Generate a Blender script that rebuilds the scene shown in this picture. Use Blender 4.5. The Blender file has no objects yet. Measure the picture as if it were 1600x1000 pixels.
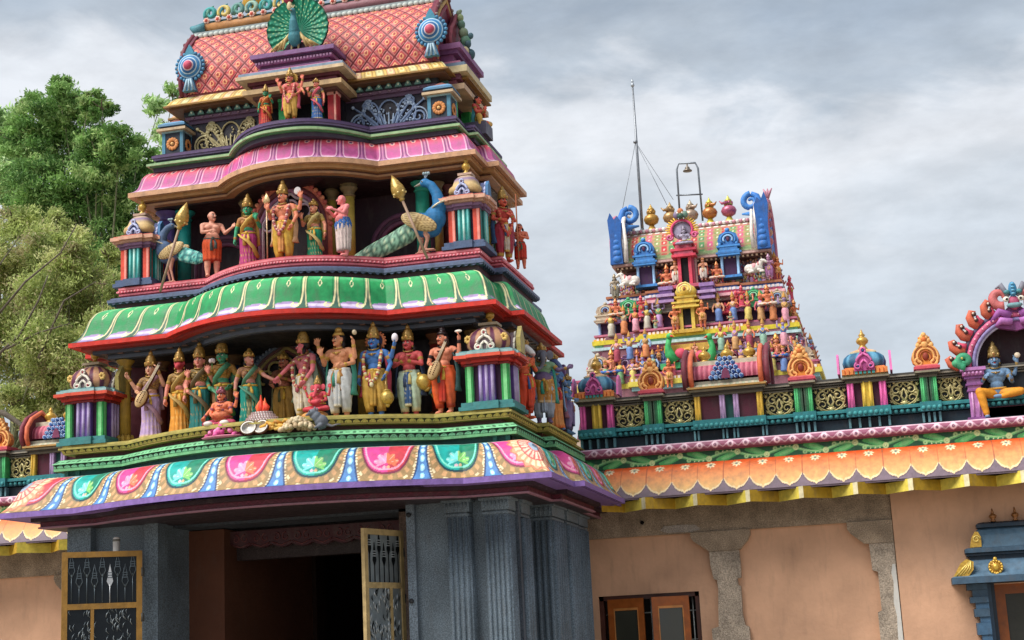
import bpy, bmesh, math, random
import numpy as np
from mathutils import Vector, Matrix, Euler
random.seed(7); np.random.seed(7)
S = bpy.context.scene
COL = S.collection
R_ = math.radians
PI = math.pi

# ------------------------------------------------------------------ camera
YAW, PITCH, ROLL, FPX = .2388, .2115, -.0497, 2400.0
CAM = Vector((0, 0, 1.6))
FW = Vector((-math.sin(YAW)*math.cos(PITCH), math.cos(YAW)*math.cos(PITCH), math.sin(PITCH)))
_r = Vector((math.cos(YAW), math.sin(YAW), 0)); _u = _r.cross(FW)
RT = _r*math.cos(ROLL)+_u*math.sin(ROLL); UP = -_r*math.sin(ROLL)+_u*math.cos(ROLL)
cd = bpy.data.cameras.new('camera'); cam = bpy.data.objects.new('camera', cd); COL.objects.link(cam)
cd.sensor_width = 36; cd.lens = FPX/1600*36; cd.clip_start = .1; cd.clip_end = 3000
cam.matrix_world = Matrix(((RT.x, UP.x, -FW.x, CAM.x), (RT.y, UP.y, -FW.y, CAM.y), (RT.z, UP.z, -FW.z, CAM.z), (0, 0, 0, 1)))
S.camera = cam

def at(px, py, Y):
    """world point seen at photograph pixel (px, py) on the plane y = Y"""
    d = FW+RT*((px-800)/FPX)-UP*((py-500)/FPX)
    return CAM+d*(Y/d.y)

# ------------------------------------------------------------------ sky, sun, exposure
EXPO = 1.76
SUN_EL, SUN_AZ = R_(52), R_(222)          # azimuth measured from +Y towards +X
W = bpy.data.worlds.new('World'); S.world = W; W.use_nodes = True
nt = W.node_tree; nd = nt.nodes; lk = nt.links
bg = nd['Background']; bg.inputs['Strength'].default_value = .1
sky = nd.new('ShaderNodeTexSky'); sky.sky_type = 'NISHITA'; sky.sun_disc = False
sky.sun_elevation = SUN_EL; sky.sun_rotation = SUN_AZ; sky.dust_density = 2.5; sky.air_density = 1.2
tc = nd.new('ShaderNodeTexCoord')
mp = nd.new('ShaderNodeMapping'); lk.new(tc.outputs['Generated'], mp.inputs['Vector'])
mp.inputs['Scale'].default_value = (3.4, 3.4, 8.5); mp.inputs['Rotation'].default_value = (R_(10), R_(-8), R_(20)); mp.inputs['Location'].default_value = (.35, .2, .55)
n1 = nd.new('ShaderNodeTexNoise'); n1.inputs['Scale'].default_value = 1.7; n1.inputs['Detail'].default_value = 8; n1.inputs['Roughness'].default_value = .55; n1.inputs['Distortion'].default_value = .5
lk.new(mp.outputs[0], n1.inputs['Vector'])
# layers of the cloud deck by height above the horizon, broken up by the noise
sp = nd.new('ShaderNodeSeparateXYZ'); lk.new(tc.outputs['Generated'], sp.inputs[0])
ns = nd.new('ShaderNodeMath'); ns.operation = 'MULTIPLY_ADD'; ns.inputs[1].default_value = .20; ns.inputs[2].default_value = -.10; lk.new(n1.outputs['Fac'], ns.inputs[0])
ad = nd.new('ShaderNodeMath'); ad.operation = 'ADD'; lk.new(sp.outputs['Z'], ad.inputs[0]); lk.new(ns.outputs[0], ad.inputs[1])
xs_ = nd.new('ShaderNodeMath'); xs_.operation = 'MULTIPLY_ADD'; xs_.inputs[1].default_value = .05; lk.new(sp.outputs['X'], xs_.inputs[0]); lk.new(ad.outputs[0], xs_.inputs[2])
cr = nd.new('ShaderNodeValToRGB'); lk.new(xs_.outputs[0], cr.inputs['Fac'])
e = cr.color_ramp.elements; K = .1*2**EXPO
def skyc(r, g, b): return tuple(float((c/255+.055)/1.055)**2.4/K for c in (r, g, b))+(1,)
e[0].position = 0; e[0].color = skyc(205, 213, 222); e[1].position = 1; e[1].color = skyc(176, 187, 200)
for p_, c_ in ((.18, (203, 212, 222)), (.25, (214, 221, 229)), (.30, (234, 237, 242)), (.328, (229, 233, 239)), (.356, (190, 200, 211)), (.40, (170, 183, 198)), (.52, (176, 188, 202)), (.7, (190, 199, 209))):
    q = e.new(p_); q.color = skyc(*c_)
n2 = nd.new('ShaderNodeTexNoise'); n2.inputs['Scale'].default_value = 4.5; n2.inputs['Detail'].default_value = 9; n2.inputs['Roughness'].default_value = .6; lk.new(mp.outputs[0], n2.inputs['Vector'])
m2 = nd.new('ShaderNodeMapRange'); m2.inputs['From Min'].default_value = .35; m2.inputs['From Max'].default_value = .65; m2.inputs['To Min'].default_value = .89; m2.inputs['To Max'].default_value = 1.08; lk.new(n2.outputs['Fac'], m2.inputs['Value'])
mm = nd.new('ShaderNodeMix'); mm.data_type = 'RGBA'; mm.blend_type = 'MULTIPLY'; mm.inputs['Factor'].default_value = 1; lk.new(cr.outputs[0], mm.inputs['A']); lk.new(m2.outputs[0], mm.inputs['B'])
mx = nd.new('ShaderNodeMix'); mx.data_type = 'RGBA'; mx.inputs['Factor'].default_value = .96
lk.new(sky.outputs[0], mx.inputs['A']); lk.new(mm.outputs['Result'], mx.inputs['B'])
lk.new(mx.outputs['Result'], bg.inputs['Color'])

sd = bpy.data.lights.new('sun', 'SUN'); sd.energy = 1.5; sd.angle = R_(40); sd.color = (1, .96, .9)
so = bpy.data.objects.new('sun', sd); COL.objects.link(so)
sv = Vector((math.sin(SUN_AZ)*math.cos(SUN_EL), math.cos(SUN_AZ)*math.cos(SUN_EL), math.sin(SUN_EL)))
so.rotation_euler = sv.to_track_quat('Z', 'Y').to_euler()
so.location = sv*60
S.view_settings.view_transform = 'Standard'; S.view_settings.look = 'None'
S.view_settings.exposure = EXPO; S.view_settings.gamma = 1
S.cycles.max_bounces = 5; S.cycles.diffuse_bounces = 3
# ------------------------------------------------------------------ helpers
def hx(s):
    s = s.lstrip('#'); s = s if len(s) == 6 else ''.join(q*2 for q in s); v = np.array([int(s[i:i+2], 16)/255 for i in (0, 2, 4)])
    return np.where(v <= .04045, v/12.92, ((v+.055)/1.055)**2.4)
_cc = {}
def C_(c):
    if isinstance(c, str):
        if c not in _cc: _cc[c] = hx(c)
        return _cc[c]
    return np.asarray(c, float)

def mat(name, rough=.55, noise=.18, nscale=9, bump=.0, bscale=60, metal=0, spec=.4, dirt=0, speckle=0, tint=None):
    """painted surface: the mesh's own paint zones (attribute Col) weathered with noise"""
    m = bpy.data.materials.new(name); m.use_nodes = True
    t = m.node_tree; n = t.nodes; l = t.links; b = n['Principled BSDF']
    a = n.new('ShaderNodeAttribute'); a.attribute_name = 'Col'
    tcn = n.new('ShaderNodeTexCoord')
    nz = n.new('ShaderNodeTexNoise'); nz.inputs['Scale'].default_value = nscale; nz.inputs['Detail'].default_value = 6
    l.new(tcn.outputs['Object'], nz.inputs['Vector'])
    mr = n.new('ShaderNodeMapRange'); mr.inputs['From Min'].default_value = .3; mr.inputs['From Max'].default_value = .7
    mr.inputs['To Min'].default_value = 1-noise; mr.inputs['To Max'].default_value = 1+noise*.5
    l.new(nz.outputs['Fac'], mr.inputs['Value'])
    mu = n.new('ShaderNodeMix'); mu.data_type = 'RGBA'; mu.blend_type = 'MULTIPLY'; mu.inputs['Factor'].default_value = 1
    l.new(a.outputs['Color'], mu.inputs['A']); l.new(mr.outputs[0], mu.inputs['B'])
    out = mu.outputs['Result']
    if dirt:
        dm = n.new('ShaderNodeMapping'); dm.inputs['Scale'].default_value = (7, 7, 1.6); l.new(tcn.outputs['Object'], dm.inputs['Vector'])
        dn = n.new('ShaderNodeTexNoise'); dn.inputs['Scale'].default_value = 1.7; dn.inputs['Detail'].default_value = 8; dn.inputs['Roughness'].default_value = .65
        l.new(dm.outputs[0], dn.inputs['Vector'])
        dr = n.new('ShaderNodeMapRange'); dr.inputs['From Min'].default_value = .52; dr.inputs['From Max'].default_value = .72; dr.inputs['To Max'].default_value = dirt
        l.new(dn.outputs['Fac'], dr.inputs['Value'])
        dx = n.new('ShaderNodeMix'); dx.data_type = 'RGBA'; l.new(dr.outputs[0], dx.inputs['Factor']); l.new(out, dx.inputs['A'])
        dx.inputs['B'].default_value = (.10, .085, .075, 1); out = dx.outputs['Result']
    if speckle:
        vs = n.new('ShaderNodeTexNoise'); vs.inputs['Scale'].default_value = 95; vs.inputs['Detail'].default_value = 3; l.new(tcn.outputs['Object'], vs.inputs['Vector'])
        vr = n.new('ShaderNodeMapRange'); vr.inputs['From Min'].default_value = .35; vr.inputs['From Max'].default_value = .65; vr.inputs['To Min'].default_value = 1-speckle; vr.inputs['To Max'].default_value = 1+speckle
        l.new(vs.outputs['Fac'], vr.inputs['Value'])
        vm = n.new('ShaderNodeMix'); vm.data_type = 'RGBA'; vm.blend_type = 'MULTIPLY'; vm.inputs['Factor'].default_value = 1
        l.new(out, vm.inputs['A']); l.new(vr.outputs[0], vm.inputs['B']); out = vm.outputs['Result']
    l.new(out, b.inputs['Base Color'])
    rn = n.new('ShaderNodeMapRange'); rn.inputs['From Min'].default_value = .3; rn.inputs['From Max'].default_value = .7; rn.inputs['To Min'].default_value = max(0, rough-.1); rn.inputs['To Max'].default_value = min(1, rough+.12)
    l.new(nz.outputs['Fac'], rn.inputs['Value']); l.new(rn.outputs[0], b.inputs['Roughness'])
    b.inputs['Metallic'].default_value = metal; b.inputs['Specular IOR Level'].default_value = spec
    if bump:
        bn = n.new('ShaderNodeTexNoise'); bn.inputs['Scale'].default_value = bscale; bn.inputs['Detail'].default_value = 5; l.new(tcn.outputs['Object'], bn.inputs['Vector'])
        bu = n.new('ShaderNodeBump'); bu.inputs['Strength'].default_value = bump; bu.inputs['Distance'].default_value = .02
        l.new(bn.outputs['Fac'], bu.inputs['Height']); l.new(bu.outputs[0], b.inputs['Normal'])
    return m
PAINT = mat('painted_plaster', .5, .2, 14, .14, 45, dirt=.4)
ENAMEL = mat('enamel_paint', .55, .24, 16, .14, 60, spec=.28, dirt=.36)
SKIN = mat('statue_paint', .58, .26, 22, .16, 70, spec=.22, dirt=.3)
GILT = mat('gilt_paint', .32, .30, 40, .12, 90, metal=.35, spec=.6)
WALLP = mat('wall_plaster', .8, .2, 2.1, .3, 18, spec=.2, dirt=.16)
GRANITE = mat('dark_granite', .55, .35, 2.2, .35, 90, spec=.35, dirt=.25, speckle=.42)
STONE = mat('rough_stone', .9, .35, 5, .8, 70, spec=.2, dirt=.3, speckle=.35)
WOOD = mat('varnished_wood', .4, .28, 12, .05, 30, spec=.4)
METAL = mat('grey_metal', .4, .2, 14, 0, metal=.6)
GLASS = mat('dark_glass', .12, .1, 4, 0, spec=.6)
LEAF = mat('foliage', .6, .35, 2.2, 0, spec=.25)
BARK = mat('bark', .9, .4, 8, .8, 30, spec=.1)
SOIL = mat('paving', .9, .25, 1.2, .3, 20, spec=.2, dirt=.3)
_ln = LEAF.node_tree; _b = _ln.nodes['Principled BSDF']; _b.inputs['Transmission Weight'].default_value = 0
_tr = _ln.nodes.new('ShaderNodeBsdfTranslucent'); _ms = _ln.nodes.new('ShaderNodeMixShader'); _ms.inputs[0].default_value = .45
_ln.links.new(_b.inputs['Base Color'].links[0].from_socket, _tr.inputs['Color'])
_ln.links.new(_b.outputs[0], _ms.inputs[1]); _ln.links.new(_tr.outputs[0], _ms.inputs[2])
_ln.links.new(_ms.outputs[0], _ln.nodes['Material Output'].inputs['Surface'])

def rotz(a): return np.array([[math.cos(a), -math.sin(a), 0], [math.sin(a), math.cos(a), 0], [0, 0, 1.]])

class MB:
    """collects coloured primitives, then links them as ONE mesh object"""
    def __init__(s):
        s.V = []; s.F = []; s.C = []; s.SM = []; s.n = 0; s.M = None; s.T = np.zeros(3)
    def xf(s, M=None, T=(0, 0, 0)):
        s.M = M; s.T = np.asarray(T, float); return s
    def add(s, v, f, col, smooth=False):
        v = np.asarray(v, float).reshape(-1, 3)
        if s.M is not None: v = v@s.M.T
        v = v+s.T
        s.V.append(v); k = s.n
        s.F += [[i+k for i in q] for q in f]; s.SM += [smooth]*len(f)
        c = np.asarray(C_(col), float)
        s.C.append(np.tile(c, (len(v), 1)) if c.ndim == 1 else c.reshape(-1, 3)); s.n += len(v)
        return s
    def box(s, x0, x1, y0, y1, z0, z1, col):
        v = [(x, y, z) for z in (z0, z1) for y in (y0, y1) for x in (x0, x1)]
        return s.add(v, [(0, 2, 3, 1), (4, 5, 7, 6), (0, 1, 5, 4), (2, 6, 7, 3), (0, 4, 6, 2), (1, 3, 7, 5)], col)
    def bx(s, c, d, col):
        return s.box(c[0]-d[0]/2, c[0]+d[0]/2, c[1]-d[1]/2, c[1]+d[1]/2, c[2]-d[2]/2, c[2]+d[2]/2, col)
    def lathe(s, prof, n, col, c=(0, 0, 0), rad=None, sx=1, sy=1, a0=0, smooth=True, cols=None):
        """prof [(r,z)] or [(r,z,colour)] (sharp bands); rad(theta, i) scales the radius"""
        th = a0+np.arange(n)*2*PI/n
        if len(prof[0]) == 3:
            for i in range(len(prof)-1):
                s.lathe([prof[i][:2], prof[i+1][:2]], n, prof[i][2], c, rad, sx, sy, a0, smooth)
            return s
        P = []
        for i, (r, z) in enumerate(prof):
            rr = r*(rad(th, i/(max(1, len(prof)-1))) if rad else 1)
            P.append(np.stack([c[0]+rr*np.cos(th)*sx, c[1]+rr*np.sin(th)*sy, np.full(n, c[2]+z)], 1))
        V = np.concatenate(P); m = len(prof)
        F = [(i*n+j, i*n+(j+1) % n, (i+1)*n+(j+1) % n, (i+1)*n+j) for i in range(m-1) for j in range(n)]
        if prof[-1][0] > 1e-4: F.append([(m-1)*n+j for j in range(n)])
        if prof[0][0] > 1e-4: F.append([n-1-j for j in range(n)])
        if cols is not None: col = np.stack([cols(th, i/(m-1)) for i in range(m)]).reshape(-1, 3)
        return s.add(V, F, col, smooth)
    def tube(s, pts, rad, n, col, cap=True, flat=1.0, closed=False):
        P = np.asarray(pts, float); m = len(P)
        rad = np.full(m, rad, float) if np.isscalar(rad) else np.interp(np.linspace(0, 1, m), np.linspace(0, 1, len(rad)), rad)
        if closed: T = np.roll(P, -1, 0)-np.roll(P, 1, 0)
        else: T = np.gradient(P, axis=0)
        T /= np.maximum(1e-9, np.linalg.norm(T, axis=1))[:, None]
        up = np.array([0, 0, 1.]) if abs(T[0, 2]) < .9 else np.array([0, 1., 0])
        N = np.cross(T[0], up); N /= np.linalg.norm(N); V = []
        th = np.arange(n)*2*PI/n
        for i in range(m):
            N = N-T[i]*(N@T[i]); N /= max(1e-9, np.linalg.norm(N)); B = np.cross(T[i], N)
            V.append(P[i]+rad[i]*(np.cos(th)[:, None]*N+flat*np.sin(th)[:, None]*B))
        V = np.concatenate(V); mm = m if closed else m-1
        F = [(i*n+j, i*n+(j+1) % n, ((i+1) % m)*n+(j+1) % n, ((i+1) % m)*n+j) for i in range(mm) for j in range(n)]
        if cap and not closed: F += [[n-1-j for j in range(n)], [(m-1)*n+j for j in range(n)]]
        return s.add(V, F, col, True)
    def cap(s, a, b, ra, rb, col, n=10):
        a = np.asarray(a, float); b = np.asarray(b, float); d = b-a; L = max(1e-6, np.linalg.norm(d)); d = d/L
        k = [(-.95, .3), (-.7, .71), (0, 1)]
        pts = [a+d*ra*t for t, _ in k]+[b+d*rb*-t for t, _ in k[::-1]]
        rr = [ra*q for _, q in k]+[rb*q for _, q in k[::-1]]
        up = np.array([0, 0, 1.]) if abs(d[2]) < .9 else np.array([0, 1., 0])
        N = np.cross(d, up); N /= np.linalg.norm(N); B = np.cross(d, N); th = np.arange(n)*2*PI/n
        V = np.concatenate([p+r*(np.cos(th)[:, None]*N+np.sin(th)[:, None]*B) for p, r in zip(pts, rr)]); m = 6
        F = [(i*n+j, i*n+(j+1) % n, (i+1)*n+(j+1) % n, (i+1)*n+j) for i in range(m-1) for j in range(n)]
        F += [[n-1-j for j in range(n)], [(m-1)*n+j for j in range(n)]]
        return s.add(V, F, col, True)
    def ell(s, c, r, col, nu=12, nv=8, rot=None):
        r = (r, r, r) if np.isscalar(r) else r
        V = [(0, 0, -1)]+[(math.cos(2*PI*j/nu)*math.sin(PI*i/nv), math.sin(2*PI*j/nu)*math.sin(PI*i/nv), -math.cos(PI*i/nv)) for i in range(1, nv) for j in range(nu)]+[(0, 0, 1)]
        V = np.array(V)*np.array(r)
        if rot is not None: V = V@np.asarray(rot).T
        V = V+np.asarray(c, float)
        F = [(0, 1+(j+1) % nu, 1+j) for j in range(nu)]
        for i in range(nv-2):
            for j in range(nu): F.append((1+i*nu+j, 1+i*nu+(j+1) % nu, 1+(i+1)*nu+(j+1) % nu, 1+(i+1)*nu+j))
        k = len(V)-1
        F += [(1+(nv-2)*nu+j, 1+(nv-2)*nu+(j+1) % nu, k) for j in range(nu)]
        return s.add(V, F, col, True)
    def prism(s, poly, d0, d1, col, ax='y', smooth=False):
        """outline extruded: ax 'y' -> poly is (x,z); 'x' -> (y,z); 'z' -> (x,y)"""
        n = len(poly)
        f = {'y': lambda p, d: (p[0], d, p[1]), 'x': lambda p, d: (d, p[0], p[1]), 'z': lambda p, d: (p[0], p[1], d)}[ax]
        V = [f(p, d0) for p in poly]+[f(p, d1) for p in poly]
        F = [list(range(n)), list(range(2*n-1, n-1, -1))]
        s.add(V, F, col); return s.add(V, [(i, n+i, n+(i+1) % n, (i+1) % n) for i in range(n)], col, smooth)
    def grid(s, V, col, smooth=True, close=False):
        V = np.asarray(V, float); n, m = V.shape[:2]
        c = np.asarray(C_(col), float)
        nn = n if close else n-1
        F = [(i*m+j, ((i+1) % n)*m+j, ((i+1) % n)*m+j+1, i*m+j+1) for i in range(nn) for j in range(m-1)]
        return s.add(V.reshape(-1, 3), F, c if c.ndim == 1 else c.reshape(-1, 3), smooth)
    def build(s, name, m, parent=None, fixn=True, link=True):
        me = bpy.data.meshes.new(name)
        V = np.concatenate(s.V); Cc = np.clip(np.concatenate(s.C), 0, 1)
        me.from_pydata(V.tolist(), [], s.F)
        me.polygons.foreach_set('use_smooth', s.SM)
        a = me.color_attributes.new('Col', 'FLOAT_COLOR', 'POINT')
        a.data.foreach_set('color', np.concatenate([Cc, np.ones((len(Cc), 1))], 1).ravel())
        if fixn and len(s.F) < 40000:
            bm = bmesh.new(); bm.from_mesh(me); bmesh.ops.recalc_face_normals(bm, faces=bm.faces); bm.to_mesh(me); bm.free()
        me.materials.append(m); me.update()
        o = bpy.data.objects.new(name, me)
        if link: COL.objects.link(o)
        if parent is not None: attach(o, parent)
        return o

ROOTS = {}
def attach(o, parent):
    o.parent = parent
    k = ROOTS.get(parent.name)
    if k is not None: o.matrix_parent_inverse = Matrix.Translation(-k)
def tag(o, label=None, cat=None, group=None, kind=None):
    if label: o['label'] = label
    if cat: o['category'] = cat
    if group: o['group'] = group
    if kind: o['kind'] = kind
    return o
def thing(name, label, cat, loc=(0, 0, 0), rz=0, group=None, world=False):
    """an Empty at the thing's base; world=True: its parts are given in world coordinates"""
    o = bpy.data.objects.new(name, None); COL.objects.link(o); o.empty_display_size = .1
    o.location = loc; o.rotation_euler = (0, 0, rz); tag(o, label, cat, group)
    if world: ROOTS[o.name] = Vector(loc)
    return o
def kids(o): return [c for c in COL.objects if c.parent == o]
def dup(root, loc, rz=0, label=None, group=None, scale=None):
    r = root.copy(); COL.objects.link(r); r.location = loc; r.rotation_euler = (0, 0, rz)
    if label: r['label'] = label
    if group: r['group'] = group
    if scale: r.scale = scale if not np.isscalar(scale) else (scale,)*3
    for ch in list(root.children):
        c = ch.copy(); COL.objects.link(c); c.parent = r
        for g in list(ch.children):
            d = g.copy(); COL.objects.link(d); d.parent = c
    return r

# plan outlines (counter-clockwise seen from above), with a bowed front and a stepped bay on each side
def plan(xc, hw, yf, bow, bd, ny, p, fy, yb, step=.03, pw=2.0, xb=0):
    def seg(a, b):
        n = max(1, int(math.hypot(b[0]-a[0], b[1]-a[1])/step)); return [(a[0]+(b[0]-a[0])*i/n, a[1]+(b[1]-a[1])*i/n) for i in range(n)]
    K = [(-hw, yb), (-hw, fy), (-hw-p, fy), (-hw-p, ny), (-hw, ny), (-hw, yf)]
    pts = []; cor = []
    for a, b in zip(K[:-1], K[1:]): pts += seg(a, b)
    cor.append(len(pts))
    pts += seg((-hw, yf), (-bow, yf)) if bow else []
    if bow:
        n = int(2*bow*1.1/step)
        for i in range(n):
            x = -bow+2*bow*i/n; t = abs(x/bow); pts.append((x+xb, yf-bd*(1-t**pw)))
        pts += seg((bow, yf), (hw, yf))
    else: pts += seg((-hw, yf), (hw, yf))
    cor.append(len(pts))
    K = [(hw, yf), (hw, ny), (hw+p, ny), (hw+p, fy), (hw, fy), (hw, yb)]
    for a, b in zip(K[:-1], K[1:]): pts += seg(a, b)
    pts += seg((hw, yb), (-hw, yb))
    P = np.array(pts); P[:, 0] += xc
    return P, cor
def offs(P):
    """mitred outward offset vectors of a closed outline; between corners the shift along the edge is interpolated"""
    n = len(P); d = np.roll(P, -1, 0)-P; d /= np.maximum(1e-9, np.linalg.norm(d, axis=1))[:, None]
    nm = np.stack([d[:, 1], -d[:, 0]], 1); dp = np.roll(d, 1, 0); npv = np.roll(nm, 1, 0)
    a = nm+npv; L = (a*a).sum(1); off = a*2/np.maximum(.6, L)[:, None]
    cosv = (d*dp).sum(1); ci = np.where(cosv < .93)[0]
    if len(ci) < 2: return off
    s = arclen(P); per = s[-1]+np.linalg.norm(P[0]-P[-1])
    for i0, i1 in zip(ci, np.roll(ci, -1)):
        idx = np.arange(i0+1, i1 if i1 > i0 else i1+n) % n
        if len(idx) == 0: continue
        t0 = off[i0]@d[i0]; t1 = off[i1]@dp[i1]
        f = ((s[idx]-s[i0]) % per)/max(1e-9, (s[i1]-s[i0]) % per)
        tv = dp[idx]+d[idx]; tv /= np.maximum(1e-9, np.linalg.norm(tv, axis=1))[:, None]
        off[idx] += tv*(t0*(1-f)+t1*f)[:, None]
    return off
def arclen(P, closed=True):
    d = np.linalg.norm(np.roll(P, -1, 0)-P, axis=1); return np.concatenate([[0], np.cumsum(d)[:-1]])
def sweep(mb, P, prof, col=None, painter=None, smooth=False):
    """prof [(off,z)] one smooth strip, or [(off,z,col)] sharp bands"""
    N = offs(P); n = len(P)
    if len(prof[0]) == 3:
        for i in range(len(prof)-1): sweep(mb, P, [prof[i][:2], prof[i+1][:2]], prof[i][2], smooth=smooth)
        return mb
    V = np.stack([np.concatenate([P+N*o, np.full((n, 1), z)], 1) for o, z in prof], 1)
    c = col if painter is None else painter(V)
    return mb.grid(V, c, smooth or painter is not None, close=True)
def resample(prof, n):
    P = np.array(prof, float); d = np.concatenate([[0], np.cumsum(np.linalg.norm(np.diff(P, axis=0), axis=1))]); t = np.linspace(0, d[-1], n)
    # Catmull-like smoothing: interpolate then relax
    Q = np.stack([np.interp(t, d, P[:, k]) for k in range(2)], 1)
    for _ in range(max(2, n//7)): Q[1:-1] = .25*Q[:-2]+.5*Q[1:-1]+.25*Q[2:]
    return Q, t/d[-1]
def mixc(b, m, c):
    m = np.clip(m, 0, 1)[..., None]; return b*(1-m)+C_(c)*m
def sstep(a, b, x): t = np.clip((x-a)/(b-a), 0, 1); return t*t*(3-2*t)
def line(d, w): return 1-sstep(w*.6, w*1.3, np.abs(d))
def spiral(cx, cz, r0, r1, a0, turns, n=18):
    t = np.linspace(0, 1, n); a = a0+turns*2*PI*t; r = r0+(r1-r0)*t
    return np.stack([cx+r*np.cos(a), cz+r*np.sin(a)], 1)
# ------------------------------------------------------------------ ground
mb = MB(); mb.box(-400, 400, -200, 900, -.3, 0, '#a39686'); g = mb.build('ground', SOIL); tag(g, kind='structure')

# ------------------------------------------------------------------ trees
def tree(label, base, clumps, nleaf, lsize, cols, trunk_r, limbs, droop=.3, thin=.35, dens=110, boughs=()):
    """clumps: (px, py, Y, radius); leaves are small blades scattered through each clump's shell"""
    root = thing('tree', label, 'tree', (base[0], base[1], 0), world=True)
    rng = np.random.default_rng(abs(hash(label)) % 1000 if False else len(label)*13)
    cents = [np.array(at(px, py, Y)) for px, py, Y, r in clumps]; rad = np.array([c[3] for c in clumps])
    mb = MB(); b = np.array([base[0], base[1], 0.]); fork = b+np.array([.2, .1, base[2]])
    mb.tube([b, b+(fork-b)*.5+np.array([.12, 0, 0]), fork], [trunk_r*1.25, trunk_r, trunk_r*.85], 12, '#6a5c4e'); mb.build('trunk', BARK, root)
    mb = MB()
    for c, r in zip(cents, rad):
        m1 = fork+(c-fork)*np.array([.62, .5, .35])+rng.normal(size=3)*.25; m2_ = fork+(c-fork)*np.array([.92, .8, .75])+rng.normal(size=3)*.2
        tt = np.linspace(0, 1, 12)[:, None]; mb.tube((1-tt)**3*fork+3*(1-tt)**2*tt*m1+3*(1-tt)*tt**2*m2_+tt**3*c, [trunk_r*.22, trunk_r*.10, .015], 6, '#7d8064')
        for _ in range(limbs):
            d = rng.normal(size=3); d /= np.linalg.norm(d); d[2] = abs(d[2])*.8; e = c+d*r*.95; mb.tube([c-d*r*.1, c+d*r*.5+rng.normal(size=3)*.06*r, e], [.028, .018, .006], 5, '#75685a')
    for Yb, r_, P in boughs: mb.tube([at(x, y, Yb) for x, y in P], r_, 7, '#6a6258')
    mb.build('limbs', BARK, root)
    tot = (rad**2).sum(); Vs = []; Cs = []
    for c, r in zip(cents, rad):
        n = int(nleaf*r*r/tot); sub = max(5, int(n/dens)); sc = rng.normal(size=(sub, 3)); sc /= np.linalg.norm(sc, axis=1)[:, None]; sc *= (r*rng.uniform(.45, 1.05, (sub, 1))); sc[:, 2] *= .85
        k = rng.integers(0, sub, n); P = c+sc[k]+rng.normal(size=(n, 3))*r*thin*np.array([.55, .55, .36]); P[:, 2] -= droop*rng.random(n)**2*r*.5
        d = rng.normal(size=(n, 3)); d[:, 2] -= .5*droop*3; d /= np.linalg.norm(d, axis=1)[:, None]; u = np.cross(d, rng.normal(size=(n, 3))); u /= np.linalg.norm(u, axis=1)[:, None]
        L = lsize*rng.uniform(.6, 1.3, (n, 1)); w = L*.34
        q = np.stack([P-d*L*.5, P+u*w*.5+d*L*.02, P+d*L*.5, P-u*w*.5], 1); Vs.append(q.reshape(-1, 3))
        pal = np.array([C_(x) for x in cols]); tone = rng.integers(0, len(cols), sub); jit = rng.random(n) < .25; t = np.where(jit, rng.integers(0, len(cols), n), tone[k]); Cs.append(np.repeat(pal[t]*rng.uniform(1.05, 1.6, (n, 1)), 4, 0))
    V = np.concatenate(Vs); C = np.concatenate(Cs); n = len(V)//4; mb = MB(); mb.V = [V]; mb.C = [C]; mb.F = np.arange(4*n).reshape(-1, 4).tolist(); mb.SM = [False]*n; mb.n = 4*n
    mb.build('crown', LEAF, root, fixn=False); return root
rng = random.Random(3); Y1 = 40
cl = [(px, py, Y1+rng.uniform(-1.5, 1.5), r) for px, py, r in ((95, 165, .8), (60, 185, .85), (130, 195, .8), (90, 230, 1.0), (45, 225, .85), (150, 250, .9), (185, 230, .75), (205, 265, .7), (110, 290, 1.0), (60, 290, .95), (160, 310, .95), (210, 320, .9), (120, 345, 1.0), (180, 370, .9), (95, 140, .5), (140, 160, .45), (70, 340, .9), (30, 330, .8), (225, 370, .8), (250, 310, .6), (215, 240, .5), (160, 170, .4), (55, 160, .5), (230, 420, 1.0), (150, 420, 1.0), (100, 440, 1.0), (200, 470, 1.0), (120, 500, 1.0), (60, 420, .9))]
tree('tall bright green neem tree behind the left side of the gateway', (at(150, 500, Y1).x, Y1, 11.6), cl, 150000, .15, ['#769a54', '#86a864', '#5e8444', '#9cb474', '#6a9050', '#4a6c38'], .30, 3, thin=.30, dens=190)
Y2 = 30
cl = [(px, py, Y2+rng.uniform(-1.2, 1.2), r) for px, py, r in ((20, 345, .55), (70, 385, .6), (30, 420, .7), (110, 420, .6), (150, 440, .5), (75, 460, .75), (20, 490, .7), (130, 490, .6), (165, 500, .45), (70, 530, .7), (110, 560, .7), (30, 570, .7), (80, 600, .65), (150, 560, .6), (20, 630, .45), (100, 640, .5), (120, 380, .4), (180, 450, .4), (-20, 400, .7), (-30, 520, .7), (55, 640, .4), (170, 400, .3), (90, 340, .35))]
tree('olive-green feathery thorn tree with grey branches at the left edge', (at(30, 600, Y2).x-.4, Y2, 6.3), cl, 110000, .10, ['#9caa62', '#aeb874', '#889656', '#c0c288', '#7a884e', '#a2ae6c', '#a69e78'], .20, 6, droop=.5, thin=.40, dens=170, boughs=((28.6, [.075, .06, .03], [(-40, 640), (5, 645), (40, 668), (62, 705)]), (28.4, [.035, .012], [(-10, 560), (30, 525), (60, 470), (75, 430)]), (28.4, [.03, .01], [(10, 545), (60, 520), (110, 505)]), (28.5, [.03, .01], [(-10, 500), (40, 440), (95, 395), (120, 350)]), (28.4, [.03, .008], [(0, 470), (-5, 420), (30, 370)]), (28.5, [.03, .01], [(60, 560), (100, 470), (150, 440)])))
Y3 = 46
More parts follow.
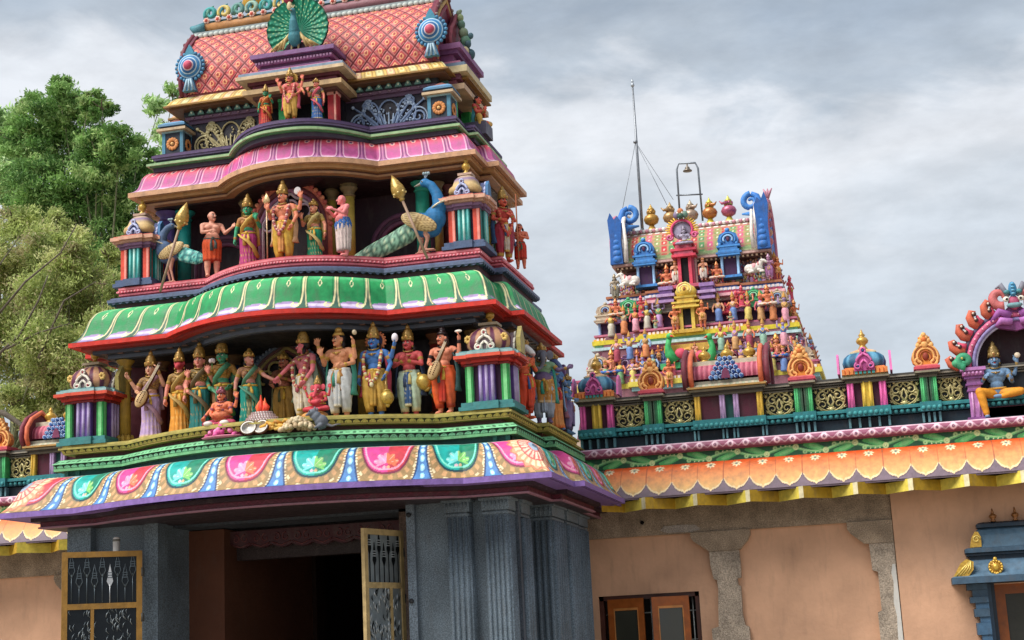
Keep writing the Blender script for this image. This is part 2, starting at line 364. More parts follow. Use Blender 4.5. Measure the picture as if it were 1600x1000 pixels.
cl = [(px, py, Y3+rng.uniform(-1, 1), r) for px, py, r in ((15, 190, .6), (0, 215, .8), (25, 250, .7), (-10, 270, .8), (20, 290, .7), (250, 165, .45), (262, 200, .5), (255, 235, .5), (270, 150, .4), (240, 270, .5), (40, 200, .3))]
tree('pale grey-green open-crowned tree standing farther back than the neem', (at(120, 420, Y3).x, Y3, 14), cl, 9000, .24, ['#9ab878', '#a8c48c', '#82a26c', '#b4c898'], .16, 5, thin=.5)
# ------------------------------------------------------------------ gateway tower
XC = -5.58
tower = thing('temple_gateway', 'tall painted gateway tower, granite porch, curved pink and green eaves, red barrel roof', 'gateway tower', (XC, 14.8, 0), world=True)

def slab(mb, P, off, z0, z1, col):
    Q = P+offs(P)*off
    # thin the outline where it is straight
    d = np.roll(Q, -1, 0)-Q; d /= np.maximum(1e-9, np.linalg.norm(d, axis=1))[:, None]
    k = (d*np.roll(d, 1, 0)).sum(1) < .99999; Q = Q[k]
    return mb.prism(Q.tolist(), z0, z1, col, 'z')
def eave_uv(V, P, cor, ncell):
    """u: cells centred on the front; s measured from front centre; v from 0 (lip) to 1 (top); r: distance along to nearest front corner"""
    n, m = V.shape[:2]
    s = arclen(P); c0, c1 = s[cor[0]], s[cor[1]]; mid = (c0+c1)/2; cw = (c1-c0)/ncell
    u = (s-mid)/cw+.5
    # sides restart at the corners
    r = np.minimum(abs(s-c0), abs(s-c1))
    return np.repeat(u[:, None], m, 1), np.repeat(r[:, None], m, 1), cw, np.repeat(s[:, None]-mid, m, 1)

def paint_base(P, cor, v, L):
    def f(V):
        u, r, cw, s = eave_uv(V, P, cor, 8.6); n, m = u.shape; vv = np.repeat(v[None, :], n, 0)
        k = np.floor(u); x = u-k-.5; par = (k.astype(int) % 2) == 0
        c = np.tile(C_('#947c54'), (n, m, 1)); c = mixc(c, .25*(1-vv), '#b8936a')
        X = abs(x)*cw; Zh = vv*L
        # paisley bowl, open at the top
        bx_ = abs(x)/(.295+.09*vv**2); by = np.clip((.80-vv)/.60, 0, 9)
        d = (bx_**2.7+by**2.7)**(1/2.7)
        ang = np.arctan2((.80-vv)*L, x*cw); dots = np.cos(ang*26+0) > .1
        c = mixc(c, (d > 1.10)*(d < 1.30)*dots*(vv < .8)*.6, '#e0a878')
        c = mixc(c, (d > 1.34)*(d < 1.44)*(np.cos(ang*17) > .55)*.8, '#f0e2b8')
        A = np.where(par[..., None], C_('#d8478f'), C_('#1aa39b')); B = np.where(par[..., None], C_('#c8404e'), C_('#1f7f63'))
        fill = np.where((x < .02)[..., None], A, B)
        c = np.where((d < 1.05)[..., None], np.where(par[..., None], C_('#7e2a4a'), C_('#123f4a')), c)
        c = np.where((d < .97)[..., None], fill, c)
        ln = (d > .84)*(d < .91)
        c = np.where(ln[..., None], np.where(par[..., None], C_('#f5a5c0'), C_('#7fe0c8')), c)
        # palmette
        px, pz = x*cw, (vv-.41)*L; rr = np.hypot(px, pz); th = np.arctan2(px, pz)
        lob = .112*(.72+.28*abs(np.cos(4.5*th)))*(abs(th) < 2.0)
        A2 = np.where(par[..., None], C_('#f59cc4'), C_('#7fe3dd')); B2 = np.where(par[..., None], C_('#f07a58'), C_('#7cc46a'))
        c = np.where((rr < lob)[..., None], np.where((x < 0)[..., None], A2, B2), c)
        c = mixc(c, .5*(rr < lob*.96)*(abs(np.sin(4.5*th)) < .16), '#ffe7da')
        for sx in (-.026, .026):
            q = np.hypot(px-sx*.7, pz+.045); c = mixc(c, (q < .016)*.8, '#f6c4d4' if sx < 0 else '#e8b890')
        # blue stripe between the motifs
        w = .034+.085*(1-vv)**2.6; e = .5-abs(x)
        c = mixc(c, (e < w+.05)*(np.cos(vv*L*190) > .3)*.9, '#f2e6c4')
        c = mixc(c, (e < w+.024)*1., '#2d4a78'); c = mixc(c, (e < w)*1., '#5585bf')
        el = ((e*cw)/.020)**2+(((vv*5.2) % 1-.5)/.40)**2
        c = mixc(c, (el < 1)*1., '#9fd8f0'); c = mixc(c, (el < .35)*1., '#cdeefa')
        c = mixc(c, (vv > .955)*1., '#7fae9e')
        # rosettes on the two front corners
        q = np.hypot(r*1.0, (vv-.62)*L); ta = np.arctan2(r, (vv-.62)*L)
        R0 = .275+.018*np.cos(18*ta)
        c = mixc(c, (q < R0)*1., '#e8785e')
        c = mixc(c, (q < R0-.022)*1., '#f3a07c'); c = mixc(c, (q < .235)*(np.cos(26*ta) > -.2)*1., '#ffd9b0')
        c = mixc(c, (q < .17)*1., '#d85e58'); c = mixc(c, (q < .155)*(np.cos(20*ta) > -.35)*1., '#ffc9b4')
        c = mixc(c, (q < .078)*1., '#d8706a'); c = mixc(c, (q < .062)*1., '#8fa3b8'); c = mixc(c, (q < .03)*1., '#46566a')
        return c
    return f
def paint_green(P, cor, v, L):
    def f(V):
        u, r, cw, s = eave_uv(V, P, cor, 15.0); n, m = u.shape; vv = np.repeat(v[None, :], n, 0)
        k = np.floor(u); x = u-k-.5; X = x*cw; Z = vv*L; e = .5-abs(x)
        c = np.tile(C_('#34a661'), (n, m, 1))
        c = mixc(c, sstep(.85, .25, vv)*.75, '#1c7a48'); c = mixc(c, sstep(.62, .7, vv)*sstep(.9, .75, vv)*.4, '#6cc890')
        c = mixc(c, line(e*cw-.030, .006)*.7, '#145c38')
        # mauve strip at the foot
        vb = .19+.02*np.cos(2*PI*x)
        c = mixc(c, (vv < vb)*1., '#9d86b4'); c = mixc(c, (vv < vb)*(vv > .08)*(vv < .16)*.8, '#d8cbe2')
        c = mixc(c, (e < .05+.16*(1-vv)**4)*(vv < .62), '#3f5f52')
        # cream stems, each hooking into a curl at the foot
        dd = np.where(x > 0, (x-.5)*cw, (x+.5)*cw); kk = np.clip(.50-vv, 0, 1)
        c = mixc(c, line(dd+.006+.20*kk**2*(vv > .10), .0085)*(vv > .14), '#e6dca8'); c = mixc(c, line(dd-.016-.10*kk**2, .006)*(vv > .06)*.9, '#ddd2a0')
        q = np.hypot(dd+.078, Z-.072); a = np.arctan2(Z-.072, dd+.078); c = mixc(c, line(q-.034, .0085)*((a < .6) | (a > 1.9)), '#e6dca8'); c = mixc(c, line(q-.014, .007)*(a > -.8), '#e6dca8')
        # drop on its stalk
        dz = (Z-.56*L); w = .022*np.clip(1-abs(dz)/.045, 0, 1)**.7
        c = mixc(c, (abs(X) < w)*1., '#f0e8b8'); c = mixc(c, (abs(X) < w*.55)*(abs(dz) < .028), '#2f7a4c')
        c = mixc(c, line(X-.010*np.sin((vv-.6)*9), .005)*(vv > .66), '#d6e8a0')
        c = mixc(c, (vv > .965)*1., '#b8e0a8')
        return c
    return f
def paint_pink(P, cor, v, L):
    def f(V):
        u, r, cw, s = eave_uv(V, P, cor, 17.0); n, m = u.shape; vv = np.repeat(v[None, :], n, 0)
        k = np.floor(u); x = u-k-.5; X = x*cw; Z = vv*L; e = .5-abs(x)
        c = np.tile(C_('#c05a94'), (n, m, 1))
        c = mixc(c, sstep(.34, .62, vv), '#dc545e'); c = mixc(c, sstep(.20, .03, vv)*.9, '#f3dbe6')
        h = np.abs(np.sin(x*61))*.5
        c = mixc(c, h*.22*sstep(.9, .5, vv), '#8b3f86')
        ub = .42-.20*np.clip((.30-vv)/.30, 0, 1)**2
        c = mixc(c, line((abs(x)-ub)*cw, .006)*(vv < .8)*.85, '#5d2f5e'); c = mixc(c, line((abs(x)-ub+.07)*cw, .006)*(vv < .7)*.45, '#fbeaf2')
        c = mixc(c, (abs(x) > ub+.02)*(vv < .55)*.55, '#87538c'); c = mixc(c, line(e*cw, .005)*.5, '#f0b4c6')
        q = np.hypot(X, Z-.62*L)
        c = mixc(c, (q < .030)*1., '#f8c4b8'); c = mixc(c, (q < .019)*1., '#c04a6a'); c = mixc(c, (np.hypot(X, Z-.60*L) < .013)*1., '#5a4a70')
        c = mixc(c, line(X, .006)*(vv > .7), '#fbd2c4'); c = mixc(c, (vv > .96)*1., '#e87a84')
        return c
    return f
def eave(name, P, cor, lip, lipcol, prof, painter, nv, parent=tower):
    mb = MB()
    sweep(mb, P, [(-.05, lip[0]+.012), (0, lip[0]), (0, lip[1]), (-.025, lip[1]+.004)], lipcol)
    Q, v = resample(prof, nv); L = float(np.linalg.norm(np.diff(Q, axis=0), axis=1).sum())
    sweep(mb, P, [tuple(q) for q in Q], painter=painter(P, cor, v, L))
    slab(mb, P, -.06, lip[0]+.006, lip[1]-.004, lipcol)
    return mb.build(name, ENAMEL, parent, fixn=False)

# --- porch -----------------------------------------------------------------
GR = '#66747f'; GRd = '#505b68'
def fluted(mb, cx, cy, w, z0, z1, flutes, col, rib='#66747f', d=None):
    """square shaft with raised fillets up its faces and a spreading ribbed capital"""
    d = d or w; h = w/2
    mb.box(cx-h, cx+h, cy-d/2, cy+d/2, z0, z1-.16, col)
    for i in range(flutes):
        x = cx-h+(i+.5)*w/flutes
        mb.tube([(x, cy-d/2, z0), (x, cy-d/2, z1-.18)], w/flutes*.40, 8, rib)
        y = cy-d/2+(i+.5)*d/flutes
        mb.tube([(cx+h, y, z0), (cx+h, y, z1-.18)], d/flutes*.40, 8, rib)
    for k, (e, za, zb) in enumerate(((.012, .17, .15), (-.012, .15, .135), (.018, .135, .045), (.040, .045, 0))):
        mb.box(cx-h-e, cx+h+e, cy-d/2-e, cy+d/2+e, z1-za, z1-zb, col)
    for i in range(flutes+2):
        x = cx-h-.012+(i+.5)*(w+.024)/(flutes+2); mb.tube([(x, cy-d/2-.014, z1-.135), (x, cy-d/2-.022, z1-.05)], .009, 6, rib)
def part(n, m=PAINT, fix=True):
    """context helper: with-less builder"""
    mb = MB(); mb._n = n; mb._m = m; return mb
zt = 2.98
mb = MB(); mb.box(XC-2.22, XC-1.33, 13.60, 16.9, 0, zt, GR); mb.box(XC-1.44, XC-1.30, 13.52, 13.72, 0, zt, '#66747f'); mb.box(XC-2.25, XC-2.0, 13.5, 13.8, 0, zt, GR)
mb.build('porch_wall', GRANITE, tower)
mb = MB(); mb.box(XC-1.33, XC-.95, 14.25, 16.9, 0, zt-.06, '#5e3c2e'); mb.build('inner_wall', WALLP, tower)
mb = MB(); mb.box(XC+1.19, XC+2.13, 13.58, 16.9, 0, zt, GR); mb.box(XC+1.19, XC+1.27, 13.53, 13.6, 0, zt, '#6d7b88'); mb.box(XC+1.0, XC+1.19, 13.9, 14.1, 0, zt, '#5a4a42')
for z in (2.08, 2.86): mb.tube([(XC+1.22, 13.53, z), (XC+1.22, 13.505, z)], .022, 10, '#2a2d33')
mb.build('porch_wall', GRANITE, tower)
for cx, cy, w, fl in ((1.70, 13.56, .20, 4), (2.06, 13.58, .22, 5), (2.19, 14.75, .30, 5), (2.19, 15.42, .30, 5), (2.19, 16.05, .26, 5)):
    mb = MB(); fluted(mb, XC+cx, cy, w, 0, zt, fl, GR, d=w if cx < 2.1 else w*1.7); mb.build('pillar', GRANITE, tower)
mb = MB(); mb.box(XC+2.12, XC+2.20, 13.75, 14.15, 0, zt-.02, GRd); fluted(mb, XC+2.12, 13.98, .16, 0, zt-.01, 3, GR, d=.3); mb.build('pillar', GRANITE, tower)
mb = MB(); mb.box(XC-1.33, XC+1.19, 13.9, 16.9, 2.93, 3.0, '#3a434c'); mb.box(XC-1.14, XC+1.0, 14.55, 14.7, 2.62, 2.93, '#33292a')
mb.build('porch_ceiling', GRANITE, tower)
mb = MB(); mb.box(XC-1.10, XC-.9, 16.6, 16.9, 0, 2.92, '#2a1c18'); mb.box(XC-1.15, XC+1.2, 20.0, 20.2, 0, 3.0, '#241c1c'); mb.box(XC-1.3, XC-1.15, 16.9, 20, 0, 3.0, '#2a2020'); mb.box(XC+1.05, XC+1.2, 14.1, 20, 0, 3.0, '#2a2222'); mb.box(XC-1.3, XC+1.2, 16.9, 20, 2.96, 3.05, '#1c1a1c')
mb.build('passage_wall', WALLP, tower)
# scalloped lintel over the inner doorway
mb = MB(); pts = []; xs = np.linspace(-.95, 1.02, 120)
top = [(XC+x, 2.90) for x in xs]; bot = [(XC+x, 2.77-.035*abs(math.sin((x+.95)*PI/.22))-.02*math.cos(x*1.6)) for x in xs[::-1]]
mb.prism(top+bot, 14.40, 14.46, '#40161f', 'y')
for i in range(9):
    x = XC-.84+i*.22
    for k in (-1, 1):
        s_ = spiral(x+k*.05, 2.82, .045, .012, PI/2, k*.9, 14); mb.tube([(p[0], 14.395, p[1]) for p in s_], .005, 5, '#6d3a3c')
    mb.tube([(x-.1, 14.395, 2.775), (x, 14.395, 2.735), (x+.1, 14.395, 2.775)], .005, 5, '#6d3a3c')
mb.build('scalloped_lintel', PAINT, tower)

PB, cB = plan(XC, 2.70, 13.0, 1.9, .5, 13.94, .10, 16.05, 16.9, step=.0065)
eave('base_eave', PB, cB, (3.05, 3.10), '#8468ab', [(-.012, 3.104), (-.045, 3.13), (-.09, 3.19), (-.125, 3.27), (-.17, 3.36), (-.25, 3.42), (-.34, 3.445)], paint_base, 64)
PBc, _ = plan(XC, 2.70, 13.0, 1.9, .5, 13.94, .10, 16.05, 16.9, step=.06)
def fr_paint(V):
    n, m = V.shape[:2]; s = arclen(PBf); c = np.tile(C_('#4d1526'), (n, m, 1)); vv = np.linspace(0, 1, m)[None, :]
    a = np.sin(s*70)[:, None]; c = mixc(c, (abs(a*.32+.5-vv) < .10)*.55, '#7d2c46'); c = mixc(c, (abs(-a*.32+.5-vv) < .10)*.4, '#6d2038'); return c
PBf = plan(XC, 2.70, 13.0, 1.9, .5, 13.94, .10, 16.05, 16.9, step=.012)[0]
mb = MB(); slab(mb, PBc, -.22, 3.02, 3.06, '#2b1622'); slab(mb, PBc, -.30, 2.955, 3.02, '#30262c')
sweep(mb, PBf, [(-.285, 2.975+.045*i/8) for i in range(9)], painter=fr_paint); sweep(mb, PBc, [(-.30, 2.955), (-.27, 2.957), (-.27, 2.972), (-.286, 2.976)], '#9a6f80')
mb.build('soffit_frieze', PAINT, tower)

PG, cG = plan(XC, 2.34, 13.33, 1.6, .53, 14.45, .11, 15.9, 16.9, step=.006); PGc, _ = plan(XC, 2.34, 13.33, 1.6, .53, 14.45, .11, 15.9, 16.9, step=.05)
def beads(P, per, dark, light, rng=(0, 1)):
    def f(V):
        n, m = V.shape[:2]; s = arclen(P)[:, None]; v = np.linspace(0, 1, m)[None, :]
        x = (s/per) % 1-.5; c = np.tile(C_(dark), (n, m, 1)); q = np.hypot(x/.44, (v-.05)/.85)
        c = mixc(c, (q < 1)*1., light); return mixc(c, (q > .5)*(q < .62)*.5, dark)
    return f
def lace(P, per, base, dark):
    def f(V):
        n, m = V.shape[:2]; s = arclen(P)[:, None]; v = np.linspace(0, 1, m)[None, :]
        x = (s/per) % 1; c = np.tile(C_(base), (n, m, 1))
        c = mixc(c, (abs(v-.5) < .16)*(abs(x-.25) < .17)*.9, dark); c = mixc(c, (np.hypot((x-.75)/.14, (v-.5)/.30) < 1)*.8, dark); c = mixc(c, (abs(v-.9) < .05)*1., dark); return c
    return f
mb = MB(); slab(mb, PGc, -.10, 3.38, 3.51, '#2f6260'); slab(mb, PGc, -.02, 3.505, 3.53, '#6fb07c')
for sx in (-1, 1):
    for q in (0, .12): mb.box(XC+sx*(2.22-q)-.02, XC+sx*(2.22-q)+.02, 13.415, 13.5, 3.40, 3.51, '#3f8a80')
sweep(mb, PG, [(-.02, 3.53+.006*i) if i else (-.03, 3.53) for i in range(7)], painter=beads(PG, .078, '#123020', '#7cc898'))
sweep(mb, PG, [(-.005-.0095*i, 3.57+.0075*i) for i in range(7)], painter=lace(PG, .12, '#79bd8b', '#173f2a'))
slab(mb, PGc, -.055, 3.56, 3.615, '#6fae80'); mb.build('cornice', ENAMEL, tower, fixn=False)
PY, cY = plan(XC, 2.28, 13.36, 1.55, .53, 14.48, .11, 15.85, 16.8, step=.006); PYc, _ = plan(XC, 2.28, 13.36, 1.55, .53, 14.48, .11, 15.85, 16.8, step=.05)
mb = MB(); slab(mb, PYc, -.12, 3.60, 3.672, '#553530'); slab(mb, PYc, -.035, 3.668, 3.683, '#a2904a')
sweep(mb, PY, [(-.03+.002*i, 3.683+.006*i) for i in range(6)], painter=beads(PY, .074, '#33301a', '#c4b45c'))
slab(mb, PYc, 0, 3.713, 3.73, '#a59a55'); slab(mb, PYc, -.03, 3.73, 3.754, '#b3a65f'); mb.build('ledge', ENAMEL, tower, fixn=False)

# --- lower gallery ------------------------------------------------------------
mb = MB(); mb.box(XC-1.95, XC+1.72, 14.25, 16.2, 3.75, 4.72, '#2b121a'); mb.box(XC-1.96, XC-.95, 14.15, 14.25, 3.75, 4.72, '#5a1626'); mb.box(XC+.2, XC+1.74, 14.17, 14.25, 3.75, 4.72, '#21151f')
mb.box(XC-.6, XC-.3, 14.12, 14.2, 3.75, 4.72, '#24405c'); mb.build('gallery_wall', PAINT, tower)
GOLD = '#b3913f'
def column(mb, x, y, z0, z1, r, col, capc=None):
    capc = capc or col
    mb.lathe([(r*1.5, 0), (r*1.5, .03), (r*1.15, .05), (r*1.4, .075), (r*1.0, .11)], 16, capc, (x, y, z0))
    mb.lathe([(r, .10), (r, z1-z0-.13)], 16, col, (x, y, z0))
    for i in range(8): a = i*PI/4+.2; mb.ell((x+r*1.25*math.cos(a), y+r*1.25*math.sin(a), z0+.07), (r*.5, r*.5, .05), capc, 6, 5)
    mb.lathe([(r*1.0, -.14), (r*1.25, -.125), (r*1.05, -.11), (r*1.05, -.09), (r*1.6, -.055), (r*1.7, -.04), (r*1.2, -.03), (r*1.9, 0)], 16, capc, (x, y, z1))
for px, Y, colr, cap_, r in ((196, 13.75, GOLD, GOLD, .055), (252, 14.0, '#5e2026', '#6a4a30', .06), (329, 13.98, GOLD, '#7a5a38', .055), (366, 14.05, '#2a4a74', '#6a5038', .06), (567, 13.95, GOLD, '#7a5f3a', .06), (500, 14.05, '#5e3a28', '#6a4a30', .05), (682, 13.98, '#8a2a22', '#7a4a30', .06), (742, 14.0, '#6a5034', '#7a5f3a', .06), (796, 14.35, '#6a5034', '#7a5f3a', .055)):
    mb = MB(); column(mb, at(px, 560, Y).x, Y, 3.75, 4.66, r, colr, cap_); mb.build('column', ENAMEL, tower)
# pointed, cusped arch behind the middle group
def arch_pts(cx, w, zb, zs, zt, n=40, ogee=.10):
    """from left foot over the ogee tip to right foot"""
    a = np.linspace(PI, 0, n); P = [(cx-w, zb)]
    for t in a:
        k = max(0, 1-abs(t-PI/2)/.35); P.append((cx+w*math.cos(t), zs+(zt-zs)*math.sin(t)*.88+(zt-zs)*.12*k*k))
    return P+[(cx+w, zb)]
mb = MB(); a_l = at(386, 640, 13.85).x; a_r = at(512, 640, 13.85).x; acx = (a_l+a_r)/2; aw = (a_r-a_l)/2
O = arch_pts(acx, aw, 3.75, 4.16, 4.70)
for k, (sc, rr, cl, dy) in enumerate(((1, .022, '#4d5a6e', 0), (.93, .026, '#5a3a3c', .01), (.86, .020, '#8a7a4a', 0), (.80, .022, '#5a2f34', .01))):
    P = arch_pts(acx, aw*sc, 3.75, 4.16, 4.16+(4.70-4.16)*sc); mb.tube([(p[0], 13.87+dy, p[1]) for p in P], rr, 8, cl)
for t in np.linspace(PI*.98, PI*.02, 34): 
    k = max(0, 1-abs(t-PI/2)/.35); mb.ell((acx+aw*1.03*math.cos(t), 13.855, 4.16+.54*(.88*math.sin(t)+.12*k*k)*1.03), .016, '#6f7c90', 6, 5)
I = arch_pts(acx, aw*.80, 3.75, 4.12, 4.52); 
for i in range(7):
    t = PI*(i+.5)/7; q = [(acx+aw*.66*math.cos(t)+aw*.17*math.cos(b), 13.86, 4.14+.30*math.sin(t)+.07*math.sin(b)) for b in np.linspace(t-1.9, t+1.9, 12)]; mb.tube(q, .013, 6, '#a0905a')
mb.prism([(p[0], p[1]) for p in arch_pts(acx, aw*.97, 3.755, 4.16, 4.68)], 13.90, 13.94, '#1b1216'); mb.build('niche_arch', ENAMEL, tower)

PR, cR = plan(XC, 2.185, 13.36, 1.13, .53, 13.92, .13, 15.6, 16.3, step=.0065); PRc, _ = plan(XC, 2.185, 13.36, 1.13, .53, 13.92, .13, 15.6, 16.3, step=.05)
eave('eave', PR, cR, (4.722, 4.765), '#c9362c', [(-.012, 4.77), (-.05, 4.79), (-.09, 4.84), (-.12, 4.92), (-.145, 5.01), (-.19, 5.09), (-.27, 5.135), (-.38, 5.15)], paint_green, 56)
mb = MB(); slab(mb, PRc, -.09, 4.70, 4.727, '#8f2a24'); slab(mb, PRc, -.17, 4.665, 4.70, '#39414f'); slab(mb, PRc, -.28, 4.63, 4.665, '#555f70'); slab(mb, PRc, -.33, 4.62, 4.64, '#1f2027')
Q = PRc+offs(PRc)*-.20; s_ = arclen(PRc)
for i in range(0, len(Q)): 
    if i % 4 == 0: mb.bx((Q[i][0], Q[i][1], 4.672), (.055, .03, .03), '#6a4f45')
mb.build('soffit_frieze', PAINT, tower)
PL, _ = plan(XC, 1.98, 13.75, .98, .45, 14.2, .12, 15.6, 16.2, step=.006); PLc, _ = plan(XC, 1.98, 13.75, .98, .45, 14.2, .12, 15.6, 16.2, step=.04)
PK, _ = plan(XC, 1.925, 13.86, .95, .45, 14.28, .12, 15.6, 16.1, step=.006); PKc, _ = plan(XC, 1.925, 13.86, .95, .45, 14.28, .12, 15.6, 16.1, step=.04)
mb = MB(); slab(mb, PLc, -.07, 5.12, 5.225, '#58404c'); slab(mb, PLc, .0, 5.232, 5.262, '#5d6784'); slab(mb, PLc, -.025, 5.262, 5.282, '#6a7593')
Q = PL+offs(PL)*-.005; zz = 5.222+.010*np.sin(arclen(PL)*2*PI/.075)
V = np.stack([np.concatenate([Q, np.full((len(Q), 1), 5.236)], 1), np.concatenate([Q, zz[:, None]], 1), np.concatenate([PL+offs(PL)*-.05, (zz+.004)[:, None]], 1)], 1); mb.grid(V, '#4a5470', False, True)
slab(mb, PKc, -.035, 5.27, 5.315, '#55323f'); mb.build('cornice', ENAMEL, tower, fixn=False)
mb = MB()
for k, (z0, z1, o, cl) in enumerate(((5.305, 5.325, -.03, '#a04450'), (5.325, 5.345, -.012, '#d8737e'), (5.345, 5.353, -.03, '#7d2c38'), (5.353, 5.376, 0, '#cf5f6c'), (5.376, 5.384, -.02, '#8a3440'), (5.384, 5.405, -.008, '#db7f88'), (5.405, 5.421, -.03, '#b8505c'))): slab(mb, PKc, o, z0, z1, cl)
Q = PK+offs(PK)*.004
for i in range(0, len(Q), 6):
    if Q[i][1] < 15.2: mb.bx((Q[i][0], Q[i][1], 5.364), (.016, .016, .014), '#ec9aa2')
mb.build('ledge', ENAMEL, tower, fixn=False)

# --- upper gallery ----------------------------------------------------------
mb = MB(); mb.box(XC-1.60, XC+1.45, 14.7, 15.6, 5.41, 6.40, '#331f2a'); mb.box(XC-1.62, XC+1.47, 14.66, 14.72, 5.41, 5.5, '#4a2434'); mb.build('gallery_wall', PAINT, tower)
for px, Y, colr, r, z1 in ((262, 14.35, '#5a4a86', .075, 6.34), (272, 14.55, '#8a7440', .04, 6.3), (288, 14.4, '#1f8f88', .07, 6.34), (384, 14.3, '#a08a45', .045, 6.33), (395, 14.42, '#a08a45', .045, 6.33), (519, 14.3, '#b09a45', .05, 6.33), (546, 14.2, '#bda24a', .055, 6.32), (661, 14.4, '#2a9078', .07, 6.34), (685, 14.45, '#8f7a3c', .045, 6.34), (700, 14.6, '#6a3c40', .05, 6.34), (760, 14.6, '#a8923f', .055, 5.95)):
    mb = MB(); column(mb, at(px, 340, Y).x, Y, 5.41, z1, r, colr, '#7a6a4a' if colr[1] in 'ab8' else colr); mb.build('column', ENAMEL, tower)
for px, w in ((632, .36), (352, .34)):
    mb = MB(); cx = at(px, 350, 14.62).x
    for sc, rr, cl in ((1, .032, '#6d4660'), (.88, .03, '#4f3346'), (.77, .026, '#7a5068')):
        P = [(cx-w*sc, 14.64, 5.41)]+[(cx+w*sc*math.cos(t), 14.64, 5.72+w*sc*math.sin(t)*.95) for t in np.linspace(PI, 0, 24)]+[(cx+w*sc, 14.64, 5.41)]; mb.tube(P, rr, 8, cl)
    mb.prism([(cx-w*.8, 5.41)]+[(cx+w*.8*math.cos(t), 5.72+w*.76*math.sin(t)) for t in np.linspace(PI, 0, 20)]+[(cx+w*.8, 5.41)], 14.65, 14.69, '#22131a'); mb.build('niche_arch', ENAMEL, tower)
# flamed arch behind the crowned figure
mb = MB(); l = at(391, 330, 14.05).x; r = at(512, 330, 14.05).x; cx = (l+r)/2; w = (r-l)/2
for sc, rr, cl in ((1, .026, '#c06a55'), (.90, .030, '#6a3238'), (.80, .022, '#9a6a88'), (.72, .016, '#cdb8c0')):
    P = [(cx-w*sc, 14.1, 5.43)]+[(cx+w*sc*math.cos(t), 14.1, 5.86+.50*sc*math.sin(t)+.05*max(0, 1-abs(t-PI/2)/.2)) for t in np.linspace(PI, 0, 40)]+[(cx+w*sc, 14.1, 5.43)]; mb.tube(P, rr, 8, cl)
for i in range(27):
    t = PI*(i+.5)/27; mb.ell((cx+w*1.05*math.cos(t), 14.08, 5.86+.525*math.sin(t)), (.026, .02, .026), '#d88a68' if i % 2 else '#b85a50', 7, 5)
for i in range(5):
    t = PI*(i+.5)/5; q = spiral(cx+w*.58*math.cos(t), 5.86+.26*math.sin(t), .085, .05, t-2.2, .75, 14); mb.tube([(p[0], 14.09, p[1]) for p in q], .013, 6, '#c8b6c4')
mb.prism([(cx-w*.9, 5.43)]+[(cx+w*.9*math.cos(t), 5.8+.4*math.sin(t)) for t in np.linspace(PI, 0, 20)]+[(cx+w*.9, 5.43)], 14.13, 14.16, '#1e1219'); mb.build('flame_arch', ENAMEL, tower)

PP, cP = plan(XC, 1.885, 14.0, .87, .42, 14.45, .12, 15.65, 15.95, step=.006, pw=2.3); PPc, _ = plan(XC, 1.885, 14.0, .87, .42, 14.45, .12, 15.65, 15.95, step=.04, pw=2.3)
eave('eave', PP, cP, (6.405, 6.455), '#c79a78', [(-.01, 6.46), (-.045, 6.475), (-.075, 6.51), (-.09, 6.57), (-.11, 6.64), (-.15, 6.69), (-.21, 6.715), (-.27, 6.72)], paint_pink, 44)
mb = MB(); slab(mb, PPc, -.07, 6.37, 6.41, '#b08658'); slab(mb, PPc, -.13, 6.345, 6.372, '#6a4030'); slab(mb, PPc, -.11, 6.325, 6.347, '#a57c58'); slab(mb, PPc, -.2, 6.31, 6.33, '#2a1c20'); mb.build('soffit_frieze', PAINT, tower)
PC, _ = plan(XC, 1.72, 14.07, .78, .52, 14.40, .1, 15.6, 15.85, step=.03, pw=2.4)
mb = MB()
for z0, z1, o, cl in ((6.69, 6.735, -.06, '#423848'), (6.735, 6.748, -.03, '#4b7a52'), (6.748, 6.772, -.005, '#94b184'), (6.772, 6.785, -.03, '#4b7a52'), (6.785, 6.82, -.08, '#3a3246'), (6.82, 6.84, -.06, '#7a688e'), (6.84, 6.868, -.045, '#57456a'), (6.868, 6.885, -.07, '#3d304c')): slab(mb, PC, o, z0, z1, cl)
mb.build('cornice', ENAMEL, tower, fixn=False)

# --- attic under the roof ------------------------------------------------------
mb = MB(); mb.box(XC-1.36, XC+1.36, 14.42, 15.6, 6.85, 7.34, '#26232f'); 
PF, _ = plan(XC, 1.36, 14.42, 0, 0, 14.6, .08, 15.45, 15.6, step=.05)
slab(mb, PF, .02, 7.27, 7.31, '#5c435c'); slab(mb, PF, .05, 7.31, 7.345, '#6d5068'); slab(mb, PF, .06, 7.345, 7.43, '#22262c')
for i in range(26):
    x = XC-1.32+i*2.64/25; mb.prism([(x-.038, 7.352), (x+.038, 7.352), (x, 7.425)], 14.335, 14.365, '#5f8a80', 'y'); mb.ell((x, 14.333, 7.378), (.014, .008, .014), '#c8d8c0', 6, 4)
    mb.ell((x, 14.362, 7.328), (.022, .008, .010), '#8a7080', 6, 4)
for i in range(10):
    y = 14.5+i*.1; mb.prism([(y-.04, 7.352), (y+.04, 7.352), (y, 7.425)], XC+1.41, XC+1.50, '#5f8a80', 'x')
mb.build('attic_wall', PAINT, tower)
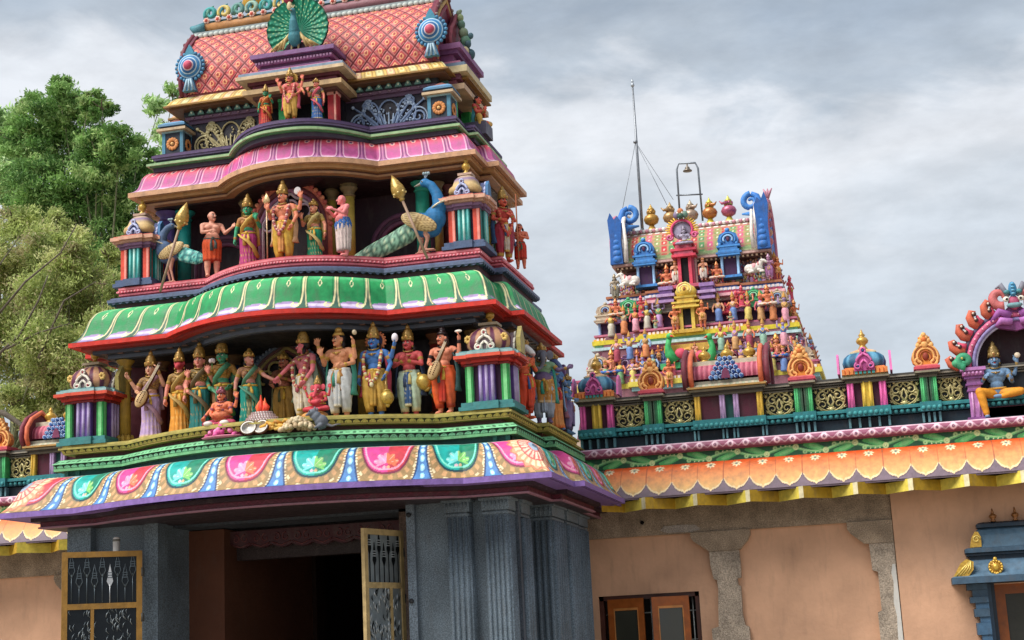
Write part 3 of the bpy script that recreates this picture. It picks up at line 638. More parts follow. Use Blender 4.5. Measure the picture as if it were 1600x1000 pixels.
def scroll_relief(mb, cx, y, zb, w, h, col, hi, sd=1):
    """fan of stems with curled volutes, as relief tubes in front of the plane y"""
    T = lambda P, r, c: mb.tube([(p[0], y, p[1]) for p in P], r, 6, c)
    for k in (-1, 1):
        for j, (a, hh, bend, r) in enumerate(((.10, .62, .02, .011), (.20, .78, .06, .013), (.32, .86, .16, .013))):
            P = [(cx+k*w*(a*.3+ (a+bend)*t**1.4*.9), zb+h*hh*t) for t in np.linspace(0, 1, 9)]; T(P, [r*.9, r*1.4, r*.7], col)
            mb.ell((P[-1][0], y, P[-1][1]), .020, hi, 7, 5)
        P = [(cx+k*w*(.06+.30*t+.10*math.sin(t*3)), zb+h*(.92*t-.02*t*t)) for t in np.linspace(0, 1, 12)]; T(P, [.014, .010], col)
        q = spiral(P[-1][0]-k*.055, P[-1][1]-.02, .062, .012, 0 if k > 0 else PI, k*1.3, 22); T(q, [.012, .008], col)
        q = spiral(cx+k*w*.43, zb+h*.36, .085, .015, -PI/2, k*1.4, 24); T([(cx+k*w*.12, zb+h*.02), (cx+k*w*.28, zb+h*.04)]+q.tolist(), [.014, .009], col)
        q = spiral(cx+k*w*.42, zb+h*.36, .115, .10, -PI/2-.2*k, k*.62, 18); T(q, .010, hi)
        for i in range(7):
            a = i*.45+.3; mb.ell((cx+k*w*(.30+.10*math.cos(a)), y, zb+h*(.55+.26*math.sin(a))), .017, hi, 7, 5)
        for i in range(5):
            a = (i-2)*.28; bx0 = cx+k*w*.30; T([(bx0, zb+h*.86), (bx0+.06*math.sin(a), zb+h*.86+.07*math.cos(a))], [.008, .010], hi)
    for k in (-1, 0, 1):
        a = np.linspace(-.9, PI+.9, 26); ccx = cx+k*w*.27; T([(ccx+w*(.13 if k else .15)*math.cos(t), zb+h*.55+h*.40*math.sin(t)) for t in a], .010, col)
        for i in range(12 if k else 0):
            t = i*2*PI/12; T([(ccx+w*.085*math.cos(t), zb+h*.58+h*.26*math.sin(t)), (ccx+w*.10*math.cos(t), zb+h*.58+h*.30*math.sin(t))], .014, hi)
    for i in range(44): mb.ell((cx+random.uniform(-.48, .48)*w, y, zb+random.uniform(.08, .8)*h), .0115, hi, 6, 4)
    for i in range(5): P = [(cx+(i-2)*w*.035*(1+t), zb+h*.6*t*(1-.08*abs(i-2))) for t in np.linspace(0, 1, 5)]; T(P, [.016, .012, .006], hi)
mb = MB(); scroll_relief(mb, at(607, 172, 14.4).x, 14.405, 6.89, .74, .37, '#7f93b4', '#a9bcd4'); mb.build('scroll_panel', ENAMEL, tower)
mb = MB(); scroll_relief(mb, at(360, 208, 14.4).x, 14.405, 6.89, .72, .37, '#b0a478', '#d0c69a'); mb.build('scroll_panel', ENAMEL, tower)
def corner_box(cx, cy):
    mb = MB(); h = .115; z0 = 6.885
    mb.box(cx-h, cx+h, cy-h, cy+h, z0, z0+.25, '#2c3440')
    for sx in (-1, 1):
        for sy in (-1, 1): mb.bx((cx+sx*(h-.012), cy+sy*(h-.012), z0+.125), (.036, .036, .25), '#4f86a0')
    for k in range(12):
        a = k*PI/6
        for ax in (0, 1):
            c = (cx+.05*math.cos(a), cy-h-.008, z0+.125+.05*math.sin(a)) if ax == 0 else (cx+h+.008, cy+.05*math.cos(a), z0+.125+.05*math.sin(a))
            mb.ell(c, (.024, .010, .024) if ax == 0 else (.010, .024, .024), '#d08a50', 6, 5)
    mb.ell((cx, cy-h-.012, z0+.125), .02, '#e8b878', 7, 5)
    mb.box(cx-h-.01, cx+h+.01, cy-h-.01, cy+h+.01, z0+.25, z0+.268, '#8fb0b8'); mb.box(cx-h-.05, cx+h+.05, cy-h-.05, cy+h+.05, z0+.268, z0+.295, '#c0a888')
    mb.box(cx-h-.02, cx+h+.02, cy-h-.02, cy+h+.02, z0+.295, z0+.32, '#4a4450')
    s = math.sqrt(2); mb.lathe([(s*(h+.04), .32, '#3f6f92'), (s*(h+.035), .345, '#6f9cc0'), (s*(h-.02), .38, '#a06a68'), (s*(h-.06), .40, '#b87a70'), (.02, .435, '#b87a70')], 4, '#fff', (cx, cy, z0), a0=PI/4, smooth=False)
    mb.build('corner_box', ENAMEL, tower)
cbx = at(690, 170, 14.2).x; corner_box(cbx-.03, 14.33); corner_box(2*XC-cbx+.02, 14.33)
# gilt kapota with key pattern
PV, cV = plan(XC, 1.585, 14.2, 0, 0, 14.55, .12, 15.45, 15.7, step=.005)
def paint_key(V):
    n, m = V.shape[:2]; s = arclen(PV)[:, None]; v = np.linspace(0, 1, m)[None, :]; x = (s/.125) % 1-.5
    c = np.tile(C_('#c8a85c'), (n, m, 1)); q = np.maximum(abs(x)*1.1, abs(v-.52)*.85)
    c = mixc(c, (q > .34)*(q < .42)*.8, '#8a6a34'); c = mixc(c, (q < .34)*(np.floor(s/.125) % 3 == 0)*.6, '#a8b890'); c = mixc(c, (q < .34)*(np.floor(s/.125) % 3 == 1)*.5, '#d8a0a0')
    c = mixc(c, (q > .14)*(q < .21)*.8, '#e8d8a0'); c = mixc(c, (v < .09)*1., '#a07a3c'); return c
mb = MB(); sweep(mb, PV, [(-.1, 7.428), (0, 7.42), (0, 7.436)], '#8a6534'); Q, _ = resample([(0, 7.436), (-.03, 7.452), (-.055, 7.50), (-.10, 7.545), (-.14, 7.558)], 18); sweep(mb, PV, [tuple(q) for q in Q], painter=paint_key)
PVc, _ = plan(XC, 1.585, 14.2, 0, 0, 14.55, .12, 15.45, 15.7, step=.1); slab(mb, PVc, -.05, 7.40, 7.428, '#6a4a34'); slab(mb, PVc, -.13, 7.54, 7.575, '#c4787c'); mb.build('kapota_band', ENAMEL, tower, fixn=False)

# --- barrel roof ----------------------------------------------------------------
mb = MB(); prof, tv = resample([(14.31, 7.57), (14.30, 7.66), (14.28, 7.76), (14.30, 7.88), (14.36, 8.02), (14.46, 8.16), (14.60, 8.29), (14.74, 8.37), (14.9, 8.40), (15.06, 8.37), (15.2, 8.29), (15.34, 8.16), (15.44, 8.02), (15.5, 7.88), (15.52, 7.76), (15.5, 7.57)], 240); prof[:, 0] = 14.31+(prof[:, 0]-14.31)*.8
xs = np.linspace(-1.37, 1.37, 320); Lr = float(np.linalg.norm(np.diff(prof, axis=0), axis=1).sum())
V = np.zeros((len(xs), len(prof), 3)); V[..., 0] = XC+xs[:, None]; V[..., 1] = prof[None, :, 0]; V[..., 2] = prof[None, :, 1]
s = xs[:, None]+0*tv[None]; t = tv[None]*Lr+0*xs[:, None]; DW, DH = .152, .165
a = s/DW+t/DH; b = s/DW-t/DH; fa = a-np.floor(a)-.5; fb = b-np.floor(b)-.5; mxx = np.maximum(abs(fa), abs(fb))
c = np.tile(C_('#b8414a'), (*s.shape, 1)); gr = (np.floor(a)+np.floor(b)) % 3
c = mixc(c, sstep(.30, .46, t/Lr)*.4, '#dc8682'); c = mixc(c, (mxx < .36)*sstep(.36, .1, mxx)*.5, '#d8684e')
c = mixc(c, (mxx > .37)*(mxx < .42)*.75, '#e8a49c'); c = mixc(c, (mxx > .43)*.95, '#6a1f2a')
q = np.hypot((fa-fb)*.5*DW, (fa+fb)*.5*DH); c = mixc(c, (q < .026)*.9, '#f2b884'); c = mixc(c, (q < .015)*1., '#9a3238'); c = mixc(c, (abs(fa+.30) < .035)*(abs(fb) < .25)*.5, '#f6c8ba')
V[..., 1] -= .010*np.where(mxx < .42, 1-mxx*1.5, 0); mb.grid(V, c); 
mb.build('barrel_roof', ENAMEL, tower, fixn=False)
def horseshoe(xp, sgn):
    """gable plate at a roof end, with an outer horn"""
    mb = MB(); yc = 14.79
    P = [(yc-.60, 7.56), (yc-.645, 7.70), (yc-.645, 7.86), (yc-.58, 8.04), (yc-.45, 8.20), (yc-.28, 8.34), (yc-.1, 8.45), (yc, 8.52), (yc+.1, 8.45), (yc+.28, 8.34), (yc+.45, 8.20), (yc+.58, 8.04), (yc+.645, 7.86), (yc+.645, 7.70), (yc+.60, 7.56)]
    P = [(yc+(a-yc)*.80, b) for a, b in P]
    mb.prism(P, XC+xp-.03*sgn, XC+xp+.03*sgn, '#6d2c40', 'x')
    for sc, cl, r in ((.99, '#70303e', .026), (.88, '#b8945a', .024), (.78, '#8a3a4c', .024)):
        mb.tube([(XC+xp+.03*sgn, yc+(p[0]-yc)*sc, 7.8+(p[1]-7.8)*sc) for p in P], r, 8, cl)
    for i in range(22):
        k = i/21*(len(P)-1); j = min(int(k), len(P)-2); f = k-j; y = P[j][0]*(1-f)+P[j+1][0]*f; z = P[j][1]*(1-f)+P[j+1][1]*f; mb.ell((XC+xp+.05*sgn, y, z), .022, '#8a7a74' if i % 2 else '#6a3a44', 6, 5)
    mb.build('gable_end', ENAMEL, tower)
horseshoe(1.39, 1); horseshoe(-1.39, -1)
# crest of the right-hand side porch, seen almost edge on
mb = MB(); yh = 14.92; P = [(yh-.26, 7.80), (yh-.30, 7.92), (yh-.24, 8.06), (yh-.12, 8.16), (yh-.03, 8.28), (yh+.06, 8.30), (yh+.12, 8.16), (yh+.24, 8.06), (yh+.30, 7.92), (yh+.26, 7.80)]
mb.prism(P, XC+1.45, XC+1.50, '#74303e', 'x'); mb.tube([(XC+1.50, p[0], p[1]) for p in P], .022, 7, '#8a4450'); mb.build('side_crest', ENAMEL, tower)
mb = MB()
for x, y, z, r, c in ((1.57, yh, 7.86, .075, '#4a6a6a'), (1.59, yh, 7.98, .060, '#5f8a72'), (1.57, yh, 8.08, .055, '#7a8a70'), (1.55, yh, 8.18, .045, '#5a7a6a'), (1.54, yh, 8.26, .040, '#8a9a70'), (1.63, yh-.05, 7.93, .035, '#3f5a64'), (1.65, yh, 8.04, .03, '#4a6a74'), (1.60, yh-.08, 7.84, .045, '#c8b890'), (1.64, yh, 7.83, .05, '#3f5a64')): mb.ell((XC+x, y, z), (r, r, r*1.2), c, 9, 7)
mb.tube([(XC+1.52, yh, 8.28), (XC+1.53, yh, 8.33), (XC+1.56, yh, 8.35)], [.035, .03, .012], 7, '#7a8a70'); mb.build('crest_figure', ENAMEL, tower)
mb = MB()
for z0, z1, e, cl in ((7.74, 7.80, .10, '#8a5a86'), (7.69, 7.74, .06, '#6a3f68'), (7.60, 7.69, .0, '#7d4a74'), (7.57, 7.60, .09, '#d88aa8'), (7.53, 7.57, .14, '#7a8fa8'), (7.46, 7.53, .17, '#c8b890'), (7.40, 7.46, .08, '#6d3a4e'), (7.34, 7.40, .03, '#8a5060'), (7.28, 7.34, .13, '#c0a080')):
    mb.box(XC+1.3, XC+1.55+e, 14.52-e*.5, 15.35+e*.5, z0, z1, cl)
for y in (14.62, 15.2): mb.box(XC+1.44, XC+1.53, y-.045, y+.045, 6.88, 7.28, '#2f9a50'); mb.box(XC+1.53, XC+1.545, y-.03, y+.03, 6.88, 7.28, '#58b86e')
mb.box(XC+1.3, XC+1.42, 14.6, 15.3, 6.88, 7.3, '#23202a'); mb.build('side_porch', ENAMEL, tower)
# middle porch of the attic, carrying the fanned bird
mb = MB()
for z0, z1, w, y, cl in ((7.70, 7.745, .46, 13.92, '#7d5a86'), (7.68, 7.70, .44, 13.95, '#4a2f50'), (7.64, 7.68, .42, 13.97, '#8a5f88'), (7.60, 7.64, .38, 14.0, '#5a3658'), (7.545, 7.60, .40, 13.98, '#76507a'), (7.53, 7.548, .54, 13.90, '#d98aa8'), (7.49, 7.53, .57, 13.87, '#7c90a6'), (7.455, 7.49, .59, 13.84, '#cdb594'), (7.42, 7.455, .50, 13.94, '#63303c'), (7.38, 7.42, .46, 13.98, '#82485a'), (7.36, 7.38, .44, 14.0, '#4a2632'), (7.31, 7.36, .54, 13.90, '#c7a87c'), (7.28, 7.31, .46, 13.98, '#6a4a44')):
    mb.box(XC-w, XC+w, y, 14.5, z0, z1, cl)
for i in range(24): mb.bx((XC-.41+i*.82/23, 13.966, 7.66), (.02, .02, .022), '#b890b4')
mb.box(XC-.40, XC+.40, 14.3, 14.5, 6.87, 7.3, '#1d1a22'); mb.build('attic_porch', ENAMEL, tower)
for dx, cl, hl in ((.38, '#b8343c', '#f0a898'), (-.38, '#b8343c', '#f0a898'), (-.16, '#1f8a48', '#58c078'), (.20, '#1f8a48', '#58c078')):
    mb = MB(); mb.box(XC+dx-.05, XC+dx+.05, 14.06, 14.16, 6.87, 7.29, cl); mb.box(XC+dx+.02, XC+dx+.04, 14.05, 14.06, 6.87, 7.29, hl); mb.box(XC+dx-.055, XC+dx+.055, 14.05, 14.17, 7.25, 7.29, hl); mb.build('pilaster', ENAMEL, tower)

# ridge: scalloped fillet, roll, flowers and curling crest
mb = MB(); yr = 14.66
mb.box(XC-1.42, XC+1.42, yr-.05, 15.1, 8.36, 8.41, '#8f9a9c')
for i in range(46): mb.ell((XC-1.40+i*2.8/45, yr-.05, 8.365), (.034, .02, .03), '#b6beb8', 7, 5)
mb.tube([(XC-1.34, yr+.02, 8.47), (XC-.2, yr+.02, 8.47)], .058, 10, '#a8784a'); mb.tube([(XC-.2, yr+.02, 8.47), (XC+1.36, yr+.02, 8.47)], .058, 10, '#8a6068')
for k in (-1, 1): mb.tube([(XC+k*1.30, yr, 8.47), (XC+k*1.42, yr, 8.46), (XC+k*1.48, yr, 8.50)], [.07, .06, .02], 8, '#4a7f8a')
mb.box(XC-1.3, XC+1.3, yr+.03, 15.1, 8.40, 8.56, '#51706e'); mb.build('ridge_roll', ENAMEL, tower)
mb = MB()
for i in range(20):
    x = XC-1.28+i*2.56/19
    for j in range(6): a = j*PI/3; mb.ell((x+.022*math.cos(a), yr-.02, 8.545+.022*math.sin(a)), .018, '#e9c8b8', 6, 4)
    mb.ell((x, yr-.035, 8.545), .02, '#d8685a', 6, 5)
for i in range(16):
    x = XC-1.24+i*2.48/15; cl = ['#3f9a9a', '#c9b870', '#5f8f8a', '#8fb0a0'][i % 4]
    q = spiral(x, 8.63, .075, .018, PI*1.2, -1.25, 22); mb.tube([(p[0], yr+.0, p[1]) for p in q], [.022, .028, .012], 7, cl)
    mb.tube([(x-.06, yr+.01, 8.58), (x-.02, yr, 8.68), (x+.04, yr, 8.72)], [.02, .026, .005], 6, ['#6fae9c', '#3f8a98'][i % 2])
mb.build('ridge_crest', ENAMEL, tower)
for sx in (-.87, -.29, .29, .87):
    mb = MB(); mb.lathe([(.05, 0), (.075, .02), (.05, .05), (.04, .07), (.09, .11), (.115, .17), (.10, .23), (.05, .26), (.04, .28), (.075, .31), (.045, .35), (.03, .38), (.04, .42), (.01, .52), (.001, .54)], 18, '#d0a038', (XC+sx, 14.95, 8.64)); mb.build('finial', GILT, tower)
# ringed medallions on the roof slope
def medallion(px, py):
    p = at(px, py, 14.30); mb = MB(); y = 14.27
    for r, cl, d in ((.145, '#3a6f9a', 0), (.135, '#a8c8dc', .012), (.122, '#3c7fb4', .02), (.098, '#b8d4e4', .03), (.085, '#34689c', .038), (.062, '#e0c8d0', .046)):
        mb.lathe([(0.001, 0), (r, .001), (r*.97, .02)], 28, cl, (0, 0, 0)); v = mb.V[-1]; mb.V[-1] = np.stack([p.x+v[:, 0], y-d-v[:, 2]*.5, p.z+v[:, 1]], 1)
    mb.ell((p.x, y-.06, p.z), (.05, .035, .05), '#c0506a', 12, 8)
    for i in range(22): a = 2*PI*i/22; mb.ell((p.x+.158*math.cos(a), y, p.z+.158*math.sin(a)), .021, '#4f8ab0', 6, 5)
    mb.prism([(p.x-.035, p.z-.14), (p.x+.035, p.z-.14), (p.x+.075, p.z-.28), (p.x-.075, p.z-.28)], y-.03, y+.03, '#4f7fa0')
    for k in (-1, 0, 1): mb.tube([(p.x+k*.02, y-.035, p.z-.15), (p.x+k*.05, y-.035, p.z-.275)], .012, 6, '#a8c4d4')
    mb.prism([(p.x-.06, p.z+.13), (p.x+.06, p.z+.13), (p.x+.03, p.z+.2), (p.x, p.z+.25), (p.x-.03, p.z+.2)], y-.02, y+.03, '#3f86a0'); mb.build('medallion', ENAMEL, tower)
medallion(675, 50); medallion(299, 106)

# --- corner pavilions ---------------------------------------------------------------
def superr(th, p): return (np.abs(np.cos(th))**p+np.abs(np.sin(th))**p)**(-1/p)
def kudu(mb, c, w, h, face, cols):
    """little horseshoe ornament with curled feet; face 'y' looks to -Y, 'x' to +X"""
    def P(a, d, z): return (c[0]+a, c[1]-d, c[2]+z) if face == 'y' else (c[0]+d, c[1]+a, c[2]+z)
    for k in (-1, 1):
        q = spiral(k*w*.30, h*.20, w*.16, w*.05, PI/2, k*-1.2, 18); mb.tube([P(a, .02, z) for a, z in q], .011, 6, cols[0])
        mb.tube([P(k*w*.30, .02, h*.36), P(k*w*.34, .02, h*.46), P(k*w*.20, .02, h*.62), P(0, .02, h*.74)], .013, 6, cols[0])
        mb.tube([P(k*w*.12, .02, h*.08), P(k*w*.16, .02, h*.32), P(0, .02, h*.46)], .012, 6, cols[0]); mb.ell(P(k*w*.27, .02, h*.2), w*.07, cols[2], 7, 5)
    a = [P(0, .02+.01*math.cos(t), h*.86+h*.11*math.sin(t)) for t in (0,)]
    mb.tube([P(h*.10*math.cos(t), .02, h*.86+h*.12*math.sin(t)) for t in np.linspace(0, 2*PI, 12)], .011, 6, cols[0]); mb.ell(P(0, .02, h*.86), h*.06, cols[2], 7, 5)
    o = [(-w*.48, 0), (-w*.46, h*.3), (-w*.25, h*.66), (0, h*.98), (w*.25, h*.66), (w*.46, h*.3), (w*.48, 0)]
    V = [P(a, .012, z) for a, z in o]+[P(a, -.03, z) for a, z in o]; n = len(o)
    mb.add(V, [list(range(n)), list(range(2*n-1, n-1, -1))]+[(i, n+i, n+(i+1) % n, (i+1) % n) for i in range(n)], cols[1])
def pavilion(cx, cy, z0, h, S_, style):
    """cx, cy centre; h shaft height; S_ half width"""
    A = style == 'A'
    base, post, pan, stripe, core = ('#3f7f80', '#2f9048', '#5e4288', '#b0a0c8', '#3a1a3a') if A else ('#4f5f7e', '#d8503e', '#15807c', '#6fc4c0', '#40203a')
    mb = MB(); s = S_
    mb.box(cx-s-.05, cx+s+.05, cy-s-.05, cy+s+.05, z0, z0+.035, base); mb.box(cx-s-.03, cx+s+.03, cy-s-.03, cy+s+.03, z0+.035, z0+.075, base); mb.box(cx-s*.55, cx+s*.55, cy-s-.07, cy+s+.07, z0, z0+.072, base)
    z1 = z0+.07; mb.box(cx-s*.8, cx+s*.8, cy-s*.8, cy+s*.8, z1, z1+h, core); 
    root = mb.build('pavilion', ENAMEL, tower)
    for sx in (-1, 1):
        for sy in (-1, 1):
            m2 = MB(); x, y = cx+sx*(s-.045), cy+sy*(s-.045)
            if A: m2.box(x-.035, x+.035, y-.035, y+.035, z1, z1+h, post); m2.box(x-.015, x+.02, y-.040, y-.035, z1, z1+h, '#7fd08a'); m2.box(x+.035, x+.040, y-.02, y+.015, z1, z1+h, '#5fb070')
            else: m2.box(x-.035, x+.035, y-.035, y+.035, z1, z1+h, post); m2.box(x+.005, x+.03, y-.040, y-.035, z1, z1+h, '#f0988a'); m2.box(x+.035, x+.040, y-.02, y+.015, z1, z1+h, '#1f7a78')
            m2.build('pillar', ENAMEL, root)
    for f in range(4):
        m2 = MB(); M = rotz(f*PI/2); m2.xf(M, (cx, cy, 0))
        w = s*.36; m2.box(-w, w, -s-.005, -s*.75, z1, z1+h, pan)
        for k in range(3): x = (k-1)*w*.72; m2.tube([(x, -s-.006, z1), (x, -s-.006, z1+h)], w*.20, 8, stripe if k != 1 or A else '#bfe8e0')
        m2.build('fluted_panel', ENAMEL, root)
    m2 = MB(); z = z1+h
    L = (((.00, .02, .0, '#7a2a2c'), (.025, .035, .02, '#c03a30'), (.05, .015, .05, '#8a2826'), (.065, .03, .075, '#d0523c'), (.09, .012, .05, '#b8a890'), (.10, .025, .055, '#8fb4b4'), (.12, .02, .03, '#6f9a9c')) if A else
         ((.00, .03, .0, '#6a4a66'), (.03, .03, .015, '#8a6a8c'), (.06, .03, .045, '#b89078'), (.085, .035, .07, '#d0a088'), (.115, .02, .045, '#c86a5c'), (.13, .015, .02, '#5a4a50')))
    for dz, t, e, cl in L:
        m2.box(cx-s-e, cx+s+e, cy-s-e, cy+s+e, z+dz, z+dz+t, cl); m2.box(cx-s*.55-e*.6, cx+s*.55+e*.6, cy-s-e-.025, cy+s+e+.025, z+dz+.001, z+dz+t+.001, cl); m2.box(cx-s-e-.025, cx+s+e+.025, cy-s*.55-e*.6, cy+s*.55+e*.6, z+dz+.0005, z+dz+t+.0015, cl)
    m2.build('roof_cornice', ENAMEL, root)
    zd = z+(.14 if A else .145); m2 = MB()
    if A:
        def cols(th, t):
            k = np.sin(th*14) > .05; c = np.where(k[:, None], C_('#5e2a44'), C_('#b88a68')); return c if t < .75 else np.tile(C_('#8f8478'), (len(th), 1))
        pr = [(s*.86, 0), (s*.88, .02), (s*.98, .05), (s*1.0, .09), (s*.95, .14), (s*.80, .19), (s*.58, .225), (s*.40, .245), (s*.30, .26), (s*.2, .275)]
    else:
        def cols(th, t):
            c = '#4a5a6a' if t < .15 else '#c0a06a' if t < .42 else '#8a6f4a' if t < .5 else '#c4a878' if t < .62 else '#7d688e' if t < .8 else '#b8a088'; return np.tile(C_(c), (len(th), 1))
        pr = [(s*.8, 0), (s*.78, .03), (s*.96, .035), (s*1.0, .07), (s*.96, .10), (s*.78, .13), (s*.74, .15), (s*.66, .19), (s*.5, .22), (s*.36, .235), (s*.33, .25)]
    m2.lathe(pr, 96, '#fff', (cx, cy, zd), rad=lambda th, t: superr(th, 3.4), cols=cols)
    top = pr[-1][1]; m2.box(cx-s*.42, cx+s*.42, cy-s*.42, cy+s*.42, zd+top-.012, zd+top+.012, '#a89a80' if A else '#b89a88')
    m2.build('dome', ENAMEL, root)
    kc = ('#dcd6c8', '#6a5a60', '#a03a48') if A else ('#b0b6d8', '#3f4a74', '#6a3a58')
    m2 = MB(); kudu(m2, (cx, cy-s*1.02, zd-.01), s*.95, .20 if A else .17, 'y', kc); m2.build('horseshoe_ornament', ENAMEL, root); m2 = MB(); kudu(m2, (cx+s*1.02, cy, zd-.01), s*.95, .20 if A else .17, 'x', kc); m2.build('horseshoe_ornament', ENAMEL, root)
    if A:
        for sx in (-1, 1):
            for sy in (-1, 1):
                m2 = MB()
                for j in range(7): a = j*2*PI/7; m2.ell((cx+sx*s*.80+.022*math.cos(a), cy+sy*s*.80, zd+.12+.024*math.sin(a)), .018, '#d8b468', 6, 5)
                m2.build('gilt_flower', ENAMEL, root)
        m2 = MB(); m2.prism([(cy-.08, zd-.02), (cy+.08, zd-.02), (cy+.09, zd+.12), (cy, zd+.24), (cy-.09, zd+.12)], cx+s+.05, cx+s+.09, '#a89a5a', 'x')
    else: m2 = MB(); m2.prism([(cy-.07, zd-.02), (cy+.07, zd-.02), (cy+.05, zd+.12), (cy, zd+.17), (cy-.05, zd+.12)], cx+s+.03, cx+s+.06, '#3f6f9a', 'x')
    m2.build('corner_leaf', ENAMEL, root)
    m2 = MB(); zf = zd+top+.01; k = .9 if A else .85
    m2.lathe([(.045*k, 0), (.05*k, .012), (.025*k, .03), (.02*k, .045), (.042*k, .06), (.052*k, .085), (.04*k, .11), (.018*k, .125), (.03*k, .14), (.016*k, .155), (.008*k, .18), (.001, .20)], 14, '#b8903c' if A else '#c8a048', (cx, cy, zf)); m2.build('finial', GILT, root)
pavilion(XC+2.045, 13.64, 3.755, .345, .215, 'A'); pavilion(XC-2.045, 13.64, 3.755, .345, .215, 'A')
pavilion(XC+1.76, 14.08, 5.42, .33, .17, 'B'); pavilion(XC-1.76, 14.08, 5.42, .33, .17, 'B')
# purple pier closing the lower gallery at the back of the right side
mb = MB(); mb.box(XC+2.2, XC+2.33, 15.55, 15.8, 3.75, 4.5, '#3a1e3e'); mb.box(XC+2.28, XC+2.34, 15.52, 15.6, 3.75, 4.5, '#6a4a80'); mb.build('pier', ENAMEL, tower)
# ------------------------------------------------------------------ the two wings beside the gateway
def curl_panel(mb, cx, y, cz, w, h, mx=lambda p: p):
    """ring of leafy scrolls in gilt relief"""
    c1, c2 = '#a89a66', '#cdbf86'
    T = lambda P, r, c: mb.tube([mx((p[0], y, p[1])) for p in P], r, 5, c)
    for k in (-1, 1):
        a = np.linspace(-PI/2+.15, PI/2+.5, 16) if k > 0 else np.linspace(-PI/2-.15, -3*PI/2-.5, 16)
        T([(cx+w*.46*math.cos(t), cz+h*.46*math.sin(t)) for t in a], [.010, .013, .008], c1)
        for (ox, oz, r0, a0, tn) in ((.26, -.20, .060, -PI/2, 1.2), (.24, .16, .055, PI/2+.4, -1.2), (.10, .34, .040, PI, -1.1), (.40, .02, .030, 0, 1.1)):
            q = spiral(cx+k*w*ox, cz+h*oz, r0, .010, a0 if k > 0 else PI-a0, tn*k, 16); T(q, [.011, .008], c1 if ox != .24 else c2)
        for (ox, oz, a) in ((.38, -.34, .7), (.44, .28, 1.2), (.30, .40, 1.6), (.14, -.02, 1.9), (.16, .12, 1.2), (.33, -.02, .3)):
            for j in (-1, 0, 1):
                t = (a+j*.55) if k > 0 else PI-(a+j*.55); T([(cx+k*w*ox, cz+h*oz), (cx+k*w*ox+.045*math.cos(t), cz+h*oz+.045*math.sin(t))], [.011, .004], c2 if j == 0 else c1)
        T([(cx, cz-h*.30), (cx+k*w*.10, cz-h*.10), (cx+k*w*.05, cz+h*.10), (cx, cz+h*.22)], [.014, .010], c2)
    for i in range(5): a = PI*(i+.5)/5; T([(cx, cz-h*.40), (cx+w*.16*math.cos(a), cz-h*.40+h*.16*math.sin(a))], [.014, .012, .006], c2)
    mb.ell(mx((cx, y-.005, cz-h*.38)), (.03, .014, .024), '#d8c88c', 8, 5)
def crest(mb, cx, y, zb, w, h, mx=lambda p: p):
    o1, o2, o3 = '#d98a3c', '#eeb06a', '#a8562a'
    out = [(-.34, 0), (-.48, .10), (-.52, .24), (-.46, .40), (-.33, .50), (-.27, .58), (-.29, .68), (-.20, .74), (-.21, .84), (-.09, .86), (0, 1.0)]
    P = [(cx+a*w, zb+b*h) for a, b in out]+[(cx-a*w, zb+b*h) for a, b in out[-2::-1]]
    M_ = MB(); M_.prism(P, y-.03, y+.05, o1, 'y')
    for v, c in zip(M_.V, M_.C): pass
    Vv = np.concatenate(M_.V); Vv = np.array([mx(tuple(p)) for p in Vv]); mb.add(Vv, M_.F, o1)
    T = lambda Q, r, c: mb.tube([mx((p[0], y-.035, p[1])) for p in Q], r, 6, c)
    for r, c in ((.44, o2), (.36, o3), (.30, o2), (.20, o3)):
        T([(cx+w*r*math.cos(t), zb+h*.27+w*r*math.sin(t)) for t in np.linspace(-.9, PI+.9, 24)], .013 if c != o3 else .009, c)
    for k in (-1, 1):
        T(spiral(cx+k*w*.26, zb+h*.10, .050, .01, PI/2, -k*1.2, 16), [.015, .009], o2)
        for z in (.60, .72, .82): mb.ell(mx((cx+k*w*(.24-.16*(z-.6)/.22), y-.035, zb+h*z)), (.026, .018, .030), o2, 7, 5)
    for z, r in ((.62, .040), (.76, .034), (.90, .028)): mb.ell(mx((cx, y-.04, zb+h*z)), (r, .02, r), o2 if z != .76 else '#c86a30', 8, 5)
    mb.ell(mx((cx, y-.035, zb+h*.27)), (.035, .02, .045), '#8a3a2a', 8, 6)

def paint_petal(P0, per):
    def f(V):
        n, m = V.shape[:2]; s = (V[:, 0, 0]-P0)[:, None]; vv = np.linspace(0, 1, m)[None, :]+0*s; x = (s/per) % 1-.5+0*vv
        c = np.tile(C_('#7b6a76'), (n, m, 1)); vb = .07+.24*np.clip((abs(x)-.04)/.46, 0, 1)**2.6+.05*np.clip(1-abs(x)/.08, 0, 1)*-1
        inn = (vv > vb); g = np.clip((vv-.15)/.75, 0, 1)[..., None]
        g = g**.75; pc = C_('#e6b878')*(1-g)+C_('#da521f')*g
        c = np.where(inn[..., None], pc, c); c = mixc(c, (vv > vb)*(vv < vb+.045)*.8, '#f4deb0'); c = mixc(c, (vv < vb)*(vv > vb-.03)*.8, '#5d4c5a')
        c = mixc(c, (abs(x) > .485)*inn*.85, '#a85a3c')
        q = np.hypot(x*per, (vv-.76)*.40); a = np.arctan2(x*per, (vv-.76)*.40)
        c = mixc(c, (q < .044+.012*np.cos(8*a))*.85, '#f0e6bc'); c = mixc(c, (q < .024)*1., '#c9b890'); c = mixc(c, (np.hypot(x*per, (vv-.74)*.4) < .013)*1., '#6a7a78')
        return c
    return f
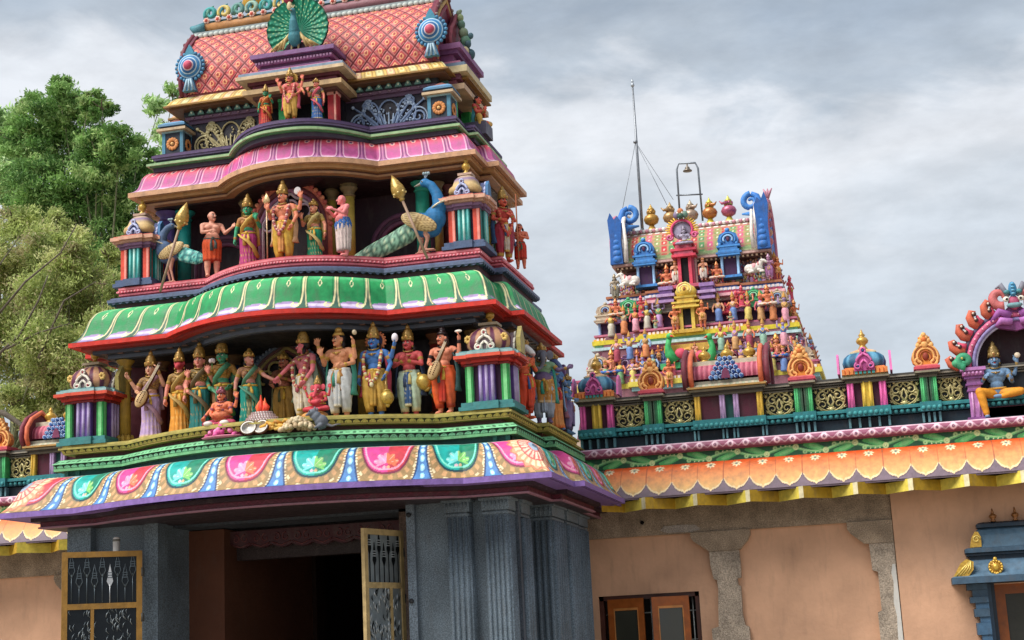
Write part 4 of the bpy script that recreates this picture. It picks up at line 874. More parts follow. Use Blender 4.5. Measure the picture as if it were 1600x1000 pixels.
def paint_vine(P0):
    def f(V):
        n, m = V.shape[:2]; s = (V[:, 0, 0]-P0)[:, None]; L = .125; z = (np.linspace(0, 1, m)[None, :]-.5)*L+0*s; s = s+0*z; per = .62
        c = np.tile(C_('#24563c'), (n, m, 1)); ph = s/per*2*PI; w = .032*np.sin(ph)
        k = np.floor(s/(per/2)); xx = (s/(per/2)-k)-.5; sg = np.where(k.astype(int) % 2 == 0, 1, -1)
        lf = np.hypot((xx+.05)*per/2/.125, (z*sg+.012-.03*np.sin(xx*4))/.036); c = mixc(c, (lf < 1)*1., '#4fa860'); c = mixc(c, (lf < .55)*.7, '#7cc47e')
        c = mixc(c, line(z-w, .015), '#6cb872'); c = mixc(c, line(z-w-.004, .004), '#b0e0a0')
        q = np.hypot((xx-.30)*per/2, z*sg-.028); c = mixc(c, line(q-.022, .010), '#c8e0a0'); c = mixc(c, (q < .008)*1., '#d8eab0')
        q = np.hypot((xx+.40)*per/2, z*sg-.030); c = mixc(c, line(q-.015, .009), '#9fd090')
        for dx in (-.2, -.05, .1): q = np.hypot((xx-dx)*per/2, z*sg-.046); c = mixc(c, (q < .0075)*1., '#dfe8b8')
        c = mixc(c, (abs(z) > L*.47)*1., '#2f6a48'); return c
    return f
def paint_lacebar(P0):
    def f(V):
        n, m = V.shape[:2]; s = (V[:, 0, 0]-P0)[:, None]; v = np.linspace(0, 1, m)[None, :]; per = .165; x = (s/per) % 1-.5+0*v; v = v+0*x
        c = np.tile(C_('#96566f'), (n, m, 1)); z = (v-.5)*.10; X = x*per
        q = np.hypot(X, z); c = mixc(c, (abs(X)/.060+abs(z)/.040 < 1)*.9, '#c88ca4'); c = mixc(c, line(q-.026, .007), '#ecd0da'); c = mixc(c, (q < .013)*1., '#4a2a3c'); c = mixc(c, (q < .006)*1., '#c8a0b4')
        c = mixc(c, (v > .84)*1., '#dcb8c8'); c = mixc(c, line(z-.03*np.cos(x*2*PI)-.008, .005)*.8, '#e6c8d4'); c = mixc(c, (v < .10)*1., '#6a3a50'); return c
    return f

X_END = 4.6
PIERS = [('dome', -3.336, -2.964), ('crest', -2.607, -2.422), ('barrel', -2.05, -1.31), ('crest', -.967, -.776), ('dome', -.406, .005), ('crest', .357, .527)]
def build_wing(sg, label):
    fx = (lambda x: x) if sg > 0 else (lambda x: 2*XC-.33-x)
    mx = lambda p: (fx(p[0]), p[1], p[2])
    root = thing('side_wing', label, 'building', (fx(0), 17.5, 0), world=True)
    xa = XC+2.12
    def bxx(mb, x0, x1, y0, y1, z0, z1, c): a, b = sorted((fx(x0), fx(x1))); mb.box(a, b, y0, y1, z0, z1, c)
    # walls
    mb = MB(); PE = '#d8ab8c'
    if sg > 0:
        wx0, wx1, wz0, wz1 = -3.292, -2.18, .95, 2.128
        for x0, x1, z0, z1 in ((xa, wx0, 0, 3.1), (wx1, -.07, 0, 3.1), (wx0, wx1, wz1, 3.1), (wx0, wx1, 0, wz0)): bxx(mb, x0, x1, 16.9, 17.15, z0, z1, PE)
        bxx(mb, -.07, .70, 16.80, 17.15, 0, 3.1, PE); bxx(mb, .70, 2.0, 16.80, 17.15, 2.02, 3.1, PE); bxx(mb, .70, 2.0, 16.8, 17.15, 0, .9, PE); bxx(mb, 2.0, X_END, 16.8, 17.15, 0, 3.1, PE)
        bxx(mb, xa, X_END, 17.6, 17.7, 0, 3.0, '#1a1412')
    else: bxx(mb, xa, -.07, 16.9, 17.15, 0, 3.1, PE); bxx(mb, -.07, X_END, 16.80, 17.15, 0, 3.1, PE)
    mb.build('wall', WALLP, root)
    # stone beam, its corbels and half columns
    ST = '#ab9883'
    mb = MB(); bxx(mb, xa, -.075, 16.84, 16.95, 2.755, 3.08, ST); mb.build('stone_beam', STONE, root)
    def pil(pts_c, pts_s):
        mb = MB(); mb.prism([(fx(x), z) for x, z in pts_c], 16.80, 16.92, ST, 'y'); mb.build('corbel', STONE, root)
        mb = MB(); mb.prism([(fx(x), z) for x, z in pts_s], 16.815, 16.92, '#b8a998', 'y'); mb.build('half_column', STONE, root)
    pil([(-2.215, 2.753), (-1.572, 2.753), (-1.572, 2.70), (-1.60, 2.64), (-1.69, 2.545), (-1.735, 2.54), (-2.03, 2.54), (-2.05, 2.56), (-2.19, 2.66), (-2.215, 2.70)],
        [(-2.028, 2.538), (-1.708, 2.538), (-1.70, 2.40), (-1.705, 2.245), (-1.745, 2.235), (-1.745, 2.17), (-1.715, 2.15), (-1.72, 1.85), (-1.70, 1.74), (-1.66, 1.72), (-1.66, 0), (-2.06, 0), (-2.06, 1.72), (-1.985, 1.74), (-1.975, 1.9), (-1.96, 2.12), (-1.965, 2.23), (-2.00, 2.245), (-2.025, 2.40)])
    pil([(-.545, 2.753), (-.077, 2.753), (-.077, 2.52), (-.385, 2.52), (-.40, 2.535), (-.51, 2.63), (-.545, 2.68)],
        [(-.335, 2.518), (-.077, 2.518), (-.077, 0), (-.31, 0), (-.31, 1.80), (-.27, 1.82), (-.27, 2.22), (-.325, 2.24), (-.33, 2.4)])
    if sg > 0:
        mb = MB(); mb.prism([(-.115, 2.29), (-.085, 2.29), (-.080, 2.0), (-.079, 1.5), (-.079, 1.1), (-.12, 1.1), (-.13, 1.55), (-.12, 1.75), (-.14, 1.9), (-.12, 2.1), (-.135, 2.2)], 16.806, 16.82, '#d8d6d0', 'y'); mb.build('plaster_patch', WALLP, root)
        mb = MB(); mb.prism([(-2.55, 2.80), (-2.50, 2.845), (-2.30, 2.85), (-2.16, 2.84), (-2.10, 2.79), (-2.2, 2.765), (-2.48, 2.77)], 16.832, 16.845, '#b5aaa0', 'y'); mb.build('chiselled_patch', STONE, root)
        mb = MB(); mb.tube([(-2.74, 16.85, 2.90), (-2.74, 16.828, 2.90)], .022, 8, '#1c1614'); mb.build('beam_hole', STONE, root)
    # eave: soffit, folded yellow drip board, petals, vine, lace bar
    e0, e1 = (-3.05 if sg > 0 else -2.55), X_END
    mb = MB(); a, b = sorted((fx(e0), fx(e1))); mb.box(a, b, 16.24, 17.2, 3.10, 3.16, '#7a3a34'); mb.build('soffit', PAINT, root)
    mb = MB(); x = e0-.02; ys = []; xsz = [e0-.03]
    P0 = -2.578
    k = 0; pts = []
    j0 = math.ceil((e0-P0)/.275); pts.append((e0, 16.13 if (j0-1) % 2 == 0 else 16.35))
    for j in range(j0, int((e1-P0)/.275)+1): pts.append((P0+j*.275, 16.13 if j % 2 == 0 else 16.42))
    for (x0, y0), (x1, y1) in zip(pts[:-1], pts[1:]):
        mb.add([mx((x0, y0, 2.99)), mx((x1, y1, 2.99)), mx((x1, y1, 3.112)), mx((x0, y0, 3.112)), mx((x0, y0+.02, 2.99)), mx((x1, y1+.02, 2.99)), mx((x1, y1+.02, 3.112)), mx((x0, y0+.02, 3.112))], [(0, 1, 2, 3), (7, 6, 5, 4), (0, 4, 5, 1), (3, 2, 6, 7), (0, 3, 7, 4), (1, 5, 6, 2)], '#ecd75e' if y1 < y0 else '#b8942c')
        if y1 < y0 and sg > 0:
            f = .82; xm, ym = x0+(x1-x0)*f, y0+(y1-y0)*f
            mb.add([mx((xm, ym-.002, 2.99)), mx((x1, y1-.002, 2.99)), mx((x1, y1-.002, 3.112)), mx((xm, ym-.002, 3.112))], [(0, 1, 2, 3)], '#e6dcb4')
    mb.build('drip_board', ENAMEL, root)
    xs = np.arange(e0, e1, .0065); Q, _ = resample([(16.20, 3.118), (16.215, 3.16), (16.25, 3.24), (16.31, 3.34), (16.40, 3.43), (16.52, 3.478)], 56)
    def strip(prof, painter, e0, m):
        xs = np.arange(e0, e1, .0065)
        V = np.zeros((len(xs), len(prof), 3)); V[..., 0] = xs[:, None]; V[..., 1] = prof[None, :, 0]; V[..., 2] = prof[None, :, 1]
        c = painter(V); V[..., 0] = fx(V[..., 0]) if sg < 0 else V[..., 0]
        mb = MB(); mb.grid(V, c); a, b = sorted((fx(e0), fx(e1)))
        return mb, a, b
    mb, a, b = strip(Q, paint_petal(P0, .275), e0, 0); mb.box(a, b, 16.21, 16.9, 3.10, 3.117, '#7b6a76'); mb.box(a, b, 16.5, 17.2, 3.16, 3.47, '#6a3a34'); mb.build('petal_eave', ENAMEL, root, fixn=False)
    mb, a, b = strip(np.array([(16.53, 3.475+.125*i/16) for i in range(17)]), paint_vine(P0+.1), -3.36, 0); mb.box(a, b, 16.535, 17.2, 3.47, 3.60, '#1d4a34'); mb.build('vine_frieze', ENAMEL, root, fixn=False)
    mb, a, b = strip(np.array([(16.50-.03*math.sin(i/12*PI)-.02, 3.60+.10*i/12) for i in range(13)]), paint_lacebar(P0), -3.36, 0); mb.box(a, b, 16.49, 17.2, 3.598, 3.702, '#96566f'); mb.build('lace_bar', ENAMEL, root, fixn=False)
    # parapet
    pa = -3.36
    mb = MB(); bxx(mb, pa, X_END, 16.78, 17.1, 3.70, 4.26, '#1f2228'); bxx(mb, pa, X_END, 16.70, 17.1, 3.70, 3.735, '#31545c'); bxx(mb, pa, X_END, 16.74, 17.1, 3.735, 3.84, '#20303a')
    n = int((X_END-pa)/.062)
    for i in range(n): mb.ell(mx((pa+.03+i*.062, 16.70, 3.878)), (.027, .03, .028), '#3f8f92', 7, 5)
    bxx(mb, pa, X_END, 16.71, 17.1, 3.85, 3.90, '#1d5258'); bxx(mb, pa-.01, X_END, 16.665, 17.1, 3.905, 3.93, '#2f7a80'); bxx(mb, pa, X_END, 16.69, 17.1, 3.93, 3.945, '#3c8a8a')
    for z0, z1, y, c in ((4.20, 4.215, 16.75, '#7a7468'), (4.225, 4.24, 16.72, '#5a564e'), (4.25, 4.265, 16.70, '#8f897c'), (4.268, 4.29, 16.71, '#4a4844')): bxx(mb, pa, X_END, y, 17.1, z0, z1, c)
    mb.build('parapet', ENAMEL, root)
    for kind, x0, x1 in PIERS+([('crest', 2.28, 2.46), ('dome', 2.85, 3.26), ('crest', 3.65, 3.84)] if sg > 0 else []):
        cx = (x0+x1)/2; mb = MB()
        bxx(mb, x0-.025, x1+.025, 16.63, 16.8, 3.85, 3.95, '#2f7a80'); 
        for i in range(int((x1-x0)/.055)+1): mb.ell(mx((x0+.01+i*.055, 16.63, 3.885)), (.025, .02, .026), '#3f8f92', 7, 5)
        npost = 4 if kind == 'crest' else 5 if kind == 'dome' else 0
        for i in range(npost): bxx(mb, x0+(x1-x0)*i/(npost-1)-.012, x0+(x1-x0)*i/(npost-1)+.012, 16.68, 16.75, 3.735, 3.84, '#5f8f96')
        if kind == 'barrel':
            for q in (0, .42, .58, 1):
                for d in (-.02, .02): bxx(mb, x0+(x1-x0)*q+d-.010, x0+(x1-x0)*q+d+.010, 16.68, 16.75, 3.735, 3.84, '#5f8f96')
        ST_ = {'crest': (('#4cae6c', 0, .22), ('#2a6a44', .22, .36), ('#3a5a44', .36, .46), ('#2b3a30', .46, .54), ('#3a5a44', .54, .64), ('#2a6a44', .64, .78), ('#4cae6c', .78, 1)),
               'dome': (('#d05a9a', 0, .17), ('#4a1c34', .17, .37), ('#c9a83c', .37, .65), ('#4a1c34', .65, .82), ('#d05a9a', .82, 1)),
               'barrel': (('#c9a33c', 0, .085), ('#5a2838', .085, .37), ('#a58ab0', .37, .45), ('#22504c', .45, .57), ('#a58ab0', .57, .65), ('#5a2838', .65, .915), ('#c9a33c', .915, 1))}[kind]
        for k, (c, f0, f1) in enumerate(ST_):
            deep = c in ('#4a1c34', '#5a2838', '#22504c', '#2b3a30'); y = 16.72 if deep else 16.67; y += .0012*k
            bxx(mb, x0+(x1-x0)*f0, x0+(x1-x0)*f1, y, 16.8, 3.94, 4.23, c)
            if not deep: 
                w = (x1-x0)*(f1-f0); m_ = x0+(x1-x0)*(f0+f1)/2
                for d in ((-.28, .28) if w > .03 else (0,)): mb.tube([mx((m_+d*w, y, 3.945)), mx((m_+d*w, y, 4.225))], w*.14, 6, np.clip(C_(c)*1.5+.03, 0, 1))
        for z0, z1, y, e, c in ((4.215, 4.24, 16.66, .01, '#6a6456'), (4.24, 4.26, 16.64, .025, '#45413a'), (4.26, 4.28, 16.61, .045, '#8a8470'), (4.28, 4.30, 16.63, .03, '#a8526a' if kind == 'crest' else '#b0a070')): bxx(mb, x0-e, x1+e, y, 17.0, z0, z1, c)
        mb.build('pier', ENAMEL, root)
        zt = 4.30
        if kind == 'crest':
            mb = MB(); bxx(mb, x0-.05, x1+.05, 16.62, 16.95, zt, zt+.03, '#c8505e'); bxx(mb, x0-.03, x1+.03, 16.64, 16.9, zt+.03, zt+.045, '#d97a78'); crest(mb, cx, 16.72, zt+.04, .29, .37, mx); mb.build('crest_ornament', ENAMEL, root)
        elif kind == 'dome':
            s = (x1-x0)/2+.02; cy = 16.85; mb = MB(); c = (fx(cx), cy, zt)
            for i in range(11):
                for (dx, dy) in ((-s+2*s*i/10, -s-.01),): mb.bx((c[0]+dx, cy+dy, zt+.03), (.028, .04, .06), '#e08a4a' if abs(i-5) > 2 else '#4fa8a4')
            mb.lathe([(s*1.12, 0), (s*1.05, .05), (s*.95, .08)], 4, '#d8783c', (c[0], cy, zt), a0=PI/4, smooth=False, sx=1.36, sy=1.36)
            def cols(th, t):
                k = np.sin(th*16) > 0; return np.where(k[:, None], C_('#5f9ab8'), C_('#2f5f80'))
            mb.lathe([(s*.85, .07), (s*.98, .10), (s*1.02, .15), (s*.95, .20), (s*.78, .235), (s*.6, .25)], 64, '#fff', c, rad=lambda th, t: superr(th, 4), cols=cols)
            mb.box(c[0]-s*.62, c[0]+s*.62, cy-s*.62, cy+s*.62, zt+.245, zt+.26, '#c8c0a0'); mb.lathe([(s*.85, .26), (s*.3, .30)], 4, '#d8a878', c, a0=PI/4, smooth=False)
            mb.build('dome', ENAMEL, root)
            mb = MB(); kudu(mb, (c[0], cy-s-.03, zt+.03), s*1.0, .25, 'y', ('#d06aa4', '#b04a8a', '#2f4a7a'))
            mb.build('horseshoe_ornament', ENAMEL, root)
            for k in (-1, 1): mb = MB(); mb.prism([(cy-s, zt+.02), (cy+s*.2, zt+.02), (cy+s*.2, zt+.22), (cy-s*.3, zt+.26), (cy-s*.7, zt+.2)], c[0]+k*(s+.05)-.012, c[0]+k*(s+.05)+.012, '#d46aa6', 'x'); mb.build('side_fin', ENAMEL, root)
            mb = MB(); mb.lathe([(.06, 0), (.05, .015), (.035, .04), (.03, .05), (.06, .075), (.068, .10), (.05, .13), (.025, .145), (.04, .16), (.02, .18), (.008, .215), (.001, .23)], 14, '#c49a48', (c[0], cy, zt+.30)); mb.build('finial', GILT, root)
        else:
            cy = 16.92; w = (x1-x0)/2+.03; mb = MB()
            bxx(mb, x0-.06, x1+.06, 16.58, 17.2, zt-.012, zt+.008, '#b08a50')
            for i in range(26): x = x0-.05+i*(x1-x0+.1)/25; mb.add([mx(p) for p in ((x-.018, 16.60, zt), (x+.018, 16.60, zt), (x+.018, 16.72, zt+.085), (x-.018, 16.72, zt+.085), (x-.018, 16.75, zt), (x+.018, 16.75, zt))], [(0, 1, 2, 3), (0, 3, 4), (1, 5, 2)], '#c0b49c' if i % 2 else '#a8ac94')
            bxx(mb, x0-.05, x1+.05, 16.66, 17.1, zt+.01, zt+.075, '#8f8a7c')
            xs2 = np.linspace(x0-.02, x1+.02, 120); a = np.linspace(-.3, PI+.3, 28); V = np.zeros((120, 28, 3)); V[..., 0] = fx(xs2)[:, None]; V[..., 1] = cy-.20*np.cos(a)[None]; V[..., 2] = zt+.155+.15*np.sin(a)[None]
            k = np.sin((xs2-x0)*2*PI/.058); cc = np.where((k > -.1)[:, None, None], C_('#d4788a'), C_('#a84a62'))+np.zeros((120, 28, 1)); V[..., 1] -= (.010*np.clip(k, 0, 1))[:, None]
            mb.grid(V, cc); bxx(mb, x0-.02, x1+.02, 16.80, 17.05, zt+.27, zt+.325, '#cfc4ac')
            mb.build('barrel_roof', ENAMEL, root)
            for e, k in ((x0-.045, -1), (x1+.045, 1)):
                mb = MB(); P = [(cy-.27, zt+.0), (cy-.33, zt+.12), (cy-.32, zt+.24), (cy-.22, zt+.36), (cy-.08, zt+.43), (cy, zt+.47), (cy+.08, zt+.43), (cy+.22, zt+.36), (cy+.32, zt+.24), (cy+.33, zt+.12), (cy+.27, zt)]
                a_, b_ = sorted((fx(e-.03), fx(e+.03))); mb.prism(P, a_, b_, '#6a2c36', 'x')
                mb.tube([(fx(e-.035*k if sg > 0 else e-.035*k), p[0], p[1]) for p in P], .028, 8, '#d8704e'); mb.tube([(fx(e+.035*k), p[0], p[1]) for p in P], .03, 8, '#7a3844')
                for i in range(10): mb.ell((fx(e-.03*k), P[i][0], P[i][1]), .022, '#8fb090', 6, 5)
                mb.build('gable_end', ENAMEL, root)
            mb = MB(); cxx = fx(cx); 
            for r in range(5):
                for i in range(7-r): 
                    x = cxx+(i-(6-r)/2)*.055; z = zt+.11+r*.05; mb.ell((x, 16.66, z), (.030, .03, .028), ['#3f68b0', '#6f9ad4', '#2f4f94'][(i+r) % 3], 7, 5)
                    mb.tube([(x+.02*math.cos(t), 16.635, z+.02*math.sin(t)) for t in np.linspace(0, 4.5, 8)], .006, 5, '#a8c4ec')
            mb.prism([(cxx-.05, zt+.09), (cxx+.05, zt+.09), (cxx+.035, zt+.17), (cxx, zt+.21), (cxx-.035, zt+.17)], 16.615, 16.64, '#7a3a5a'); mb.build('blue_crest', ENAMEL, root)
            for q in (-.25, 0, .25):
                mb = MB(); mb.lathe([(.055, 0), (.06, .02), (.03, .03), (.065, .055), (.075, .085), (.05, .12), (.02, .135), (.03, .15), (.004, .20)], 14, '#c49a40', (fx(cx+q), cy, zt+.325)); mb.build('finial', GILT, root)
    # relief panels between the piers
    edges = [p[1:] for p in PIERS]+[(.80, 0)]
    proto = None
    for i, (u, v) in enumerate(zip(edges[:-1], edges[1:])):
        x0, x1 = u[1]+.02, v[0]-.02; w = x1-x0
        mb = MB(); curl_panel(mb, (x0+x1)/2, 16.765, 4.075, min(w, .34), .27, mx); mb.build('scroll_panel', GILT, root)
    return root
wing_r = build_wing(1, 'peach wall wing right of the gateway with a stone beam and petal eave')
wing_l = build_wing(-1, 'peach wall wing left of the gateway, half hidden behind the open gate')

# window with open shutters in the right wing
WF = '#4a2418'
mb = MB(); x0, x1, z0, z1 = -3.292, -2.18, .95, 2.128
for a in ((x0, x1, z1-.05, z1), (x0, x1, z0, z0+.06), (x0, x0+.05, z0, z1), (x1-.05, x1, z0, z1)): mb.box(a[0], a[1], 16.93, 17.04, a[2]+.001, a[3]-.001, WF)
win = mb.build('window', WOOD, wing_r)
mb = MB()
for x in np.arange(x0+.10, x1, .115): mb.tube([(x, 17.02, z0), (x, 17.02, z1)], .008, 6, '#c8ccc8')
for z in (1.93, 1.62, 1.3): mb.tube([(x0, 17.02, z), (x1, 17.02, z)], .008, 6, '#c8ccc8')
mb.build('grille', METAL, win)
for hx0, hx1, yl, yr in ((-3.20, -2.79, 16.93, 16.86), (-2.69, -2.30, 16.80, 16.92)):
    mb = MB(); W_ = hx1-hx0; dy = yr-yl
    def pnl(u0, u1, za, zb, t, c, d=0):
        P = [(hx0+W_*u, yl+dy*u) for u in (u0, u1)]; v = [(P[0][0], P[0][1]+d, za), (P[1][0], P[1][1]+d, za), (P[1][0], P[1][1]+d, zb), (P[0][0], P[0][1]+d, zb)]; v += [(a, b+t, z) for a, b, z in v]
        mb.add(v, [(0, 1, 2, 3), (7, 6, 5, 4), (0, 4, 5, 1), (3, 2, 6, 7), (0, 3, 7, 4), (1, 5, 6, 2)], c)
    OW = '#a85a22'
    pnl(0, .16, 1.0, 2.09, .035, OW); pnl(.84, 1, 1.0, 2.09, .035, OW); pnl(.16, .84, 1.99, 2.09, .035, OW); pnl(.16, .84, 1.0, 1.1, .035, OW)
    for u0, u1, za, zb in ((.16, .185, 1.1, 1.99), (.815, .84, 1.1, 1.99), (.16, .84, 1.965, 1.99)): pnl(u0, u1, za, zb, .03, '#d08a4a', -.004)
    sh = mb.build('shutter', WOOD, win)
    mb = MB(); pnl(.185, .815, 1.1, 1.97, .008, '#3f4038', .012); mb.build('pane', GLASS, sh)

# blue moulded window surround with gilt ornaments
can = thing('window_surround', 'blue moulded window hood with gilt ornaments at the right edge', 'window hood', (1.35, 16.7, 2.0), world=True)
BL = '#42596d'; BD = '#263544'
mb = MB(); xl, xr = .80, 1.95
def hood(prof, e0, col, xl, xr):
    """profile (depth out, z): extruded along x with the ends stepping out by the profile"""
    P = [(16.8-d, z) for d, z in prof]; V0 = [(xl-d*e0, 16.8-d, z) for d, z in prof]; V1 = [(xr+d*e0, 16.8-d, z) for d, z in prof]; n = len(prof)
    mb.add(V0+V1+[(xl-prof[i][0]*e0, 16.8, prof[i][1]) for i in range(n)]+[(xr+prof[i][0]*e0, 16.8, prof[i][1]) for i in range(n)], [(i, n+i, n+i+1, i+1) for i in range(n-1)]+[(i, i+1, 2*n+i+1, 2*n+i) for i in range(n-1)]+[(n+i, 3*n+i, 3*n+i+1, n+i+1) for i in range(n-1)], col)
hood([(.36, 2.035), (.40, 2.035), (.40, 2.10)], .9, BL, .82, 1.9); hood([(.40, 2.10), (.36, 2.115), (.30, 2.16), (.26, 2.22), (.20, 2.27)], .9, '#587389', .82, 1.9)
hood([(0, 2.03), (.40, 2.036)], .9, BD, .82, 1.9)
hood([(.20, 2.27), (.20, 2.31), (.235, 2.315), (.235, 2.335)], .8, BD, .82, 1.9); hood([(.20, 2.335), (.26, 2.345), (.26, 2.385), (.22, 2.395)], .8, BL, .83, 1.9)
hood([(.22, 2.395), (.20, 2.44), (.17, 2.52), (.12, 2.58), (.10, 2.595)], .6, '#4a6478', .84, 1.9); hood([(.10, 2.595), (.15, 2.60), (.15, 2.635), (.10, 2.65), (.02, 2.66)], .5, BD, .84, 1.9)
mb.build('hood', ENAMEL, can)
for x in (.94, 1.16, 1.38, 1.60, 1.82):
    mb = MB(); mb.lathe([(.025, 0), (.03, .01), (.015, .02), (.035, .045), (.04, .06), (.025, .078), (.012, .085), (.016, .095), (.003, .14)], 12, '#9a6434', (x, 16.72, 2.655)); mb.build('finial', GILT, can)
mb = MB(); mb.prism([(.47, 2.10), (.62, 2.10), (.68, 2.17), (.69, 2.25), (.62, 2.28), (.56, 2.24), (.51, 2.16)], 16.43, 16.50, '#c8a040'); 
for i in range(4): mb.tube([(.50+.04*i, 16.425, 2.11+.01*i), (.58+.025*i, 16.425, 2.19), (.66, 16.425, 2.26)], .007, 5, '#e8cc70')
mb.build('gilt_leaf', GILT, can)
mb = MB(); mb.prism([(.675, 2.40), (.79, 2.40), (.795, 2.50), (.77, 2.555), (.74, 2.56), (.70, 2.50)], 16.575, 16.63, '#c8a040')
mb.tube([(p[0], 16.57, p[1]) for p in spiral(.745, 2.48, .04, .01, 0, 1.4, 18)], .008, 5, '#e8cc70'); mb.build('gilt_leaf', GILT, can)
mb = MB(); cx, cz, y = .90, 2.185, 16.47
mb.lathe([(.001, 0), (.075, .001), (.07, .02)], 20, '#b88a30'); v = mb.V[-1]; mb.V[-1] = np.stack([cx+v[:, 0], y-v[:, 2], cz+v[:, 1]], 1)
for i in range(14): a = 2*PI*i/14; mb.ell((cx+.062*math.cos(a), y-.02, cz+.062*math.sin(a)), .014, '#e0b850', 6, 5)
mb.ell((cx, y-.03, cz), (.03, .02, .035), '#d8b048', 8, 6); mb.ell((cx, y-.02, cz+.08), (.022, .016, .022), '#d8b048', 7, 5); mb.ell((cx, y-.02, cz-.07), (.014, .014, .02), '#d8b048', 7, 5); mb.build('gilt_boss', GILT, can)
for xb in (.60, 1.95):
    mb = MB(); S1 = ((1.97, 2.03, .20), (1.90, 1.97, .15), (1.84, 1.90, .18), (1.78, 1.84, .13), (1.70, 1.78, .15), (1.64, 1.70, .10), (1.52, 1.64, .14), (1.46, 1.52, .10), (0.9, 1.46, .12))
    for z0, z1, w in S1: mb.box(xb+.20-w, xb+.20, 16.62-.4*w, 16.83, z0+.001, z1, BL if w > .14 else '#41607c')
    mb.build('bracket', ENAMEL, can)
mb = MB(); mb.box(.80, .84, 16.70, 16.84, .9, 2.03, '#3a5066'); mb.box(.84, .88, 16.78, 16.9, .9, 2.03, BD)
for a in ((.88, .98, .92, 2.02), (1.35, 1.45, .92, 2.02), (.98, 1.35, 1.92, 2.02)): mb.box(a[0], a[1], 16.82, 16.88, a[2], a[3], '#8f4e22')
mb.box(.98, 1.35, 16.85, 16.87, .92, 1.92, '#33342e'); mb.box(1.45, 2.0, 16.86, 16.9, .92, 2.02, '#2a2018'); mb.build('window_frame', WOOD, can)

# arched shrine niche on the right parapet
niche = thing('parapet_shrine', 'arched parapet shrine with flame-edged mauve arch and open-mouthed crest', 'shrine', (1.43, 16.9, 3.7), world=True)
ncx = 1.39; MV = '#b57ab4'; MD = '#8a5490'
for k in (-1, 1):
    mb = MB(); x = ncx+k*.49
    for z0, z1, w, y, c in ((3.70, 3.74, .10, 16.60, MD), (3.74, 4.02, .062, 16.66, MV), (4.02, 4.04, .075, 16.645, MD), (4.04, 4.08, .066, 16.655, MV), (4.08, 4.10, .085, 16.63, MD), (4.10, 4.15, .07, 16.65, MV), (4.15, 4.18, .095, 16.62, MD), (4.18, 4.23, .11, 16.60, '#a8649c'), (4.23, 4.265, .13, 16.58, MV)): mb.box(x-w, x+w, y, 17.1, z0+.001, z1, c)
    mb.tube([(x-.03, 16.655, 3.75), (x-.03, 16.655, 4.01)], .010, 6, '#d0a0cc'); mb.tube([(x+.03, 16.655, 3.75), (x+.03, 16.655, 4.01)], .010, 6, '#d0a0cc')
    for i in range(5): mb.ell((x-.08+i*.04, 16.60, 4.205), (.018, .02, .02), '#c890c0', 6, 5)
    mb.build('pillar', ENAMEL, niche)
mb = MB(); zs = 4.27
arc = lambda r, t: (ncx+r*math.cos(t), 0, zs+r*1.0*math.sin(t))
for r, rr, c, y in ((.565, .026, '#56506e', 16.66), (.52, .030, '#d0648a', 16.64), (.47, .020, '#8a80b0', 16.63), (.445, .016, '#b8b4d0', 16.65)):
    mb.tube([(ncx+r*math.cos(t), y, zs+r*math.sin(t)) for t in np.linspace(PI, 0, 40)], rr, 8, c)
for i in range(24):
    t = PI*(i+.5)/24; mb.ell((ncx+.52*math.cos(t), 16.607, zs+.52*math.sin(t)), .012, '#f0b0c0', 6, 4)
mb.build('arch', ENAMEL, niche)
mb = MB(); mb.prism([(ncx-.47, 3.705)]+[(ncx+.47*math.cos(t), zs+.47*math.sin(t)) for t in np.linspace(PI, 0, 24)]+[(ncx+.47, 3.705)], 16.98, 17.04, '#3a1c28')
mb.prism([(ncx+.575*math.cos(t), zs+.575*math.sin(t)) for t in np.linspace(PI, 0, 24)]+[(ncx+.47*math.cos(t), zs+.47*math.sin(t)) for t in np.linspace(0, PI, 24)], 16.68, 17.04, '#452434'); mb.build('niche_recess', PAINT, niche)
for i, t in enumerate([PI*q for q in (.965, .885, .80, .715, .63, .37, .285, .20, .115, .035)]):
    mb = MB(); k = 1 if t > PI/2 else -1; b = np.array([ncx+.575*math.cos(t), zs+.575*math.sin(t)]); d = np.array([math.cos(t), math.sin(t)]); s_ = np.array([-d[1], d[0]])*k
    Q = lambda u, v: (b+d*u*.85+s_*v*.85)
    mb.tube([(*Q(0, .03)[:1], 16.66, Q(0, .03)[1]), (Q(.08, .05)[0], 16.65, Q(.08, .05)[1]), (Q(.15, .03)[0], 16.64, Q(.15, .03)[1]), (Q(.19, -.03)[0], 16.64, Q(.19, -.03)[1]), (Q(.15, -.07)[0], 16.63, Q(.15, -.07)[1])], [.05, .055, .045, .032, .010], 8, '#c8644a')
    mb.tube([(Q(-.0, -.03)[0], 16.64, Q(-.0, -.03)[1]), (Q(.07, -.02)[0], 16.63, Q(.07, -.02)[1]), (Q(.11, -.05)[0], 16.62, Q(.11, -.05)[1])], [.035, .03, .010], 7, '#d8506a')
    for (u, v, r) in ((.14, -.03, .026), (.07, .0, .024)):
        p = Q(u, v); mb.ell((p[0], 16.60, p[1]), (r, .02, r), '#4a3030', 7, 5); mb.ell((p[0]-.008, 16.585, p[1]+.008), (r*.5, .012, r*.5), '#e8d8c8', 6, 4)
    mb.build('flame', ENAMEL, niche)
for k in (-1, 1):
    mb = MB(); x = ncx+k*.56; q = spiral(x, zs+.07, .075, .015, -PI/2, k*1.2, 18); mb.tube([(p[0], 16.60, p[1]) for p in q], [.045, .03], 8, '#3f9a72'); mb.ell((x+k*.07, 16.61, zs+.05), (.07, .05, .05), '#4a9a70', 9, 6); mb.ell((x+k*.03, 16.58, zs+.10), .02, '#e8d070', 7, 5)
    mb.build('beast_curl', ENAMEL, niche)
mb = MB(); zc = zs+.51
